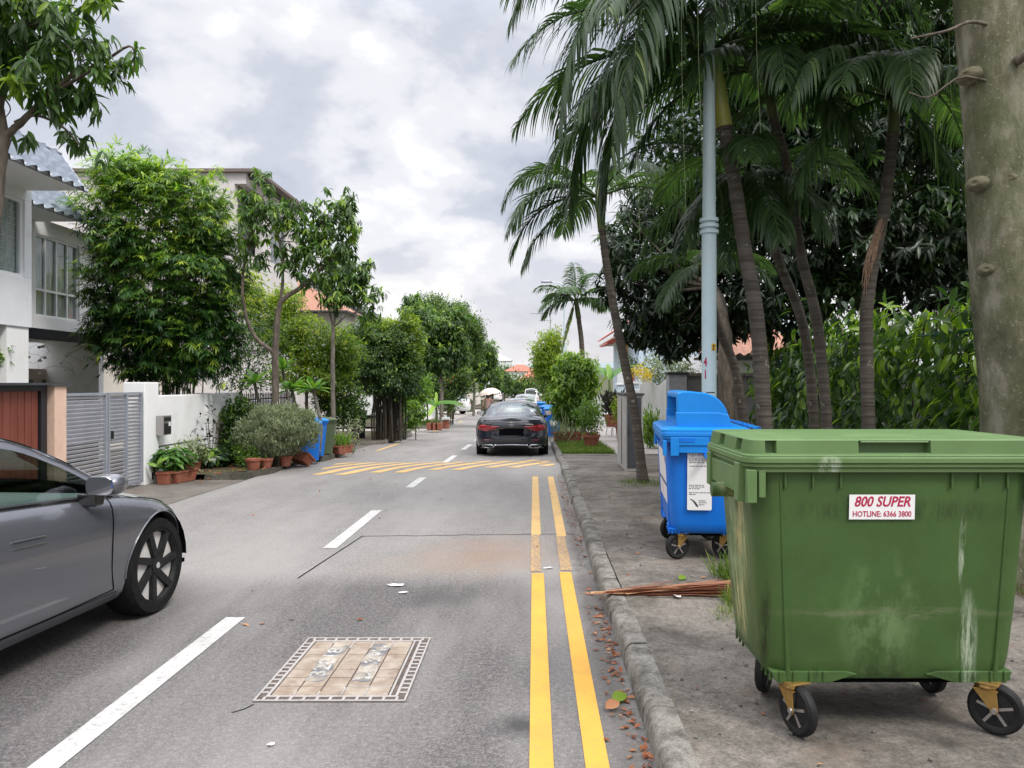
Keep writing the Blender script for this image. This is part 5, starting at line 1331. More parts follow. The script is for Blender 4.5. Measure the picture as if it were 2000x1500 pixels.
# far roofs and the street's end
for (x0, y0_, w_, d_, h_, rh, mm, lb) in ((-3.2, 155, 5.5, 9, 2.9, 2.2, 'roof_red', 'bright red tiled roof at the far end of the street'), (-8, 220, 8, 10, 5.2, 2.0, 'roof_red', 'more distant pinkish red roof beyond the first'), (3, 240, 14, 12, 3.5, 2.2, 'charcoal', 'distant grey roofed house beside the red roofs'), (-26, 330, 16, 14, 8, 3, 'white_wall', 'pale distant block on the skyline')):
    H = thing('distant_house', lb, 'house', (x0, y0_, gz(y0_)-.2)); b = MB(); b.span((0, 0, 0), (w_, d_, h_)); b.build('wall', M['white_wall'], H)
    b = MB(); b.add([(-.6, -.6, h_), (w_+.6, -.6, h_), (w_+.6, d_+.6, h_), (-.6, d_+.6, h_), (w_*.35, d_/2, h_+rh), (w_*.65, d_/2, h_+rh)], [(0, 1, 5, 4), (1, 2, 5), (2, 3, 4, 5), (3, 0, 4)]); b.build('roof', M[mm], H)
# ================================================================== PLANTS
def leaf_t(seg=3, w_=.22, fold=.06, droop=.15, prof=None):
    """one leaf along +Y, length 1, face up +Z"""
    prof = prof or (lambda t: math.sin(math.pi*min(1, t*.92+.08))**.8)
    v, f = [], []
    for i in range(seg+1):
        t = i/seg; hw_ = w_*prof(t) if 0 < i < seg else (w_*.12 if i == 0 else .004); z = -droop*t*t
        v += [(-hw_, t, z+fold*hw_/w_), (0, t, z), (hw_, t, z+fold*hw_/w_)]
    for i in range(seg):
        a = i*3; f += [(a, a+1, a+4, a+3), (a+1, a+2, a+5, a+4)]
    return np.array(v), np.array(f)
def flat_t(seg=2, w_=.1, droop=.1):
    v, f = [], []
    for i in range(seg+1):
        t = i/seg; h = w_*(.35, 1, .7)[min(i, 2)] if i < seg else .006; v += [(-h, t, -droop*t*t), (h, t, -droop*t*t)]
    for i in range(seg): a = i*2; f.append((a, a+1, a+3, a+2))
    return np.array(v), np.array(f)
T_MANGO = leaf_t(4, .13, .05, .22); T_BAMBOO = flat_t(2, .085, .18); T_OVAL = leaf_t(2, .24, .06, .12); T_BIG = leaf_t(4, .19, .05, .3)
T_GRASS = flat_t(3, .028, .35); T_FAR = leaf_t(2, .16, .05, .2); T_TINY = flat_t(2, .2, .1); T_PADDLE = leaf_t(8, .13, .05, .55, lambda t: min(1, t*5)*(1-max(0, t-.8)*3))
T_FRANGI = leaf_t(4, .16, .05, .18, lambda t: math.sin(math.pi*t**1.4)**.8 if t < 1 else .05)
def nrm(a): return a/np.maximum(np.linalg.norm(a, axis=-1, keepdims=True), 1e-9)
def leafmesh(name, tmpl, pos, yd, zd, sc, rnd, mat, parent=None, smooth=True):
    tv, tf = tmpl; n = len(pos); yd = nrm(yd); xd = nrm(np.cross(yd, zd)); zd = np.cross(xd, yd)
    sc = np.asarray(sc).reshape(n, 1, -1)
    V = pos[:, None, :]+(tv[None, :, 0:1]*xd[:, None, :]+tv[None, :, 1:2]*yd[:, None, :]+tv[None, :, 2:3]*zd[:, None, :])*sc
    k = len(tv); F = (tf[None]+np.arange(n)[:, None, None]*k).reshape(-1, 4)
    me = bpy.data.meshes.new(name); me.vertices.add(n*k); me.vertices.foreach_set('co', V.reshape(-1).astype(np.float32))
    m = len(F); me.loops.add(m*4); me.loops.foreach_set('vertex_index', F.reshape(-1).astype(np.int32))
    me.polygons.add(m); me.polygons.foreach_set('loop_start', np.arange(0, m*4, 4, dtype=np.int32))
    if smooth: me.polygons.foreach_set('use_smooth', np.ones(m, bool))
    me.update(calc_edges=True)
    a = me.attributes.new('rnd', 'FLOAT', 'POINT'); a.data.foreach_set('value', np.repeat(np.clip(rnd, 0, 1), k).astype(np.float32))
    return link(name, me, mat, parent)
def Bp(px, py, Y, rx, rz_, ry=None):
    c = P(px, py, Y); s = Y/1500; return (np.array(c), np.array((rx*s, ry if ry else (rx+rz_)/2*s, rz_*s)))
def crown_pts(blobs, n, shell=.5, rough=.28):
    vol = np.array([b[1].prod()**.72 for b in blobs]); ids = rng.choice(len(blobs), n, p=vol/vol.sum())
    d = nrm(rng.normal(size=(n, 3))); r = (shell+(1-shell)*rng.random(n)**.6)
    wob = 1+rough*(np.sin(d[:, 0]*5+ids*1.7)*np.sin(d[:, 2]*6+ids*2.9)+.6*np.sin(d[:, 1]*9+ids+d[:, 2]*7))
    c = np.array([blobs[i][0] for i in ids]); rr = np.array([blobs[i][1] for i in ids])
    return c+d*(r*wob)[:, None]*rr, d, ids
def foliage(parent, mat, tmpl, blobs, n, per, L, mode='whorl', droop=.5, shell=.5, young=.25, base=.4, name='crown', spread=.9, jit=.1, top=.15, rough=.28, pts=None):
    p, d, ids = pts if pts is not None else crown_pts(blobs, n, shell, rough); n = len(p)
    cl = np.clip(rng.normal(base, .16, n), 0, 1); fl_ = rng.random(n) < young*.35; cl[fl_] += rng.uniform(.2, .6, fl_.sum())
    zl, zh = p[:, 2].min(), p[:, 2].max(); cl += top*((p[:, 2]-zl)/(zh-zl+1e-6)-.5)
    bl = rng.normal(0, .08, 64); cl += bl[ids % 64]
    P_ = np.repeat(p, per, 0); D = np.repeat(d, per, 0); N = len(P_)
    up = np.array((0, 0, 1.0))
    if mode == 'whorl':
        ax = nrm(d*.7+up*.75+rng.normal(0, .25, d.shape)); AX = np.repeat(ax, per, 0)
        t1 = nrm(np.cross(AX, rng.normal(size=(N, 3)))); 
        yd = AX*rng.uniform(.05, .7, (N, 1))+t1*spread; yd[:, 2] -= droop*rng.uniform(.5, 1.3, N); zd = AX+up*.4
        P_ = P_+AX*rng.uniform(-.5, .25, (N, 1))*L
    elif mode == 'fan':
        ax = nrm(d*np.array((1, 1, .4))+rng.normal(0, .45, d.shape)); ax[:, 2] -= droop; AX = np.repeat(nrm(ax), per, 0)
        sd = nrm(np.cross(np.repeat(ax, per, 0), up)); k = np.tile(np.linspace(-1, 1, per), n)[:, None]
        yd = AX*(1.1-.5*abs(k))+sd*k*spread+rng.normal(0, .12, (N, 3)); zd = np.repeat(nrm(d*.3+up), per, 0)
        P_ = P_+AX*(1-abs(k))*L*.5
    elif mode == 'hang':
        yd = D*.55+rng.normal(0, .45, (N, 3)); yd[:, 2] -= droop; zd = D+up*.8+rng.normal(0, .3, (N, 3)); P_ = P_+rng.normal(0, L*.55, (N, 3))
    elif mode == 'up':
        yd = D*.35+rng.normal(0, .4, (N, 3)); yd[:, 2] += .8; zd = D+rng.normal(0, .3, (N, 3)); P_ = P_+rng.normal(0, L*.5, (N, 3))
    else:
        yd = D*.4+rng.normal(0, .8, (N, 3)); yd[:, 2] -= droop*.4; zd = D*.5+up+rng.normal(0, .5, (N, 3)); P_ = P_+rng.normal(0, L*.8, (N, 3))
    sc = L*rng.uniform(.65, 1.2, N)
    rn = np.repeat(cl, per)+rng.normal(0, jit, N)
    if parent is not None: P_ = P_-np.array(parent.location)
    return leafmesh(name, tmpl, P_, yd, zd, sc, rn, mat, parent)
def local(parent, pts): o = parent.location; return [Vector(p)-o for p in pts]
def trunk(parent, paths, limbs=(), mat='bark_dark', name='trunk', n=10):
    """paths: (points, r0, r1); limbs: (from, to, r)"""
    b = MB()
    for pts, r0, r1 in paths:
        q = smooth_path(local(parent, pts), 14); b.tube([p+Vector((rng.normal(0, r0*.08), rng.normal(0, r0*.08), 0)) for p in q], [r0+(r1-r0)*i/14 for i in range(15)], n)
    for a, c, r in limbs:
        a, c = local(parent, (a, c)); m = a.lerp(c, .5)+Vector((rng.normal(0, .06), rng.normal(0, .06), -.08*(c-a).length+.02))
        b.tube(smooth_path([a, m, c], 7), [r*(1-.085*i) for i in range(8)], 6)
    return b.build(name, M[mat], parent, smooth=70)
def limb_set(fork, blobs, k, r):
    out = []
    p, d, ids = crown_pts(blobs, k, .35, .1)
    for q in p:
        f = min(fork, key=lambda a: (Vector(a)-Vector(q)).length*(1+.3*random.random())); out.append((f, Vector(q), r*random.uniform(.6, 1)))
    return out
def tree(name, label, base, cat='tree', group=None): return thing(name, label, cat, base, 0, group)

# ---------------------------------------------------------------- left side
Y = 7.6
t = tree('mango_tree', 'mango tree with long drooping leaves overhanging the top left corner', (PX(-60, Y), Y, 0))
bl = [Bp(40, 40, Y, 120, 90, .6), Bp(150, 110, Y, 90, 75, .5), Bp(60, 150, Y, 90, 70, .5), Bp(215, 110, Y, 45, 55, .3), Bp(255, 100, Y, 22, 36, .15), Bp(130, 185, Y, 55, 40, .3), Bp(90, 20, Y, 90, 60, .5), Bp(-60, 60, Y, 120, 140, .6), Bp(180, -20, Y, 60, 40, .4), Bp(-20, 215, Y, 50, 35, .3)]
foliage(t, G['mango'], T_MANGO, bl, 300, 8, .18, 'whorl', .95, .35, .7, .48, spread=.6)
tw = [Bp(60, 262, Y, 14, 10, .05), Bp(125, 250, Y, 10, 10, .05), Bp(140, 270, Y, 12, 8, .05), Bp(125, 295, Y, 8, 5, .04), Bp(168, 270, Y, 8, 10, .04), Bp(262, 140, Y, 6, 10, .04), Bp(190, 205, Y, 12, 14, .06), Bp(195, 300, Y, 5, 3, .04)]
foliage(t, G['mango'], T_MANGO, tw, 16, 6, .17, 'whorl', 1.1, .3, .5, .35, spread=.5)
fk = [P(-2, 330, Y), P(8, 265, Y), P(20, 200, Y), P(60, 190, Y), P(30, 120, Y)]
trunk(t, [([(PX(-60, Y), Y, 0), P(-30, 600, Y), P(-8, 380, Y), P(8, 268, Y)], .09, .06), ([P(8, 268, Y), P(0, 180, Y), P(20, 60, Y)], .045, .03), ([P(8, 268, Y), P(35, 245, Y), P(90, 190, Y), P(160, 130, Y)], .04, .02), ([P(30, 240, Y), P(70, 225, Y), P(125, 250, Y), P(165, 295, Y)], .022, .006), ([P(90, 190, Y), P(190, 130, Y), P(255, 90, Y), P(262, 140, Y)], .02, .006)], limb_set([P(90, 190, Y), P(20, 60, Y), P(0, 180, Y), P(150, 135, Y)], bl, 22, .012))
Y = 12.4
t = tree('garden_shrub', 'small light green shrub tip at the left edge below the bay window', (PX(-30, Y), Y+.0, 0)); bl = [Bp(-8, 690, Y, 26, 30, .2)]
foliage(t, G['fresh'], T_MANGO, bl, 16, 7, .16, 'whorl', .6, .3, .3, .5); trunk(t, [([(PX(-30, Y), Y, 0), P(-25, 800, Y), P(-15, 700, Y)], .02, .01)])

Y = 15.3
t = tree('bamboo_clump', 'tall dense bamboo clump rising over the white boundary wall', (PX(345, Y), Y, -.05))
bl = [Bp(300, 430, Y, 120, 110, 1.0), Bp(330, 560, Y, 150, 110, 1.1), Bp(245, 360, Y, 70, 45, .6), Bp(310, 350, Y, 60, 40, .6), Bp(390, 430, Y, 55, 70, .7), Bp(370, 640, Y, 100, 80, .9), Bp(270, 650, Y, 80, 70, .8), Bp(215, 450, Y, 45, 50, .5), Bp(220, 560, Y, 55, 70, .6), Bp(430, 520, Y, 45, 70, .6), Bp(320, 715, Y, 90, 32, .7), Bp(420, 660, Y, 50, 70, .6), Bp(200, 640, Y, 28, 40, .4), Bp(205, 320, Y, 26, 20, .3)]
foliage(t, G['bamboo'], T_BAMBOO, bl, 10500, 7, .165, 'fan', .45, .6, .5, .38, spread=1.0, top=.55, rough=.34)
sp = [Bp(428, 345, Y, 14, 26, .1), Bp(425, 320, Y, 10, 10, .1), Bp(440, 400, Y, 14, 34, .15), Bp(400, 345, Y, 25, 14, .3), Bp(460, 470, Y, 12, 30, .2), Bp(175, 430, Y, 12, 10, .1), Bp(250, 305, Y, 24, 8, .2)]
foliage(t, G['bamboo'], T_BAMBOO, sp, 90, 7, .15, 'fan', .25, .2, .5, .62, spread=1.0)
b = MB(); random.seed(2)
for k in range(46):
    x0 = random.uniform(-.75, .3); y0_ = random.uniform(-.4, .5); h_ = random.uniform(3, 5.6)
    b.tube(smooth_path([(x0, y0_, 0), (x0*1.15, y0_*1.1, h_*.4), (x0*1.7+random.uniform(-.2, .2), y0_*1.6, h_)], 8), [.013]*6+[.009, .007, .004], 5)
b.build('culm', pm('culm', (.05, .06, .03), .5, (.1, .1, .05), 4), t, smooth=70)

Y = 15.0
t = tree('mango_sapling', 'slender forked mango sapling growing from the left verge', (PX(541, Y), Y, gz(Y)+.08))
bl = [Bp(510, 355, Y, 26, 34, .3), Bp(480, 405, Y, 34, 36, .3), Bp(540, 415, Y, 50, 40, .4), Bp(500, 450, Y, 45, 28, .3), Bp(600, 430, Y, 50, 44, .4), Bp(655, 430, Y, 44, 50, .4), Bp(672, 395, Y, 22, 26, .2), Bp(620, 480, Y, 60, 40, .4), Bp(690, 440, Y, 20, 32, .2), Bp(560, 500, Y, 36, 36, .3), Bp(590, 540, Y, 30, 24, .3), Bp(670, 490, Y, 34, 30, .3), Bp(500, 500, Y, 24, 20, .2), Bp(640, 540, Y, 40, 20, .3)]
foliage(t, G['mango'], T_MANGO, bl, 440, 8, .175, 'whorl', .95, .3, .5, .5, spread=.6)
f1, f2, f3 = P(548, 600, Y), P(640, 512, Y), P(478, 560, Y)
trunk(t, [([(PX(541, Y), Y, gz(Y)), P(537, 720, Y), P(541, 640, Y), P(548, 590, Y), P(590, 560, Y), P(640, 512, Y), P(670, 470, Y)], .075, .025), ([P(545, 610, Y), P(552, 540, Y), P(545, 470, Y), P(520, 400, Y)], .035, .015), ([P(538, 690, Y), P(500, 660, Y), P(478, 610, Y), P(474, 540, Y), P(490, 470, Y), P(500, 400, Y)], .045, .015)], limb_set([f1, f2, f3, P(545, 470, Y), P(665, 470, Y), P(490, 470, Y)], bl, 34, .014), 'bark_dark')

Y = 19.0
t = tree('mango_sapling', 'smaller many stemmed mango sapling in front of the orange hip roof', (PX(652, Y), Y, gz(Y)+.08))
bl = [Bp(690, 560, Y, 46, 44, .5), Bp(665, 525, Y, 36, 30, .4), Bp(720, 580, Y, 28, 34, .3), Bp(700, 530, Y, 34, 24, .3), Bp(650, 580, Y, 26, 24, .3), Bp(722, 620, Y, 20, 20, .3), Bp(640, 545, Y, 26, 24, .3)]
foliage(t, G['mango'], T_MANGO, bl, 260, 8, .2, 'whorl', .95, .3, .4, .44, spread=.6)
trunk(t, [([(PX(652, Y), Y, gz(Y)), P(650, 720, Y), P(651, 640, Y)], .06, .045), ([P(651, 645, Y), P(640, 590, Y), P(632, 560, Y)], .03, .012), ([P(651, 645, Y), P(658, 590, Y), P(668, 540, Y)], .03, .012), ([P(651, 640, Y), P(680, 615, Y), P(715, 610, Y)], .026, .012)], limb_set([P(640, 590, Y), P(660, 580, Y), P(690, 612, Y)], bl, 14, .012), 'bark_grey')

Y = 17.6
t = tree('dark_shrub', 'dark spindly leaved shrub against the pale wall beside the bamboo', (PX(480, Y), Y, gz(Y)+.05))
bl = [Bp(480, 700, Y, 50, 40, .5), Bp(520, 660, Y, 50, 50, .5), Bp(460, 740, Y, 30, 30, .4), Bp(500, 740, Y, 50, 30, .4)]
foliage(t, G['ficus'], T_OVAL, bl, 420, 5, .075, 'random', .5, .3, .1, .35); trunk(t, [([(PX(480, Y), Y, gz(Y)), P(470, 780, Y), P(490, 700, Y)], .04, .015)], limb_set([P(480, 740, Y)], bl, 10, .012))
Y = 20.5
t = tree('golden_tree', 'bright yellow green bushy tree behind the frangipani plants', (PX(600, Y), Y, gz(Y)+.05))
bl = [Bp(620, 670, Y, 70, 50, .9), Bp(560, 650, Y, 50, 50, .8), Bp(672, 690, Y, 32, 44, .6), Bp(600, 730, Y, 70, 36, .8), Bp(520, 620, Y, 36, 50, .6), Bp(490, 570, Y, 26, 44, .5), Bp(650, 740, Y, 40, 30, .6), Bp(560, 590, Y, 34, 34, .5)]
foliage(t, G['yellow'], T_OVAL, bl, 4200, 6, .095, 'hang', .35, .5, .3, .42, top=.3)
trunk(t, [([(PX(640, Y), Y, gz(Y)), P(641, 760, Y), P(630, 700, Y)], .05, .03), ([(PX(600, Y), Y, gz(Y)), P(598, 760, Y), P(600, 690, Y)], .05, .03)], limb_set([P(630, 720, Y), P(600, 710, Y)], bl, 14, .015), 'bark_grey')

Y = 24.8
t = tree('strangler_fig', 'dense dark fig with a broad curtain of hanging roots by the driveway', (PX(760, Y), Y, gz(Y)+.08))
bl = [Bp(745, 680, Y, 62, 46, 1.0), Bp(715, 665, Y, 44, 36, .8), Bp(785, 665, Y, 36, 44, .7), Bp(735, 735, Y, 60, 36, .9), Bp(800, 720, Y, 24, 50, .6), Bp(690, 710, Y, 26, 40, .6), Bp(770, 745, Y, 50, 30, .8)]
foliage(t, G['ficus'], T_OVAL, bl, 6500, 6, .095, 'hang', .3, .6, .35, .4, top=.4)
foliage(t, G['yellow'], T_OVAL, [Bp(800, 650, Y, 22, 40, .4), Bp(760, 636, Y, 40, 10, .5), Bp(812, 690, Y, 10, 30, .3)], 900, 6, .09, 'hang', .3, .4, .2, .4, name='crown')
b = MB(); random.seed(6)
for k in range(70):
    x0 = random.uniform(-.52, .5); y0_ = random.uniform(-.4, .4); z1 = random.uniform(1.5, 1.9)
    b.tube(smooth_path([(x0, y0_, 0), (x0*.95+random.uniform(-.04, .04), y0_, z1*.5), (x0*.9+random.uniform(-.1, .1), y0_*.8, z1)], 6), [random.uniform(.012, .035)]*7, 5)
b.tube([(-.1, .1, 0), (0, .1, 1), (.1, 0, 2.2)], [.3, .22, .15], 10)
b.build('root_curtain', pm('fig_root', (.022, .018, .013), .9, (.06, .05, .035), 14), t, smooth=70)
Y = 26.5
t = tree('verge_shrub', 'light leafy shrub at the right foot of the fig tree', (PX(812, Y), Y, gz(Y)+.1)); bl = [Bp(812, 808, Y, 17, 26, .4), Bp(798, 825, Y, 14, 18, .3), Bp(826, 800, Y, 8, 16, .2)]
foliage(t, G['fresh'], T_MANGO, bl, 90, 7, .2, 'whorl', .5, .3, .4, .5); trunk(t, [([(PX(812, Y), Y, gz(Y)), P(812, 800, Y), P(815, 790, Y)], .02, .01)])
Y = 37
t = tree('mango_tree', 'tall leafy mango tree standing behind the banana plant', (PX(862, Y), Y, gz(Y)+.08))
bl = [Bp(845, 650, Y, 55, 50, 1.4), Bp(815, 620, Y, 34, 40, 1), Bp(880, 640, Y, 36, 44, 1), Bp(825, 690, Y, 40, 40, 1), Bp(870, 700, Y, 40, 34, 1), Bp(800, 592, Y, 16, 18, .5), Bp(890, 680, Y, 30, 30, .8)]
foliage(t, G['mango'], T_FAR, bl, 1900, 8, .27, 'whorl', .8, .5, .4, .52, spread=.65, top=.2)
trunk(t, [([(PX(862, Y), Y, gz(Y)), P(862, 760, Y), P(855, 690, Y)], .11, .07)], limb_set([P(860, 730, Y), P(855, 690, Y)], bl, 16, .03), 'bark_grey')
Y = 50
t = tree('round_tree', 'large dark round topped tree behind the mango on the left', (PX(880, Y), Y, gz(Y)))
bl = [Bp(865, 630, Y, 56, 48, 2), Bp(905, 650, Y, 36, 46, 1.6), Bp(840, 600, Y, 24, 18, 1), Bp(928, 660, Y, 16, 34, 1), Bp(880, 690, Y, 50, 40, 1.8)]
foliage(t, G['ficus'], T_FAR, bl, 4200, 6, .22, 'random', .3, .6, .15, .42, top=.25); trunk(t, [([(PX(880, Y), Y, gz(Y)), P(880, 740, Y), P(878, 660, Y)], .25, .15)], limb_set([P(880, 710, Y)], bl, 12, .06))
Y = 56
t = tree('mango_tree', 'yellow green young mango tree beyond the parasol', (PX(925, Y), Y, gz(Y)))
bl = [Bp(940, 690, Y, 34, 34, 1.4), Bp(915, 715, Y, 30, 34, 1.3), Bp(958, 690, Y, 16, 26, .8), Bp(945, 725, Y, 28, 24, 1), Bp(900, 735, Y, 18, 26, .9)]
foliage(t, G['mango'], T_FAR, bl, 1000, 8, .3, 'whorl', .8, .4, .5, .58, spread=.65)
trunk(t, [([(PX(925, Y), Y, gz(Y)), P(926, 750, Y), P(925, 700, Y)], .1, .06)], limb_set([P(926, 735, Y)], bl, 10, .03), 'bark_grey')
for (px, Y, bls, lb) in ((962, 82, [(960, 735, 17, 28), (950, 750, 14, 24), (972, 745, 10, 20)], 'leafy light green street tree beyond the yellow green mango'), (985, 110, [(985, 745, 15, 22), (975, 752, 10, 18), (995, 750, 8, 16)], 'smaller street tree further along on the left'), (1000, 150, [(998, 752, 12, 15), (1010, 755, 8, 12)], 'last dark little tree before the far red roof')):
    t = tree('street_tree', lb, (PX(px, Y), Y, gz(Y)), group=None); bl = [Bp(a, c, Y, d, e_, d*Y/1500) for a, c, d, e_ in bls]
    foliage(t, G['mango'], T_FAR, bl, 800, 7, .36, 'whorl', .7, .45, .3, .5); trunk(t, [([(PX(px, Y), Y, gz(Y)), P(px, 765, Y), P(px, 740, Y)], .12, .08)])
for (px, py, Y, rx, rz_, g, lb) in ((1022, 752, 135, 30, 16, 'ficus', 'dark round tree at the far end below the red roof'), (1016, 728, 260, 14, 8, 'ficus', 'far dark tree between the two red roofs'), (980, 722, 280, 26, 9, 'mango', 'far pale green tree clump at the left of the skyline'), (1075, 725, 280, 34, 12, 'mango', 'far tree clump right of the red roofs')):
    t = tree('distant_tree', lb, (PX(px, Y), Y, gz(Y))); bl = [Bp(px, py, Y, rx, rz_, 3), Bp(px-rx*.4, py+rz_*.5, Y, rx*.7, rz_*.8, 3), Bp(px+rx*.4, py+rz_*.6, Y, rx*.7, rz_*.8, 3)]
    foliage(t, G[g], T_FAR, bl, 500, 6, .7, 'random', .3, .6, .1, .45); trunk(t, [([(PX(px, Y), Y, gz(Y)-.5), P(px, py+rz_, Y), P(px, py, Y)], .3, .2)])
Y = 41
t = tree('croton_shrub', 'orange and green croton shrub beside the white car', (PX(884, Y), Y, gz(Y)+.08)); bl = [Bp(884, 742, Y, 20, 16, .6), Bp(872, 755, Y, 14, 16, .5), Bp(900, 752, Y, 12, 14, .4)]
foliage(t, G['pinkish'], T_OVAL, bl, 260, 5, .16, 'random', .2, .4, .3, .5); trunk(t, [([(PX(884, Y), Y, gz(Y)), P(886, 780, Y), P(884, 750, Y)], .05, .03)], limb_set([P(886, 770, Y)], bl, 6, .02))
Y = 39
t = tree('bushy_shrub', 'dark green bushy shrub between the fig and the banana plant', (PX(835, Y), Y, gz(Y)+.08)); bl = [Bp(832, 755, Y, 28, 26, .8), Bp(808, 775, Y, 16, 22, .6), Bp(875, 790, Y, 14, 20, .5)]
foliage(t, G['ficus'], T_MANGO, bl, 300, 6, .2, 'random', .2, .4, .2, .5); trunk(t, [([(PX(835, Y), Y, gz(Y)), P(835, 790, Y), P(834, 765, Y)], .04, .02)])
for (px, Y, bls, lb, gm) in ((455, 15.9, [(458, 835, 20, 40), (470, 805, 18, 26), (448, 865, 18, 20)], 'dark leafy shrub between the white wall and the grey green bush', 'ficus'), (670, 20.6, [(662, 800, 30, 34), (690, 790, 22, 36), (640, 780, 24, 30)], 'dark leafy shrub under the golden tree beside the driveway', 'ficus'), (880, 40, [(870, 765, 40, 20), (905, 742, 22, 30), (850, 745, 26, 22)], 'dark leafy undergrowth shrub below the tall mango tree', 'ficus'), (790, 29.5, [(800, 770, 22, 40), (785, 740, 20, 30), (822, 760, 18, 26)], 'leafy shrub filling the gap right of the fig', 'fresh')):
    t = tree('leafy_shrub', lb, (PX(px, Y), Y, gz(Y)+.08), 'shrub'); bl = [Bp(a, c, Y, d, e_) for a, c, d, e_ in bls]
    foliage(t, G[gm], T_OVAL if gm == 'ficus' else T_MANGO, bl, 700, 6, .1 if Y < 25 else .17, 'random', .3, .4, .25, .42, top=.2); trunk(t, [([(PX(px, Y), Y, gz(Y)), P(px, bls[0][1]+15, Y), P(px, bls[0][1], Y)], .03, .015)], limb_set([P(px, bls[0][1]+10, Y)], bl, 8, .012))
# banana plant
def banana(label, px, Y, zb, h, leaves, S=1.0):
    t = thing('banana_plant', label, 'plant', (PX(px, Y), Y, zb)); b = MB(); b.tube([(0, 0, 0), (.02, 0, h*.5), (0, 0, h)], [.07*S, .06*S, .035*S], 8); b.build('stem', M['stem_green'], t, smooth=70)
    n = len(leaves); az = np.array([R(l[0]) for l in leaves]); el = np.array([R(l[1]) for l in leaves]); L = np.array([l[2] for l in leaves])
    yd = np.stack([np.cos(az)*np.cos(el), np.sin(az)*np.cos(el), np.sin(el)], 1); zd = np.tile((0, -.2, 1.0), (n, 1)); zd[el > R(70)] = (0, -1, .1)
    leafmesh('leaf', T_PADDLE, np.tile((0, 0, h*.95), (n, 1)), yd, zd, L, np.array([l[3] for l in leaves]), G['frangi'], t); return t
banana('banana plant with one pale upright leaf in a bed of bricks', 852, 33, gz(33)+.1, 1.05, [(170, 86, .62, 1), (200, 25, 1.25, .3), (340, 25, 1.2, .4), (150, 40, 1.2, .5), (20, 30, 1.2, .5), (260, 5, .9, 1), (300, 40, .9, .6)])
banana('large banana leaf standing behind the blue gate pillar', 1190, 31.5, gz(31)+1.4, .8, [(95, 80, .8, .8), (60, 72, .6, .7), (20, 45, 1.9, .3), (130, 60, 1.0, .6)])
# frangipani
def frangi(label, px, py, Y, nleaf, L, seed):
    zb = gz(Y)+.08; top = P(px, py, Y); t = thing('frangipani_plant', label, 'plant', (top.x+.1, Y, zb)); r_ = np.random.default_rng(seed)
    az = np.arange(nleaf)*2.4; el = r_.uniform(-.15, 1.0, nleaf); yd = np.stack([np.cos(az)*np.cos(el), np.sin(az)*np.cos(el), np.sin(el)], 1)
    tp = np.array(top-Vector((top.x+.1, Y, zb)))
    leafmesh('leaf', T_FRANGI, np.tile(tp, (nleaf, 1)), yd, np.tile((0, 0, 1.0), (nleaf, 1)), L*r_.uniform(.7, 1.1, nleaf), r_.uniform(.15, 1, nleaf), G['frangi'], t)
    b = MB(); b.tube(smooth_path([(0, 0, 0), (.06, 0, tp[2]*.5), tuple(tp)], 8), [.035]*9, 8); b.build('stem', M['bark_grey'], t, smooth=70)
frangi('frangipani plant at the black railing, leftmost of four rosettes', 497, 748, 16.6, 22, .42, 1); frangi('frangipani plant standing right of the sapling trunk', 570, 762, 16.4, 26, .44, 2)
frangi('bright frangipani plant, rightmost of four rosettes', 612, 760, 16.2, 26, .42, 3); frangi('frangipani plant higher up behind the sapling trunk', 552, 722, 17.2, 20, .42, 4)
# grey green bush on the verge, potted plants, wall plants
Y = 14.9
t = tree('verge_bush', 'rounded silvery grey green bush on the left verge', (PX(545, Y), Y, gz(Y)+.1), 'bush')
bl = [Bp(545, 838, Y, 68, 38, .6), Bp(500, 860, Y, 38, 30, .45), Bp(585, 845, Y, 40, 34, .45), Bp(540, 808, Y, 50, 18, .45), Bp(480, 850, Y, 22, 20, .3), Bp(600, 815, Y, 16, 14, .2), Bp(530, 875, Y, 50, 20, .4)]
foliage(t, G['grey'], T_TINY, bl, 4600, 7, .05, 'up', 0, .55, .2, .45, top=.35, rough=.2)
trunk(t, [([(PX(545, Y), Y, gz(Y)), P(545, 900, Y), P(545, 870, Y)], .04, .03)], limb_set([P(545, 885, Y)], bl, 20, .012))
Y = 14.6
t = tree('verge_shrub', 'low green shrub at the left foot of the grey green bush', (PX(488, Y), Y, gz(Y)+.1)); bl = [Bp(485, 885, Y, 26, 20, .3), Bp(500, 900, Y, 24, 12, .3)]
foliage(t, G['fresh'], T_OVAL, bl, 200, 5, .06, 'random', .2, .4, .2, .4); trunk(t, [([(PX(488, Y), Y, gz(Y)), P(488, 900, Y), P(487, 890, Y)], .02, .01)])
def pot(label, loc, r, h, kind='round', parent=None, rzd=0, name='plant_pot', group=None):
    t = thing(name, label, 'plant pot', loc, rzd, group); b = MB()
    if kind == 'round':
        b.lathe([(r*.62, 0), (r*.68, 0), (r*.92, h*.78), (r*1.04, h*.8), (r*1.06, h*.98), (r*.98, h), (r*.9, h*.9), (r*.6, h*.88)], 28); b.build('pot', M['terracotta'], t, smooth=35)
        s = MB(); s.lathe([(r*.9, h*.9), (0, h*.93)], 20); s.build('soil', M['soil'], t)
    else:
        hx_, hy_ = r
        b.rings([rrect(hx_*.85, hy_*.8, .02, 0, 3), rrect(hx_*.95, hy_*.93, .02, h*.82, 3), rrect(hx_*1.02, hy_*1.05, .02, h*.84, 3), rrect(hx_*1.02, hy_*1.05, .02, h, 3), rrect(hx_*.92, hy_*.88, .02, h*.99, 3), rrect(hx_*.9, hy_*.85, .02, h*.85, 3)]); b.build('trough', M['terracotta'], t, smooth=35)
        s = MB(); s.span((-hx_*.9, -hy_*.85, h*.86), (hx_*.9, hy_*.85, h*.9)); s.build('soil', M['soil'], t)
    return t
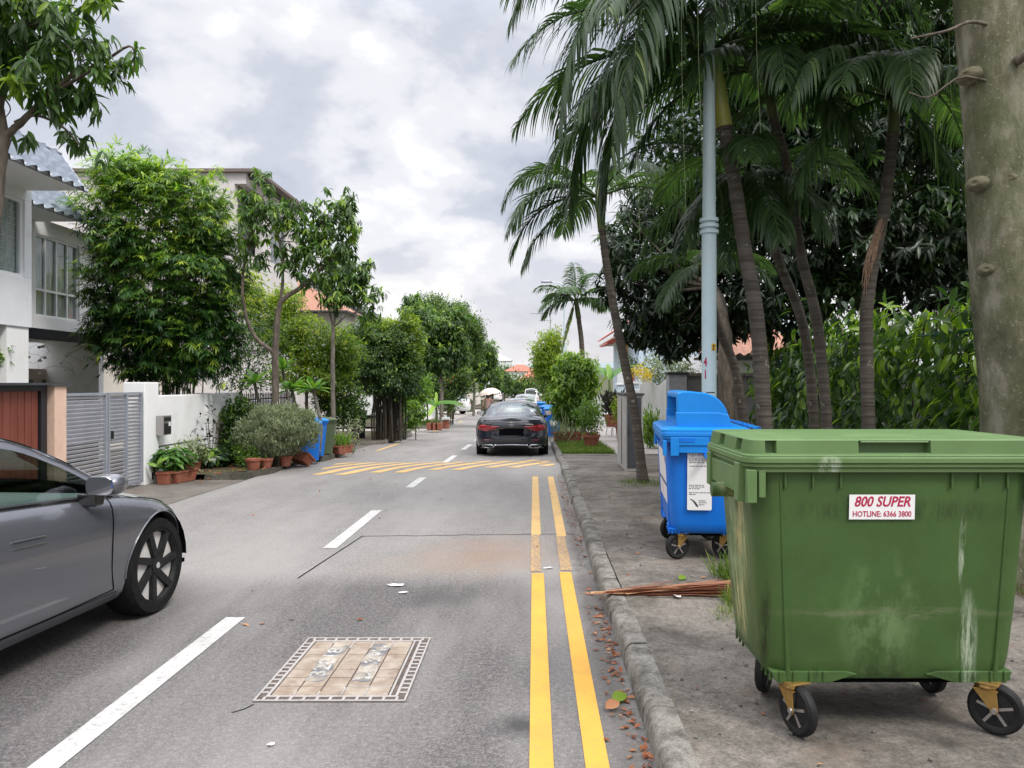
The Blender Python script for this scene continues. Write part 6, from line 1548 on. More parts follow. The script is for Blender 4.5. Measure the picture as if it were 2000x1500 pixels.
def potted(label, X, Y, mat, tmpl, n, per, L, rad, hgt, z0_, mode='whorl', droop=.5, name='potted_plant', base=.45, stem=True, young=.2):
    t = thing(name, label, 'plant', (X, Y, z0_)); c = np.array((X, Y, z0_+hgt*.55))
    foliage(t, mat, tmpl, [(c, np.array((rad, rad, hgt*.5)))], n, per, L, mode, droop, .35, young, base, name='foliage')
    if stem:
        b = MB()
        for k in range(5): a = k*1.3; b.tube(smooth_path([(0, 0, -.02), (.1*math.cos(a)*rad*3, .1*math.sin(a)*rad*3, hgt*.3), (rad*.5*math.cos(a), rad*.5*math.sin(a), hgt*.7)], 5), [.008]*6, 5)
        b.build('stem', M['bark_grey'], t)
    return t
zz_ = -.005
pot('square terracotta pot against the white pillar', (PX(322, 12.75), 12.75, zz_), (.11, .11), .2, 'box')
pot('terracotta trough planted with broad leaved greens', (PX(348, 13.0), 13.05, zz_), (.16, .3), .2, 'box', rzd=-12)
pot('small terracotta pot between the trough and the black planter', (PX(378, 14.0), 14.0, .02), (.1, .12), .22, 'box')
pot('terracotta box pot next to the small pot along the white wall', (PX(394, 14.5), 14.5, .02), (.16, .14), .25, 'box')
potted('broad leaved light green plants in the trough by the pillar', PX(340, 13.0), 13.0, G['frangi'], T_BIG, 60, 4, .2, .3, .42, .15, 'whorl', .35, base=.35, stem=False)
potted('pale variegated leafy plant along the white wall', PX(375, 13.9), 13.9, G['grey'], T_OVAL, 80, 5, .09, .28, .4, .2, 'random', base=.7)
potted('dark strap leaved plant at the foot of the white wall', PX(398, 14.4), 14.4, G['hedge'], T_BIG, 34, 4, .2, .24, .26, .2, 'whorl', base=.35, stem=False)
potted('tall thin stemmed plant with sparse dark leaves on the white wall', PX(415, 14.7), 14.7, G['purple'], T_OVAL, 26, 4, .11, .25, 1.1, .15, 'random', base=.5)
potted('dark broad leaved plant beside the grey green bush', PX(432, 14.9), 14.9, G['hedge'], T_BIG, 44, 5, .22, .34, .3, .1, 'whorl', base=.35, stem=False)
pot('big round terracotta pot under the grey green bush', (PX(495, 14.15), 14.15, .07), .14, .21); pot('round terracotta pot half hidden under the bush', (PX(520, 14.45), 14.45, .07), .12, .18)
pot('round terracotta pot near the kerb right of the bush', (PX(558, 14.9), 14.9, .06), .13, .2)
t = pot('tipped over terracotta trough beside the blue bin', (PX(583, 15.3), 15.3, .1), (.14, .24), .18, 'box'); t.rotation_euler = (R(10), R(38), R(70))
pot('terracotta trough with seedlings beside the olive bin', (PX(668, 18.6), 18.6, gz(18.6)+.1), (.14, .3), .2, 'box', rzd=-25)
potted('tiny bright green seedlings in the trough by the olive bin', PX(668, 18.6), 18.6, G['fresh'], T_BAMBOO, 50, 5, .14, .18, .2, gz(18.6)+.26, 'up', stem=False)
potted('sparse white flecked twiggy shrub beside the olive bin', PX(690, 19.4), 19.4, G['grey'], T_TINY, 70, 6, .05, .35, 1.0, gz(19.4)+.05, 'random', base=.85)
wheelie('wheelie_bin', 'blue wheelie bin with a white label on the left verge', (PX(613, 17.2), 17.2, gz(17.4)+.1), 40, M['bin_blue'], M['bin_blue_lid'], h=.86)
wheelie('wheelie_bin', 'olive green wheelie bin behind the blue one on the left verge', (PX(631, 17.9), 17.9, gz(18)+.1), 40, M['bin_dgreen'], M['bin_dgreen'], panel=False, h=.86)
wheelie('wheelie_bin', 'blue wheelie bin half hidden by the grey green bush', (PX(605, 15.9), 15.9, gz(16)+.1), 20, M['bin_blue'], M['bin_blue_lid'], h=.85, panel=False)
wheelie('wheelie_bin', 'black wheelie bin in the shade under the fig tree', (PX(699, 26), 26, gz(26)+.02), 20, M['bin_black'], M['bin_black_lid'], h=1.0, panel=False)
wheelie('wheelie_bin', 'blue wheelie bin by the navy car, nearest of three on the right', (PX(1079, 26), 26, gz(26)+.108), 8, M['bin_blue'], M['bin_blue_lid'], 'blue wheelie bins on the right verge')
wheelie('wheelie_bin', 'blue wheelie bin just behind the nearest one on the right', (PX(1073, 28.4), 28.4, gz(30)+.108), -8, M['bin_blue'], M['bin_blue_lid'], 'blue wheelie bins on the right verge', h=1.08)
wheelie('wheelie_bin', 'blue wheelie bin farthest along the right kerb', (PX(1057, 47), 47, gz(47)+.108), 0, M['bin_blue'], M['bin_blue_lid'], 'blue wheelie bins on the right verge')
for px, Yq, mm, lb in ((918, 62, 'bin_dgreen', 'dark green wheelie bin behind the parasol'), (945, 64, 'bin_dgreen', 'dark green wheelie bin under the parasol rim')): wheelie('wheelie_bin', lb, (PX(px, Yq), Yq, gz(Yq)+.05), 0, M[mm], M[mm], panel=False)
t = thing('notice_sign', 'white notice board on a post beyond the parasol', 'sign', (PX(948, 75), 75, gz(75))); b = MB(); b.tube([(0, 0, 0), (0, 0, 3.6)], .04, 8); b.build('post', M['metal_grey'], t); b = MB(); b.span((-.45, -.06, 2.4), (.4, -.02, 3.9)); b.build('board', M['sticker'], t)
for k, (px, py) in enumerate(((850, 822), (858, 822), (866, 822))):
    b = MB(); b.span((-.13, -.12, 0), (.13, .12, .3)); o = b.build('brick_planter', M['terracotta'], bevel=.01); o.location = (PX(px, 34)+.02, 32.2, gz(32)+.1); tag(o, ('red brick block at the foot of the banana plant, left of three', 'red brick block at the foot of the banana plant, middle of three', 'red brick block at the foot of the banana plant, right of three')[k], 'brick', 'red blocks round the banana bed')
t = thing('garden_lantern', 'small red garden ornament with a white cap by the banana bed', 'ornament', (PX(871, 34), 34, gz(34)+.1)); b = MB(); b.lathe([(.16, 0), (.14, .35), (.17, .4)], 10); b.build('base', M['terracotta'], t); b = MB(); b.lathe([(.19, .4), (.17, .5), (0, .52)], 10); b.build('cap', M['white_frame'], t)

# ---------------------------------------------------------------- right side
Y = 23.3
t = tree('potted_bush', 'big bright green bush in a terracotta trough on the grass strip', (PX(1112, Y), Y, gz(Y)+.3), 'bush')
bl = [Bp(1118, 735, Y, 40, 40, .6), Bp(1135, 715, Y, 34, 26, .5), Bp(1100, 775, Y, 34, 36, .5), Bp(1145, 755, Y, 26, 32, .4), Bp(1098, 800, Y, 16, 22, .4), Bp(1125, 800, Y, 36, 26, .5), Bp(1112, 700, Y, 20, 16, .3)]
foliage(t, G['fresh'], T_MANGO, bl, 950, 7, .2, 'whorl', .75, .5, .5, .52, spread=.65, top=.3)
trunk(t, [([(PX(1108+8*k, Y), Y, gz(Y)+.2), P(1105+9*k, 810, Y), P(1105+12*k, 760, Y)], .025, .015) for k in range(3)], limb_set([P(1112, 770, Y)], bl, 12, .015), 'bark_grey')
pot('long terracotta trough under the big bright bush', (PX(1113, 22.9), 22.9, gz(23)+.108), (.36, .2), .33, 'box'); pot('round terracotta pot beside the long trough', (PX(1090, 23.5), 23.5, gz(23)+.108), .17, .3)
pot('large round terracotta pot on the grass with a feathery plant', (PX(1155, 20.4), 20.4, gz(20)+.108), .23, .36); pot('fluted terracotta pot behind the large round one', (PX(1153, 21.6), 21.6, gz(21)+.108), .2, .36)
potted('feathery light green plant in the large round pot on the grass', PX(1152, 20.5), 20.5, G['fresh'], T_OVAL, 330, 5, .075, .36, .95, gz(20)+.42, 'random', base=.45)
potted('spiky grey green strap leaved plant at the trough edge', PX(1098, 22.5), 22.5, G['grey'], T_GRASS, 26, 4, .36, .1, .16, gz(22)+.35, 'up', base=.5, stem=False)
pot('round terracotta pot on a stand by the blue pillar', (PX(1196, 26.5), 26.5, gz(26)+.45), .3, .42); potted('dark rubber plant in the pot by the blue pillar', PX(1196, 26.5), 26.5, G['purple'], T_OVAL, 30, 6, .28, .3, .6, gz(26)+.85, 'up')
t = thing('plant_stand', 'low white metal stand under the rubber plant pot', 'stand', (PX(1196, 26.5), 26.5, gz(26)+.11)); b = MB()
for a in range(4): b.tube([(.22*math.cos(a*1.57), .22*math.sin(a*1.57), 0), (.18*math.cos(a*1.57), .18*math.sin(a*1.57), .33)], .02, 6)
b.build('leg', M['white_frame'], t); b = MB(); b.lathe([(.24, .3), (.24, .34)], 16); b.build('top', M['white_frame'], t)
pot('slim terracotta pot beside the cabinet along the wall', (PX(1214, 24), 24, gz(24)+.11), .2, .5); potted('yellow green shrub in the slim pot beside the cabinet', PX(1213, 24), 24, G['yellow'], T_TINY, 200, 6, .07, .28, .9, gz(24)+.55, 'random')
pot('small terracotta pot on the cap of the blue pillar', (3.6, 28.45, gz(28)+2.06), .17, .25); potted('little green plant on the cap of the blue pillar', 3.6, 28.45, G['mango_dark'], T_OVAL, 70, 6, .1, .28, .8, gz(28)+2.25, 'random', base=.6)
potted('yellow flowering vine spilling over the white gate', PX(1252, 22.5), 22.3, G['flower'], T_OVAL, 80, 5, .08, .3, .4, 1.75, 'random', stem=False)
potted('pale green shrub above the white wall behind the gate', 4.4, 25.5, G['grey'], T_OVAL, 420, 6, .11, 1.0, 1.3, 1.3, 'random', base=.45)
potted('weedy bright green plant at the foot of the white gate', PX(1268, 20.5), 20.3, G['fresh'], T_BAMBOO, 120, 5, .2, .16, .9, gz(20)+.08, 'up')
Y = 42
t = tree('street_tree', 'light leafed street tree by the far lamp post on the right', (PX(1080, Y), Y, gz(Y)))
bl = [Bp(1068, 690, Y, 26, 36, 1), Bp(1060, 715, Y, 18, 30, .8), Bp(1088, 735, Y, 24, 40, 1), Bp(1090, 765, Y, 20, 30, .8), Bp(1082, 665, Y, 16, 20, .7)]
foliage(t, G['yellow'], T_FAR, bl, 1300, 7, .21, 'random', .3, .4, .2, .3); trunk(t, [([(PX(1080, Y), Y, gz(Y)), P(1078, 770, Y), P(1070, 700, Y)], .08, .04)], limb_set([P(1078, 750, Y)], bl, 14, .02), 'bark_grey')
Y = 66
t = tree('street_tree', 'dull green street tree beyond the light leafed one on the right', (PX(1062, Y), Y, gz(Y)))
bl = [Bp(1056, 725, Y, 14, 30, 1), Bp(1064, 705, Y, 16, 26, 1), Bp(1064, 755, Y, 12, 22, .8)]
foliage(t, G['mango'], T_FAR, bl, 420, 7, .25, 'whorl', .6, .4, .2, .5); trunk(t, [([(PX(1062, Y), Y, gz(Y)), P(1060, 770, Y), P(1056, 720, Y)], .09, .05)])

# palms
def frond_mesh(parent, head, az, el, L, mat, nl=44, wl=.62, sag=1.35, hang=.5, seed=0, twist=0, droopy=.6, base=.35, name='frond', lw=.027):
    """one feather frond: arching rachis with two rows of drooping leaflets"""
    r_ = np.random.default_rng(seed); n = 40; pts = [np.zeros(3)]; d = np.array((math.cos(az)*math.cos(el), math.sin(az)*math.cos(el), math.sin(el)))
    for i in range(n):
        d = d+np.array((0, 0, -sag/n*(.35+1.2*i/n))); d /= np.linalg.norm(d); pts.append(pts[-1]+d*L/n)
    pts = np.array(pts)+np.array(head)
    o = None
    b = MB(); b.tube([Vector(p) for p in pts[::4]], [.022*(1-.85*i/10)+.003 for i in range(len(pts[::4]))], 5); ra_ = b
    k = nl; tt = np.linspace(.13, .995, k); ii = tt*n; i0 = np.minimum(ii.astype(int), n-1); fr = (ii-i0)[:, None]
    pp = pts[i0]*(1-fr)+pts[i0+1]*fr; td = nrm(pts[i0+1]-pts[i0]); up = np.array((0, 0, 1.0))
    sd = nrm(np.cross(td, up)+1e-6); nu = np.cross(sd, td)
    V, F, RN = [], [], []
    seg = 5
    for s_ in (-1, 1):
        ln = wl*(np.sin(np.pi*np.clip(tt*.86+.12, 0, 1))**.55)*r_.uniform(.8, 1.1, k)
        d0 = sd*s_*r_.uniform(.75, 1.0, (k, 1))+td*(.55+.5*tt[:, None])+nu*r_.uniform(.0, .35, (k, 1)); d0 = nrm(d0)
        q = pp.copy(); dd = d0.copy(); prev = []
        for j in range(seg+1):
            wj = lw*(.55, 1, 1, .8, .5, .06)[j]*(.7+.5*ln/wl)
            fl_ = nrm(np.cross(dd, up)+sd*.05); fl_ = nrm(fl_*.75+nu*.35*s_+r_.normal(0, .12, (k, 3)) if j == 0 else fl_*.75+nu*.35*s_)
            prev.append((q-fl_*wj[:, None]*.5, q+fl_*wj[:, None]*.5))
            dd = nrm(dd+np.array((0, 0, -1.0))*(droopy*r_.uniform(.35, 1.6, (k, 1))*(j+1)/seg)); q = q+dd*(ln/seg)[:, None]
        A = np.stack([np.stack(x, 1) for x in prev], 1)     # k, seg+1, 2, 3
        base_i = len(V)*0
        V.append(A.reshape(-1, 3)); RN.append(np.repeat(np.clip(r_.normal(base, .16, k), 0, 1), (seg+1)*2))
    V = np.concatenate(V); RN = np.concatenate(RN); m = 2*k; st_ = (seg+1)*2
    f0 = np.array([(2*j, 2*j+1, 2*j+3, 2*j+2) for j in range(seg)]); F = (f0[None]+np.arange(m)[:, None, None]*st_).reshape(-1, 4)
    nv = len(V); me = bpy.data.meshes.new(name); allv = np.concatenate([V, np.array(ra_.v)]); allf = [tuple(x) for x in F]+[tuple(i+nv for i in f) for f in ra_.f]
    me.from_pydata(allv.tolist(), [], allf); a = me.attributes.new('rnd', 'FLOAT', 'POINT'); a.data.foreach_set('value', np.concatenate([RN, np.full(len(ra_.v), .6)]).astype(np.float32))
    me.polygons.foreach_set('use_smooth', np.ones(len(me.polygons), bool)); return link(name, me, mat, parent)
M['palm_bark'] = None
def palm_bark():
    m, t, p = nmat('palm_bark'); x, y, z = txyz(t)
    w_ = node(t, 'ShaderNodeTexNoise'); w_.noise_dimensions = '1D' if False else '3D'
    tcn = node(t, 'ShaderNodeTexCoord'); mp = node(t, 'ShaderNodeMapping'); mp.inputs['Scale'].default_value = (1.5, 1.5, 26); t.links.new(tcn.outputs['Object'], mp.inputs[0])
    t.links.new(mp.outputs[0], w_.inputs['Vector']); w_.inputs['Scale'].default_value = 1.0; w_.inputs['Detail'].default_value = 3
    c = tramp(t, w_.outputs['Fac'], [(.36, (.06, .05, .04)), (.5, (.09, .075, .06)), (.64, (.125, .108, .09))])
    li = tramp(t, tnoise(t, 9, 5, .7), [(.62, (0, 0, 0)), (.68, (1, 1, 1))]); c = tmix(t, tmath(t, 'MULTIPLY', li, .75), c, (.36, .37, .3))
    t.links.new(c, p.inputs['Base Color']); p.inputs['Roughness'].default_value = .9; tbump(t, p, w_.outputs['Fac'], .8, .02); return m
M['palm_bark'] = palm_bark()
M['shaft'] = pm('crownshaft', (.34, .33, .07), .4, (.24, .29, .07), 5, grime=(.18, .15, .05), gscale=6, glo=.55, ghi=.8); M['shaft_green'] = pm('crownshaft_green', (.09, .12, .04), .45, (.13, .15, .05), 5)
def palm(label, Y, path, shaft, r0, r1, fronds, mat='palm', rs=None, shaftm='shaft', seed=1, name='palm_tree', nl=36, wl=.62, gy=None, lw=.031, dead=()):
    base = P(path[0][0], path[0][1], Y); zb = (gy if gy is not None else gz(Y)+.1); base.z = zb
    t = thing(name, label, 'palm', base)
    pts = [base]+[P(a, c, Y) for a, c in path[1:]]; q = smooth_path(local(t, pts), 30); b = MB(); rad = []
    for i in range(31):
        u = i/30; rad.append((r0+(r1-r0)*u)*(1+.28*max(0, 1-u*9)**2)*(1+.03*math.sin(i*2.3)))
    b.tube(q, rad, 16); b.build('trunk', M['palm_bark'], t, smooth=70)
    h = P(shaft[1][0], shaft[1][1], Y); s0 = P(shaft[0][0], shaft[0][1], Y); hl, sl = local(t, (h, s0)); rs = rs or r1*1.1
    b = MB(); b.tube([sl-(hl-sl)*.02, sl.lerp(hl, .06), sl.lerp(hl, .5), sl.lerp(hl, .92), hl, hl+(hl-sl).normalized()*.25], [rs*.9, rs*1.06, rs, rs*.85, rs*.7, rs*.2], 16); b.build('crownshaft', M[shaftm], t, smooth=70)
    b = MB(); b.tube([sl-(hl-sl).normalized()*.03, sl, sl+(hl-sl).normalized()*.02], [r1*1.02, rs*1.12, rs*1.0], 16); b.build('scar_ring', M['bark_dark'], t, smooth=70)
    for i, f in enumerate(fronds):
        az, el, L = f[0], f[1], f[2]; kw = f[3] if len(f) > 3 else {}
        frond_mesh(t, hl+Vector((math.cos(R(az))*.05, math.sin(R(az))*.05, .02)), R(az), R(el), L, G[kw.get('mat', mat)], kw.get('nl', nl), kw.get('wl', wl), kw.get('sag', 1.6), seed=seed*50+i, droopy=kw.get('dr', .6), base=kw.get('base', .35), lw=lw)
    return t
palm('tall leaning palm with a yellow green crownshaft beside the pale blue lamp post', 8.6, [(1503, 860), (1482, 660), (1455, 490), (1432, 340), (1415, 252)], [(1415, 252), (1390, 100)], .09, .07,
     [(178, 52, 2.7, dict(sag=2.0)), (196, 28, 2.55, dict(sag=1.9)), (168, 12, 2.5, dict(sag=1.5, dr=.8)), (212, -8, 2.2, dict(sag=1.2, dr=.8)), (150, 0, 2.3, dict(sag=1.4)), (232, 30, 2.4, dict(sag=2.0)), (186, -22, 2.4, dict(sag=.9, dr=.75)), (222, 20, 2.7, dict(sag=4.2, wl=.9, dr=1.0)), (150, 25, 3.0, dict(sag=4.6, wl=.9, dr=1.0)), (236, 40, 3.0, dict(sag=4.4, wl=.85, dr=.9)), (172, 5, 2.4, dict(sag=5, wl=.85, dr=.9)), (205, 45, 3.1, dict(sag=5, wl=.85, dr=.9)), (188, 62, 3.1, dict(sag=3.6, wl=.85, dr=.9)),
      (20, 45, 2.6, dict(sag=2)), (350, 18, 2.4, dict(sag=1.6)), (310, 30, 2.4, dict(sag=1.9)), (60, 35, 2.5), (100, 40, 2.5), (130, 55, 2.6), (265, 60, 2.3, dict(sag=2.2)), (0, -10, 2.1, dict(sag=1.2))], seed=3, rs=.09, wl=.8, nl=46, lw=.036)
palm('slim palm leaning left over the pavement, its trunk crossing the grey cabinet', 12.1, [(1256, 940), (1240, 810), (1208, 650), (1186, 525), (1176, 450)], [(1176, 450), (1168, 385)], .08, .056,
     [(180, 50, 1.9, dict(sag=3.2)), (200, 25, 1.9, dict(sag=2.8)), (170, 5, 1.8, dict(sag=2.2)), (188, -20, 1.7, dict(sag=1.6, dr=.9)), (160, 30, 1.7, dict(sag=2.4)), (150, 45, 1.6), (20, 40, 1.6), (345, 20, 1.5), (300, 35, 1.5), (80, 50, 1.7), (110, 20, 1.6)], seed=5, shaftm='shaft_green', wl=.64, nl=38)
palm('slender palm with a bent trunk, left of the close pair behind the green bin', 9.7, [(1602, 850), (1575, 670), (1525, 520), (1490, 420)], [(1490, 420), (1462, 330)], .066, .052,
     [(185, 30, 1.9), (160, -10, 1.8, dict(dr=.9)), (215, -20, 1.7, dict(dr=.9)), (240, -45, 1.6, dict(sag=.8, dr=.9)), (270, -30, 1.7, dict(sag=.9, dr=.9)), (300, -15, 1.7, dict(dr=.9)), (340, 10, 1.8), (20, 30, 1.9), (80, 45, 1.9), (120, 30, 1.9), (255, 20, 1.8)], seed=7, shaftm='shaft_green', nl=36)
palm('slender palm, right of the close pair behind the green bin', 9.2, [(1627, 850), (1600, 660), (1565, 500), (1538, 330), (1512, 235)], [(1512, 235), (1494, 140)], .066, .052,
     [(200, 35, 2.0), (170, 15, 2.0), (225, 10, 1.9, dict(dr=.8)), (260, 5, 1.9, dict(dr=.8)), (310, 15, 2.0), (340, 25, 2.0), (10, 40, 2.0), (60, 30, 2), (110, 40, 2), (145, 20, 2), (290, -25, 1.7, dict(sag=1.0, dr=.9)), (185, -5, 2.1, dict(sag=1.8, dr=1)), (235, 40, 2.2, dict(sag=2.6, dr=1)), (350, 55, 2.2, dict(sag=2.4))], seed=9, shaftm='shaft_green', nl=38)
t = palm('dark curved palm trunk with shreds of old sheath, nearest the big pale tree', 8.5, [(1704, 850), (1692, 680), (1698, 560), (1728, 400), (1744, 262)], [(1744, 262), (1747, 195)], .074, .058,
     [(190, 50, 2.0), (150, 30, 2.0), (230, 20, 1.9), (280, 10, 1.8), (320, 20, 1.9), (0, 35, 2.0), (40, 30, 2), (90, 40, 2), (350, -50, 1.5, dict(sag=.6, dr=1)), (200, -15, 1.8), (215, 35, 2.2, dict(sag=2.6, dr=.9)), (250, 25, 2.0, dict(sag=2.4, dr=.9)), (170, 60, 2.3, dict(sag=2.4))], seed=11, shaftm='shaft_green', nl=38)
b = MB(); random.seed(9)
for k in range(16): b.tube(smooth_path(local(t, [P(1722+random.uniform(-6, 8), 420+random.uniform(0, 40), 8.45), P(1704+random.uniform(-12, 8), 500, 8.42), P(1693+random.uniform(-12, 10), 560+random.uniform(-30, 20), 8.44)]), 6), [.008, .01, .01, .009, .008, .006, .003], 4)
b.build('dead_sheath', pm('sheath', (.2, .12, .08), .9, (.3, .2, .14), 30), t)
palm('thin low palm stem between the lamp post and the leaning palm', 11.5, [(1462, 850), (1440, 740), (1405, 645), (1385, 570)], [(1385, 570), (1374, 520)], .075, .055, [(180, 20, 1.3), (220, -10, 1.2), (140, 30, 1.3), (20, 30, 1.3), (320, 10, 1.2), (270, 20, 1.2), (80, 40, 1.3)], seed=13, shaftm='shaft_green', nl=32, wl=.45)
palm('tall palm hidden behind the big trunk with fronds hanging in from the top right', 7.4, [(2040, 900), (2050, 500), (2040, 0), (2030, -150)], [(2030, -150), (2010, -260)], .1, .08,
     [(184, 22, 2.9, dict(sag=1.8, base=.55, dr=.7)), (200, 8, 2.8, dict(sag=1.7, base=.5)), (170, 30, 2.9, dict(sag=1.8, base=.5)), (215, 25, 2.6, dict(sag=1.8, base=.6)), (150, 5, 2.7, dict(sag=1.4)), (190, -18, 2.4, dict(sag=1.3)), (240, 20, 2.3), (178, 45, 3.1, dict(sag=2.0, base=.5)), (160, 15, 3.0, dict(sag=1.6, base=.5)), (192, -5, 2.7, dict(sag=1.2, base=.55)), (60, 40, 2.6)], seed=15, wl=.85, nl=48, lw=.036)
palm('far palm above the bright bush with one faded hanging frond', 27, [(1139, 800), (1137, 690), (1130, 620)], [(1130, 620), (1125, 588)], .1, .08,
     [(180, 45, 1.6), (200, 15, 1.5), (165, 5, 1.4), (20, 45, 1.5), (340, 15, 1.4), (90, 70, 1.5, dict(mat='palm_lite', sag=1)), (100, 80, 1.4, dict(mat='palm_lite', sag=.7)), (250, 40, 1.4), (300, 60, 1.5, dict(mat='palm_lite')), (140, 35, 1.5), (40, 20, 1.4), (205, -72, 1.9, dict(mat='palm_lite', sag=.3, base=.9, wl=.3))], mat='palm_lite', seed=17, shaftm='shaft_green', nl=36, wl=.62, lw=.06)

# the big pale trunk at the right edge
Y = 6.35
t = thing('big_tree', 'massive pale greenish trunk with knots at the right edge', 'tree', (PX(1998, Y), Y, .1))
def bigbark():
    m, tt, p = nmat('bark_pale'); x, y, z = txyz(tt)
    c = tramp(tt, tnoise(tt, 5, 7, .65, stretch=(1, 1, .5)), [(.36, (.07, .072, .035)), (.52, (.15, .145, .085)), (.66, (.28, .265, .2))])
    s_ = tramp(tt, tnoise(tt, 38, 5, .7), [(.6, (0, 0, 0)), (.65, (1, 1, 1))]); c = tmix(tt, tmath(tt, 'MULTIPLY', s_, .7), c, (.42, .42, .34))
    g = tramp(tt, tnoise(tt, 1.6, 5, .6), [(.45, (0, 0, 0)), (.68, (1, 1, 1))]); c = tmix(tt, tmath(tt, 'MULTIPLY', g, .55), c, (.08, .1, .03))
    k = tramp(tt, tnoise(tt, 3, 6, .8, stretch=(.6, .6, 7)), [(.62, (0, 0, 0)), (.72, (1, 1, 1))]); c = tmix(tt, tmath(tt, 'MULTIPLY', k, .35), c, (.06, .05, .035))
    tt.links.new(c, p.inputs['Base Color']); p.inputs['Roughness'].default_value = .85; tbump(tt, p, tmath(tt, 'ADD', tnoise(tt, 26, 8, .75, stretch=(1, 1, .5)), tmath(tt, 'MULTIPLY', tnoise(tt, 7, 8, .7, stretch=(1.6, 1.6, .35)), 1.5)), .9, .02); return m
M['bark_pale'] = bigbark()
cpath = [(PX(2000, Y), Y, .05), P(1996, 900, Y), P(1990, 800, Y), P(1980, 650, Y), P(1968, 480, Y), P(1955, 300, Y), P(1940, 80, Y), P(1932, -120, Y), P(1925, -500, Y)]
q = smooth_path(local(t, cpath), 60); b = MB(); rs = []
for i, p in enumerate(q):
    u = i/60; r = .285+.01*math.sin(u*17)+.18*max(0, 1-u*5.2)**2
    rs.append([(p.x+r*(1+.05*math.sin(3*a+u*4)+.10*max(0, 1-u*6)*math.sin(5*a+1))*math.cos(a), p.y+r*(1+.05*math.sin(3*a+u*4)+.10*max(0, 1-u*6)*math.sin(5*a+1))*math.sin(a), p.z) for a in [2*math.pi*k/36 for k in range(36)]])
b.rings(rs); b.build('trunk', M['bark_pale'], t, smooth=80)
for (px, py, s_) in ((1902, 357, .8), (1926, 525, .7), (1884, 145, .9), (1972, 345, .6)):
    yy = Y-(.17 if px < 1950 else .27); b = MB(); c0 = local(t, [P(px, py, yy)])[0]
    nrm_ = (c0-Vector((local(t, [P(1968, py, Y)])[0].x, c0.y+.27, c0.z))).normalized(); pr_ = []
    for k, (r, d) in enumerate(((.13, -.09), (.09, -.042), (.055, -.016), (.036, -.01), (.024, -.02), (0, -.024))): pr_.append((r*s_, d*s_))
    b.lathe(pr_, 18); o = b.build('knot', pm('knot_%d' % px, (.11, .1, .06), .9, (.17, .155, .1), 20, bump=.5, bscale=50), t, smooth=60); o.location = c0; o.rotation_euler = nrm_.to_track_quat('Z', 'Y').to_euler()
    o.scale = (.95, .62, .8)
b = MB()
for pts, r in (([P(1960, 60, Y-.1), P(1900, 42, Y-.3), P(1850, 60, Y-.4), P(1780, 75, Y-.4)], .018), ([P(1965, 170, Y-.2), P(1880, 150, Y-.2), P(1815, 190, Y-.2), P(1775, 180, Y-.2)], .012), ([P(1985, 120, Y-.28), P(2030, 90, Y-.4), P(2100, 40, Y-.5)], .04), ([P(1940, -100, Y), P(1760, -250, Y), P(1500, -420, Y+1)], .08), ([P(1935, -100, Y), P(2100, -300, Y+1), P(2300, -500, Y+2)], .09)):
    b.tube(smooth_path(local(t, pts), 10), [r*(1-.06*i) for i in range(11)], 7)
b.build('branch', M['bark_dark'], t, smooth=70)
bl = [Bp(1500, -420, 7.2, 260, 110, 1.6), Bp(1850, -420, 7.4, 260, 120, 2), Bp(2200, -350, 7.4, 250, 150, 2), Bp(2060, -80, 7.6, 110, 90, .8), Bp(1990, -10, 6.9, 40, 26, .3), Bp(1830, -60, 7.4, 120, 60, .8)]
foliage(t, G['mango_dark'], T_MANGO, bl, 620, 8, .19, 'whorl', .6, .4, .2, .4)
b = MB()
for px, py0, py1 in ((1853, 60, 260), (1330, -20, 420), (1362, -30, 300), (1476, 0, 260), (1818, 20, 330), (1240, -20, 470)):
    b.tube(smooth_path(local(t, [P(px, py0, 7.0), P(px+3, (py0+py1)/2, 7.0), P(px+10, py1, 7.0)]), 8), .0022, 4)
b.build('hanging_vine', M['stem_green'], t)

# dark mango trees filling the right
Y = 16.5
t = tree('mango_tree', 'dark spreading mango tree behind the lamp post hanging over the white gate', (PX(1425, 14.2), 14.2, .05))
bl = [Bp(1270, 560, Y, 80, 90, 1.4), Bp(1215, 470, Y, 44, 60, 1.0), Bp(1335, 600, Y, 70, 80, 1.3), Bp(1350, 480, Y, 80, 110, 1.5), Bp(1255, 640, Y, 46, 36, .8), Bp(1410, 560, Y, 60, 110, 1.3), Bp(1290, 400, Y, 70, 70, 1.2), Bp(1320, 670, Y, 50, 30, .8), Bp(1190, 560, Y, 26, 40, .6), Bp(1390, 380, Y, 70, 90, 1.2), Bp(1385, 655, Y, 46, 26, .8)]
foliage(t, G['mango_dark'], T_MANGO, bl, 2000, 8, .23, 'whorl', .75, .45, .3, .45, spread=.7, top=.2)
trunk(t, [([(PX(1425, 14.2), 14.2, .05), P(1417, 760, 14.2), P(1412, 620, 14.4), P(1380, 540, 15.2)], .15, .11)], limb_set([P(1412, 640, 14.4), P(1390, 560, 15)], bl, 22, .05), 'bark_dark')
Y = 14.5
t = tree('mango_tree', 'huge dark mango tree filling the background behind the palms', (PX(1500, 15), 15, .05))
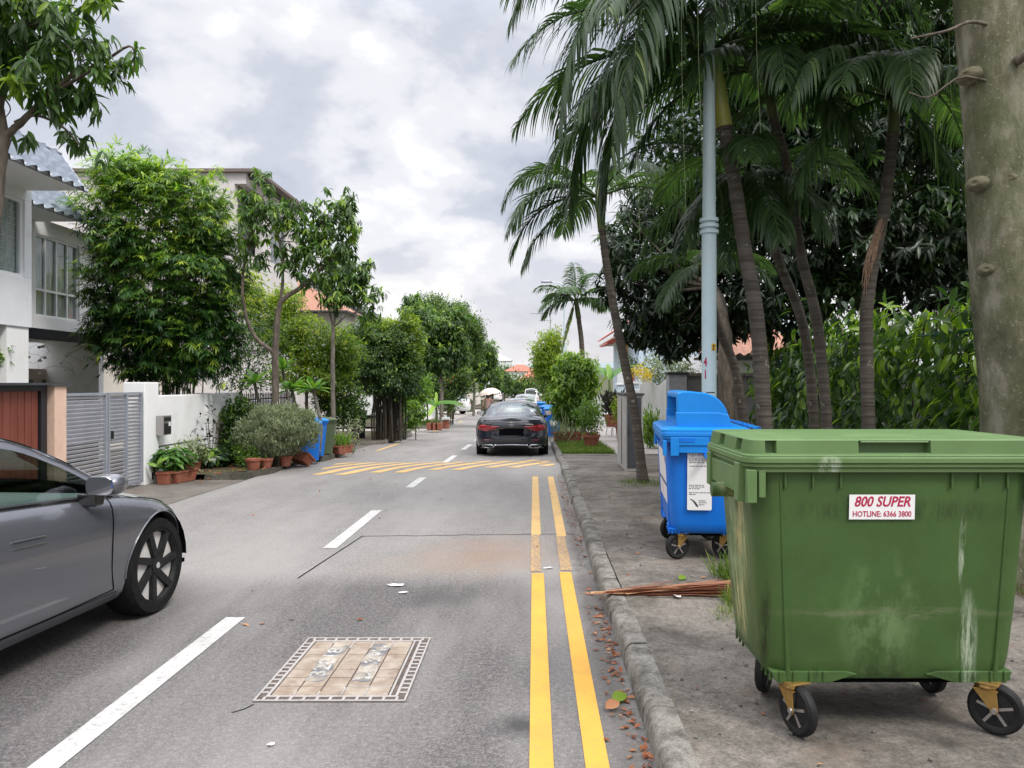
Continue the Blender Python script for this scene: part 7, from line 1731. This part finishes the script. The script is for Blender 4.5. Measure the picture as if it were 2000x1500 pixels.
bl = [Bp(1560, 300, Y, 130, 130, 1.8), Bp(1700, 470, Y, 130, 90, 1.7), Bp(1820, 440, Y, 110, 90, 1.6), Bp(1550, 480, Y, 90, 90, 1.5), Bp(1480, 380, Y, 80, 110, 1.4), Bp(1860, 300, Y, 80, 120, 1.4), Bp(1680, 220, Y, 140, 140, 1.8), Bp(1500, 150, Y, 130, 130, 1.7), Bp(1800, 560, Y, 130, 50, 1.2), Bp(1620, 570, Y, 60, 40, 1.0), Bp(1950, 450, Y, 80, 140, 1.4), Bp(1540, 610, Y, 60, 50, .9), Bp(1480, 590, Y, 40, 60, .9), Bp(1750, 60, Y, 130, 100, 1.6), Bp(1600, 20, Y, 120, 90, 1.6), Bp(1860, 120, Y, 90, 110, 1.5), Bp(1680, -60, Y, 200, 70, 1.6)]
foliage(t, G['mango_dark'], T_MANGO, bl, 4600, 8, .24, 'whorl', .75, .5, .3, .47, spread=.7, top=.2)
trunk(t, [([(PX(1500, 15), 15, .05), P(1502, 690, 15), P(1500, 600, 15), P(1530, 450, 15)], .09, .08)], limb_set([P(1502, 640, 15), P(1530, 470, 15)], bl, 20, .06), 'bark_dark')
Y = 19
t = tree('broadleaf_tree', 'tall shadowy broadleaf tree behind the mango trees', (PX(1700, Y), Y, 0)); bl = [Bp(1500, 120, Y, 150, 150, 2.2), Bp(1640, 300, Y, 170, 170, 2.2), Bp(1400, 250, Y, 90, 130, 1.8), Bp(1820, 260, Y, 120, 200, 2), Bp(1360, 420, Y, 80, 100, 1.5), Bp(1700, 500, Y, 200, 90, 2), Bp(1950, 550, Y, 120, 160, 2), Bp(1310, 290, Y, 55, 90, 1.2), Bp(1880, 20, Y, 120, 120, 2), Bp(1760, 80, Y, 120, 120, 2)]
foliage(t, G['mango_dark'], T_OVAL, bl, 3400, 8, .22, 'random', .4, .5, .4, .5); trunk(t, [([(PX(1700, Y), Y, 0), P(1700, 600, Y), P(1690, 300, Y)], .25, .18)])
# hedge on the fence
t = tree('hedge', 'big leaved glossy hedge smothering the green fence', (4.75, 6.0, .1), 'hedge')
def hedge_pts(n, x0, x1, y0, y1, z0_, z1_):
    u = rng.random(n); p = np.stack([x0+(x1-x0)*rng.random(n)**1.6, y0+(y1-y0)*rng.random(n), z0_+(z1_-z0_)*rng.random(n)**.85], 1)
    bulge = .3*np.sin(p[:, 1]*2.1)*np.sin(p[:, 2]*2.4+p[:, 1]); p[:, 0] -= .1+bulge*.6; top = p[:, 2] > z1_-.3; p[top, 0] += .15; p[:, 2] += .22*np.sin(p[:, 1]*3.1)*(p[:, 2]/z1_)**2
    gap = (np.sin(p[:, 1]*3.7+1)*np.sin(p[:, 2]*4.1+p[:, 1]*1.3) > .62) & (p[:, 2] < 1.9); p = p[~gap]
    d = nrm(np.stack([np.full(len(p), -1.0), rng.normal(0, .5, len(p)), .35+.6*(p[:, 2]/z1_)**3], 1)); return p, d, (p[:, 1]*2).astype(int)
foliage(t, G['hedge'], T_BIG, None, 0, 5, .21, 'hang', .95, young=.6, base=.47, name='foliage', jit=.14, top=.25, pts=hedge_pts(1700, 4.45, 5.3, 5.4, 15.2, .2, 2.55))
b = MB()
for k in range(30): y = .2*0+random.uniform(-.5, 9); b.tube(smooth_path([(.2, y, 0), (.1, y+random.uniform(-.2, .2), 1.2), (0, y+random.uniform(-.4, .4), 2.4)], 6), [.014]*7, 5)
b.build('stem', M['bark_dark'], t)

# person under a parasol, seen from behind
Y = 37.5
t = thing('person', 'person in a brownish top and dark trousers walking away under a pale parasol', 'person', (PX(953, Y), Y, rz(Y)))
def skin_body(name, verts, edges, radii, mat, parent, root=0, sub=2):
    me = bpy.data.meshes.new(name); me.from_pydata(verts, edges, []); o = link(name, me, mat, parent); m = o.modifiers.new('skin', 'SKIN'); me.skin_vertices[0].data[root].use_root = True
    for i, r in enumerate(radii): me.skin_vertices[0].data[i].radius = (r, r) if not isinstance(r, tuple) else r
    s = o.modifiers.new('sub', 'SUBSURF'); s.levels = sub; s.render_levels = sub; m.use_smooth_shade = True; apply_mods(o); o.data.materials.clear(); o.data.materials.append(mat)
    o.data.polygons.foreach_set('use_smooth', [True]*len(o.data.polygons)); return o
vs = [(0, 0, .95), (0, .01, 1.15), (0, .02, 1.33), (0, .02, 1.42), (0, .01, 1.5), (0, .0, 1.58), (0, .01, 1.65),
      (-.1, 0, .9), (-.1, .06, .5), (-.1, -.02, .1), (-.1, .1, .04), (.1, 0, .9), (.1, -.06, .5), (.1, -.2, .12), (.1, -.1, .05),
      (-.17, .02, 1.38), (-.25, .0, 1.12), (-.23, .14, .95), (-.22, .2, .87), (.17, .02, 1.38), (.23, .06, 1.14), (.2, .26, 1.2), (.18, .32, 1.26)]
ed = [(0, 1), (1, 2), (2, 3), (3, 4), (4, 5), (5, 6), (0, 7), (7, 8), (8, 9), (9, 10), (0, 11), (11, 12), (12, 13), (13, 14), (3, 15), (15, 16), (16, 17), (17, 18), (3, 19), (19, 20), (20, 21), (21, 22)]
rd = [(.14, .1), (.125, .09), (.15, .1), (.1, .07), .05, (.075, .085), (.06, .07), .085, .06, .045, .04, .085, .06, .045, .04, .055, .045, .036, .03, .055, .045, .036, .03]
skin_body('body', vs, ed, rd, M['skin'], t)
skin_body('top', [(0, 0, .88), (0, .01, 1.15), (0, .02, 1.33), (0, .02, 1.4), (-.17, .02, 1.38), (-.23, .01, 1.2), (.17, .02, 1.38), (.22, .05, 1.2)], [(0, 1), (1, 2), (2, 3), (3, 4), (4, 5), (3, 6), (6, 7)], [(.165, .12), (.145, .11), (.165, .115), (.12, .09), .07, .065, .07, .065], M['shirt'], t)
skin_body('trousers', [(0, 0, .93), (-.1, 0, .86), (-.1, .06, .5), (-.1, -.01, .14), (.1, 0, .86), (.1, -.06, .5), (.1, -.19, .17)], [(0, 1), (1, 2), (2, 3), (0, 4), (4, 5), (5, 6)], [(.15, .115), .1, .078, .065, .1, .078, .065], M['trousers'], t)
b = MB(); b.lathe([(0, 1.73), (.05, 1.72), (.085, 1.68), (.1, 1.6), (.09, 1.52), (.05, 1.47), (0, 1.46)], 16, (0, -.015, 0)); b.build('hair', M['hair'], t, smooth=70)
u_ = thing('parasol', 'pale floral parasol held up by the walking person', 'parasol', (PX(955, Y), Y+.32, rz(Y)))
b = MB(); rs = []; axis = Matrix.Rotation(R(-10), 3, 'Y')
for r, z in ((.0, 1.98), (.2, 1.955), (.38, 1.87), (.5, 1.76), (.545, 1.66)): rs.append([axis @ Vector((r*(1+.03*math.cos(8*a))*math.cos(a), r*(1+.03*math.cos(8*a))*math.sin(a), z-.02*(r > .5)*math.cos(8*a)-1.7))+Vector((0, 0, 1.66)) for a in [2*math.pi*k/32 for k in range(32)]])
b.rings(rs, False, False); b.build('canopy', M['parasol'], u_, smooth=60)
b = MB(); b.tube([Vector((.1, .0, 1.2)), axis @ Vector((0, 0, .3))+Vector((0, 0, 1.66))], .008, 6); b.build('shaft', M['chrome'], u_)
b = MB()
for k in range(8): a = 2*math.pi*k/8; b.tube([axis @ Vector((0, 0, .26))+Vector((0, 0, 1.66)), axis @ Vector((.38*math.cos(a), .38*math.sin(a), .155))+Vector((0, 0, 1.66)), axis @ Vector((.54*math.cos(a), .54*math.sin(a), -.05))+Vector((0, 0, 1.66))], .004, 4)
b.build('rib', M['chrome'], u_)

# fallen palm frond on the pavement
t = thing('fallen_frond', 'dry reddish brown palm frond fallen across the kerb', 'palm frond', (1.15, 5.6, .118))
n = 190; sx_ = rng.uniform(-.25, .9, n); ps = np.stack([sx_, (.04+.2*np.clip(sx_+.25, 0, 1.2))*rng.normal(.25, .42, n), .012+np.abs(rng.normal(.03, .025, n))], 1)
tip = np.stack([rng.normal(-.62, .11, n), rng.normal(.0, .022, n), .006+.02*rng.random(n)], 1); yd = tip-ps; ln_ = np.linalg.norm(yd, axis=1)*rng.uniform(.5, 1.0, n)
leafmesh('leaflet', flat_t(4, .008, .012), ps, yd, np.stack([rng.normal(0, .5, n), rng.normal(0, .6, n), np.ones(n)], 1), np.maximum(ln_, .2), np.clip(rng.normal(.36, .28, n), 0, 1), G['dead_palm'], t)
b = MB(); b.tube(smooth_path([(.95, .02, .05), (.3, .0, .035), (-.4, -.02, .02)], 10), [.018*(1-.08*i) for i in range(11)], 6); b.build('rachis', pm('rachis', (.4, .24, .13), .6, (.3, .15, .08), 10), t)

# grass, weeds, fallen leaves
def grass(name, n, fn, L, base=.45, mat='grass', tm=T_GRASS):
    p = np.array([fn() for _ in range(n)]); yd = rng.normal(0, .45, (n, 3)); yd[:, 2] = 1; zd = rng.normal(0, 1, (n, 3)); zd[:, 2] = .3
    o = leafmesh(name, tm, p, yd, zd, L*rng.uniform(.5, 1.25, n), np.clip(rng.normal(base, .22, n), 0, 1), G[mat]); return tag(o, kind='stuff')
U = random.uniform; random.seed(21)
grass('grass', 15000, lambda: (lambda y: (U(.68, 1.93)-max(0, (19.6-y))*.0, y, gz(y)+.105))(18.3+5.2*random.random()**1.3), .11, .5)
grass('grass', 5000, lambda: (lambda y: (U(.68, 1.93), y, gz(y)+.105))(U(23, 60)), .14, .4)
def tuft(cx, cy, r, z=.115): 
    def f():
        a = U(0, 6.28); q = r*random.random()**.7; y = cy+q*math.sin(a)*1.2; return (cx+q*math.cos(a), y, gz(y)+z)
    return f
grass('grass', 420, tuft(1.62, 6.1, .2), .17, .45); grass('grass', 160, tuft(1.42, 5.35, .12), .13, .5); grass('grass', 90, tuft(1.28, 5.05, .12), .08, .75); grass('grass', 50, tuft(1.35, 4.6, .1), .06, .8)
grass('grass', 700, tuft(1.7, 11.9, .42), .07, .4); grass('grass', 400, tuft(2.6, 8.7, .4), .12, .45)
grass('grass', 1500, lambda: (U(3.5, 5.4), U(4.6, 9.5), .1), .16, .4); grass('grass', 900, lambda: (U(3.55, 4.5), U(9.5, 19), .1), .15, .35)
grass('grass', 500, lambda: (lambda y: (ex(y)-U(.1, .4), y, gz(y)+.09))(U(16.6, 19)), .1, .5); grass('grass', 300, lambda: (lambda y: (ex(y)-U(.08, .35), y, gz(y)+.09))(U(13.4, 14.6)), .07, .8)
grass('grass', 2600, lambda: (lambda y: (U(-6.2, -4.85), y, gz(y)+.1))(U(37, 44.5)), .13, .55); grass('grass', 900, lambda: (lambda y: (U(-6, -4.8), y, gz(y)+.1))(U(27, 31)), .12, .45)
grass('grass', 60, lambda: (.675+U(-.004, .01), U(2.6, 9), .11), .035, .6)
def litter(name, n, fn, L, mat='dry', tm=T_OVAL, base=.4):
    p = np.array([fn() for _ in range(n)]); yd = rng.normal(0, 1, (n, 3)); yd[:, 2] = rng.uniform(-.1, .3, n); zd = rng.normal(0, .35, (n, 3)); zd[:, 2] = 1
    o = leafmesh(name, tm, p, yd, zd, L*rng.uniform(.4, 1.2, n), np.clip(rng.normal(base, .3, n), 0, 1), G[mat]); return tag(o, kind='stuff')
litter('fallen_leaves', 210, lambda: (.505-abs(random.gauss(0, .05)), 2.6+4*random.random()*(.55+.45*random.random()), .01), .045)
litter('fallen_leaves', 160, lambda: (.5-abs(random.gauss(0, .06)), U(6.6, 14), .01), .055)
litter('fallen_leaves', 9, lambda: (.46-abs(random.gauss(0, .02)), U(2.9, 3.35), .02), .1)
litter('fallen_leaves', 120, lambda: (U(.7, 3.4), U(3, 12), .122), .05); litter('fallen_leaves', 500, lambda: (U(3.4, 5.2), U(4.5, 12), .12), .1)
litter('fallen_leaves', 36, lambda: (U(-4.5, .4), U(4.5, 16), .008), .06); litter('fallen_leaves', 260, lambda: (lambda y: (ex(y)-U(-.15, 1.2), y, gz(y)+.1*(y > 13.4)+.012))(U(12.8, 16)), .09)
litter('fallen_leaves', 90, lambda: (lambda y: (-4.9+U(-.05, .3), y, gz(y)+.012))(U(16, 30)), .08)
for x, y, lb, g_, L in ((.4, 3.95, 'large pale green leaf lying in the gutter', 'fresh', .11), (.36, 3.86, 'large orange brown leaf in the gutter beside the green one', 'dry', .1), (1.13, 6.0, 'single green leaf lying on the pavement near the kerb', 'fresh', .09)):
    o = leafmesh('fallen_leaf', leaf_t(4, .3, .12, .1), np.array([(0, 0, 0.0)]), np.array([(.8, .6, .15)]), np.array([(.2, -.5, 1.0)]), np.array([L]), np.array([.75]), G[g_]); o.location = (x, y, .02 if x < .6 else .125); tag(o, lb, 'leaf')
M['scrap'] = pm('scrap', (.75, .75, .75), .7)
def scrap(label, x, y, z, sx, sy, seed):
    r_ = random.Random(seed); b = MB(); n = 9
    ring = [(sx*(.6+.5*r_.random())*math.cos(2*math.pi*k/n), sy*(.6+.5*r_.random())*math.sin(2*math.pi*k/n), .004+.02*r_.random()*min(sx, sy)/.05) for k in range(n)]
    b.add(ring+[(0, 0, .012)], [(k, (k+1) % n, n) for k in range(n)]); o = b.build('paper_scrap', M['scrap'], fixn=False); o.location = (x, y, z); o.rotation_euler = (0, 0, r_.random()*.4); tag(o, label, 'litter')
scrap('torn white scrap lying flat mid lane', -1.12, 6.27, .004, .09, .035, 1); scrap('tiny white scrap just below the torn one', -1.03, 6.05, .004, .04, .02, 2); scrap('crumpled white scrap beside the dry frond', 1.03, 5.5, .122, .035, .04, 3)
scrap('small white scrap between the yellow lines', .13, 6.85, .006, .06, .02, 4); scrap('white scrap near the bottom edge of the lane', -1.2, 3.5, .004, .02, .012, 5)
random.seed(31)
b = MB()
for k in range(140):
    x, y = U(.7, 3.2), U(2.8, 9); s_ = U(.004, .011); c_ = Vector((x, y, gz(y)+.117+s_*.5))
    b.add([c_+Vector((s_*U(.7, 1.2)*math.cos(a), s_*math.sin(a), s_*.5*zz2)) for zz2 in (-1, 1) for a in (0, 1.26, 2.5, 3.77, 5)]+[c_+Vector((0, 0, s_))], [(0, 1, 6, 5), (1, 2, 7, 6), (2, 3, 8, 7), (3, 4, 9, 8), (4, 0, 5, 9), (5, 6, 10), (6, 7, 10), (7, 8, 10), (8, 9, 10), (9, 5, 10)])
tag(b.build('gravel', M['kerb']), kind='stuff')
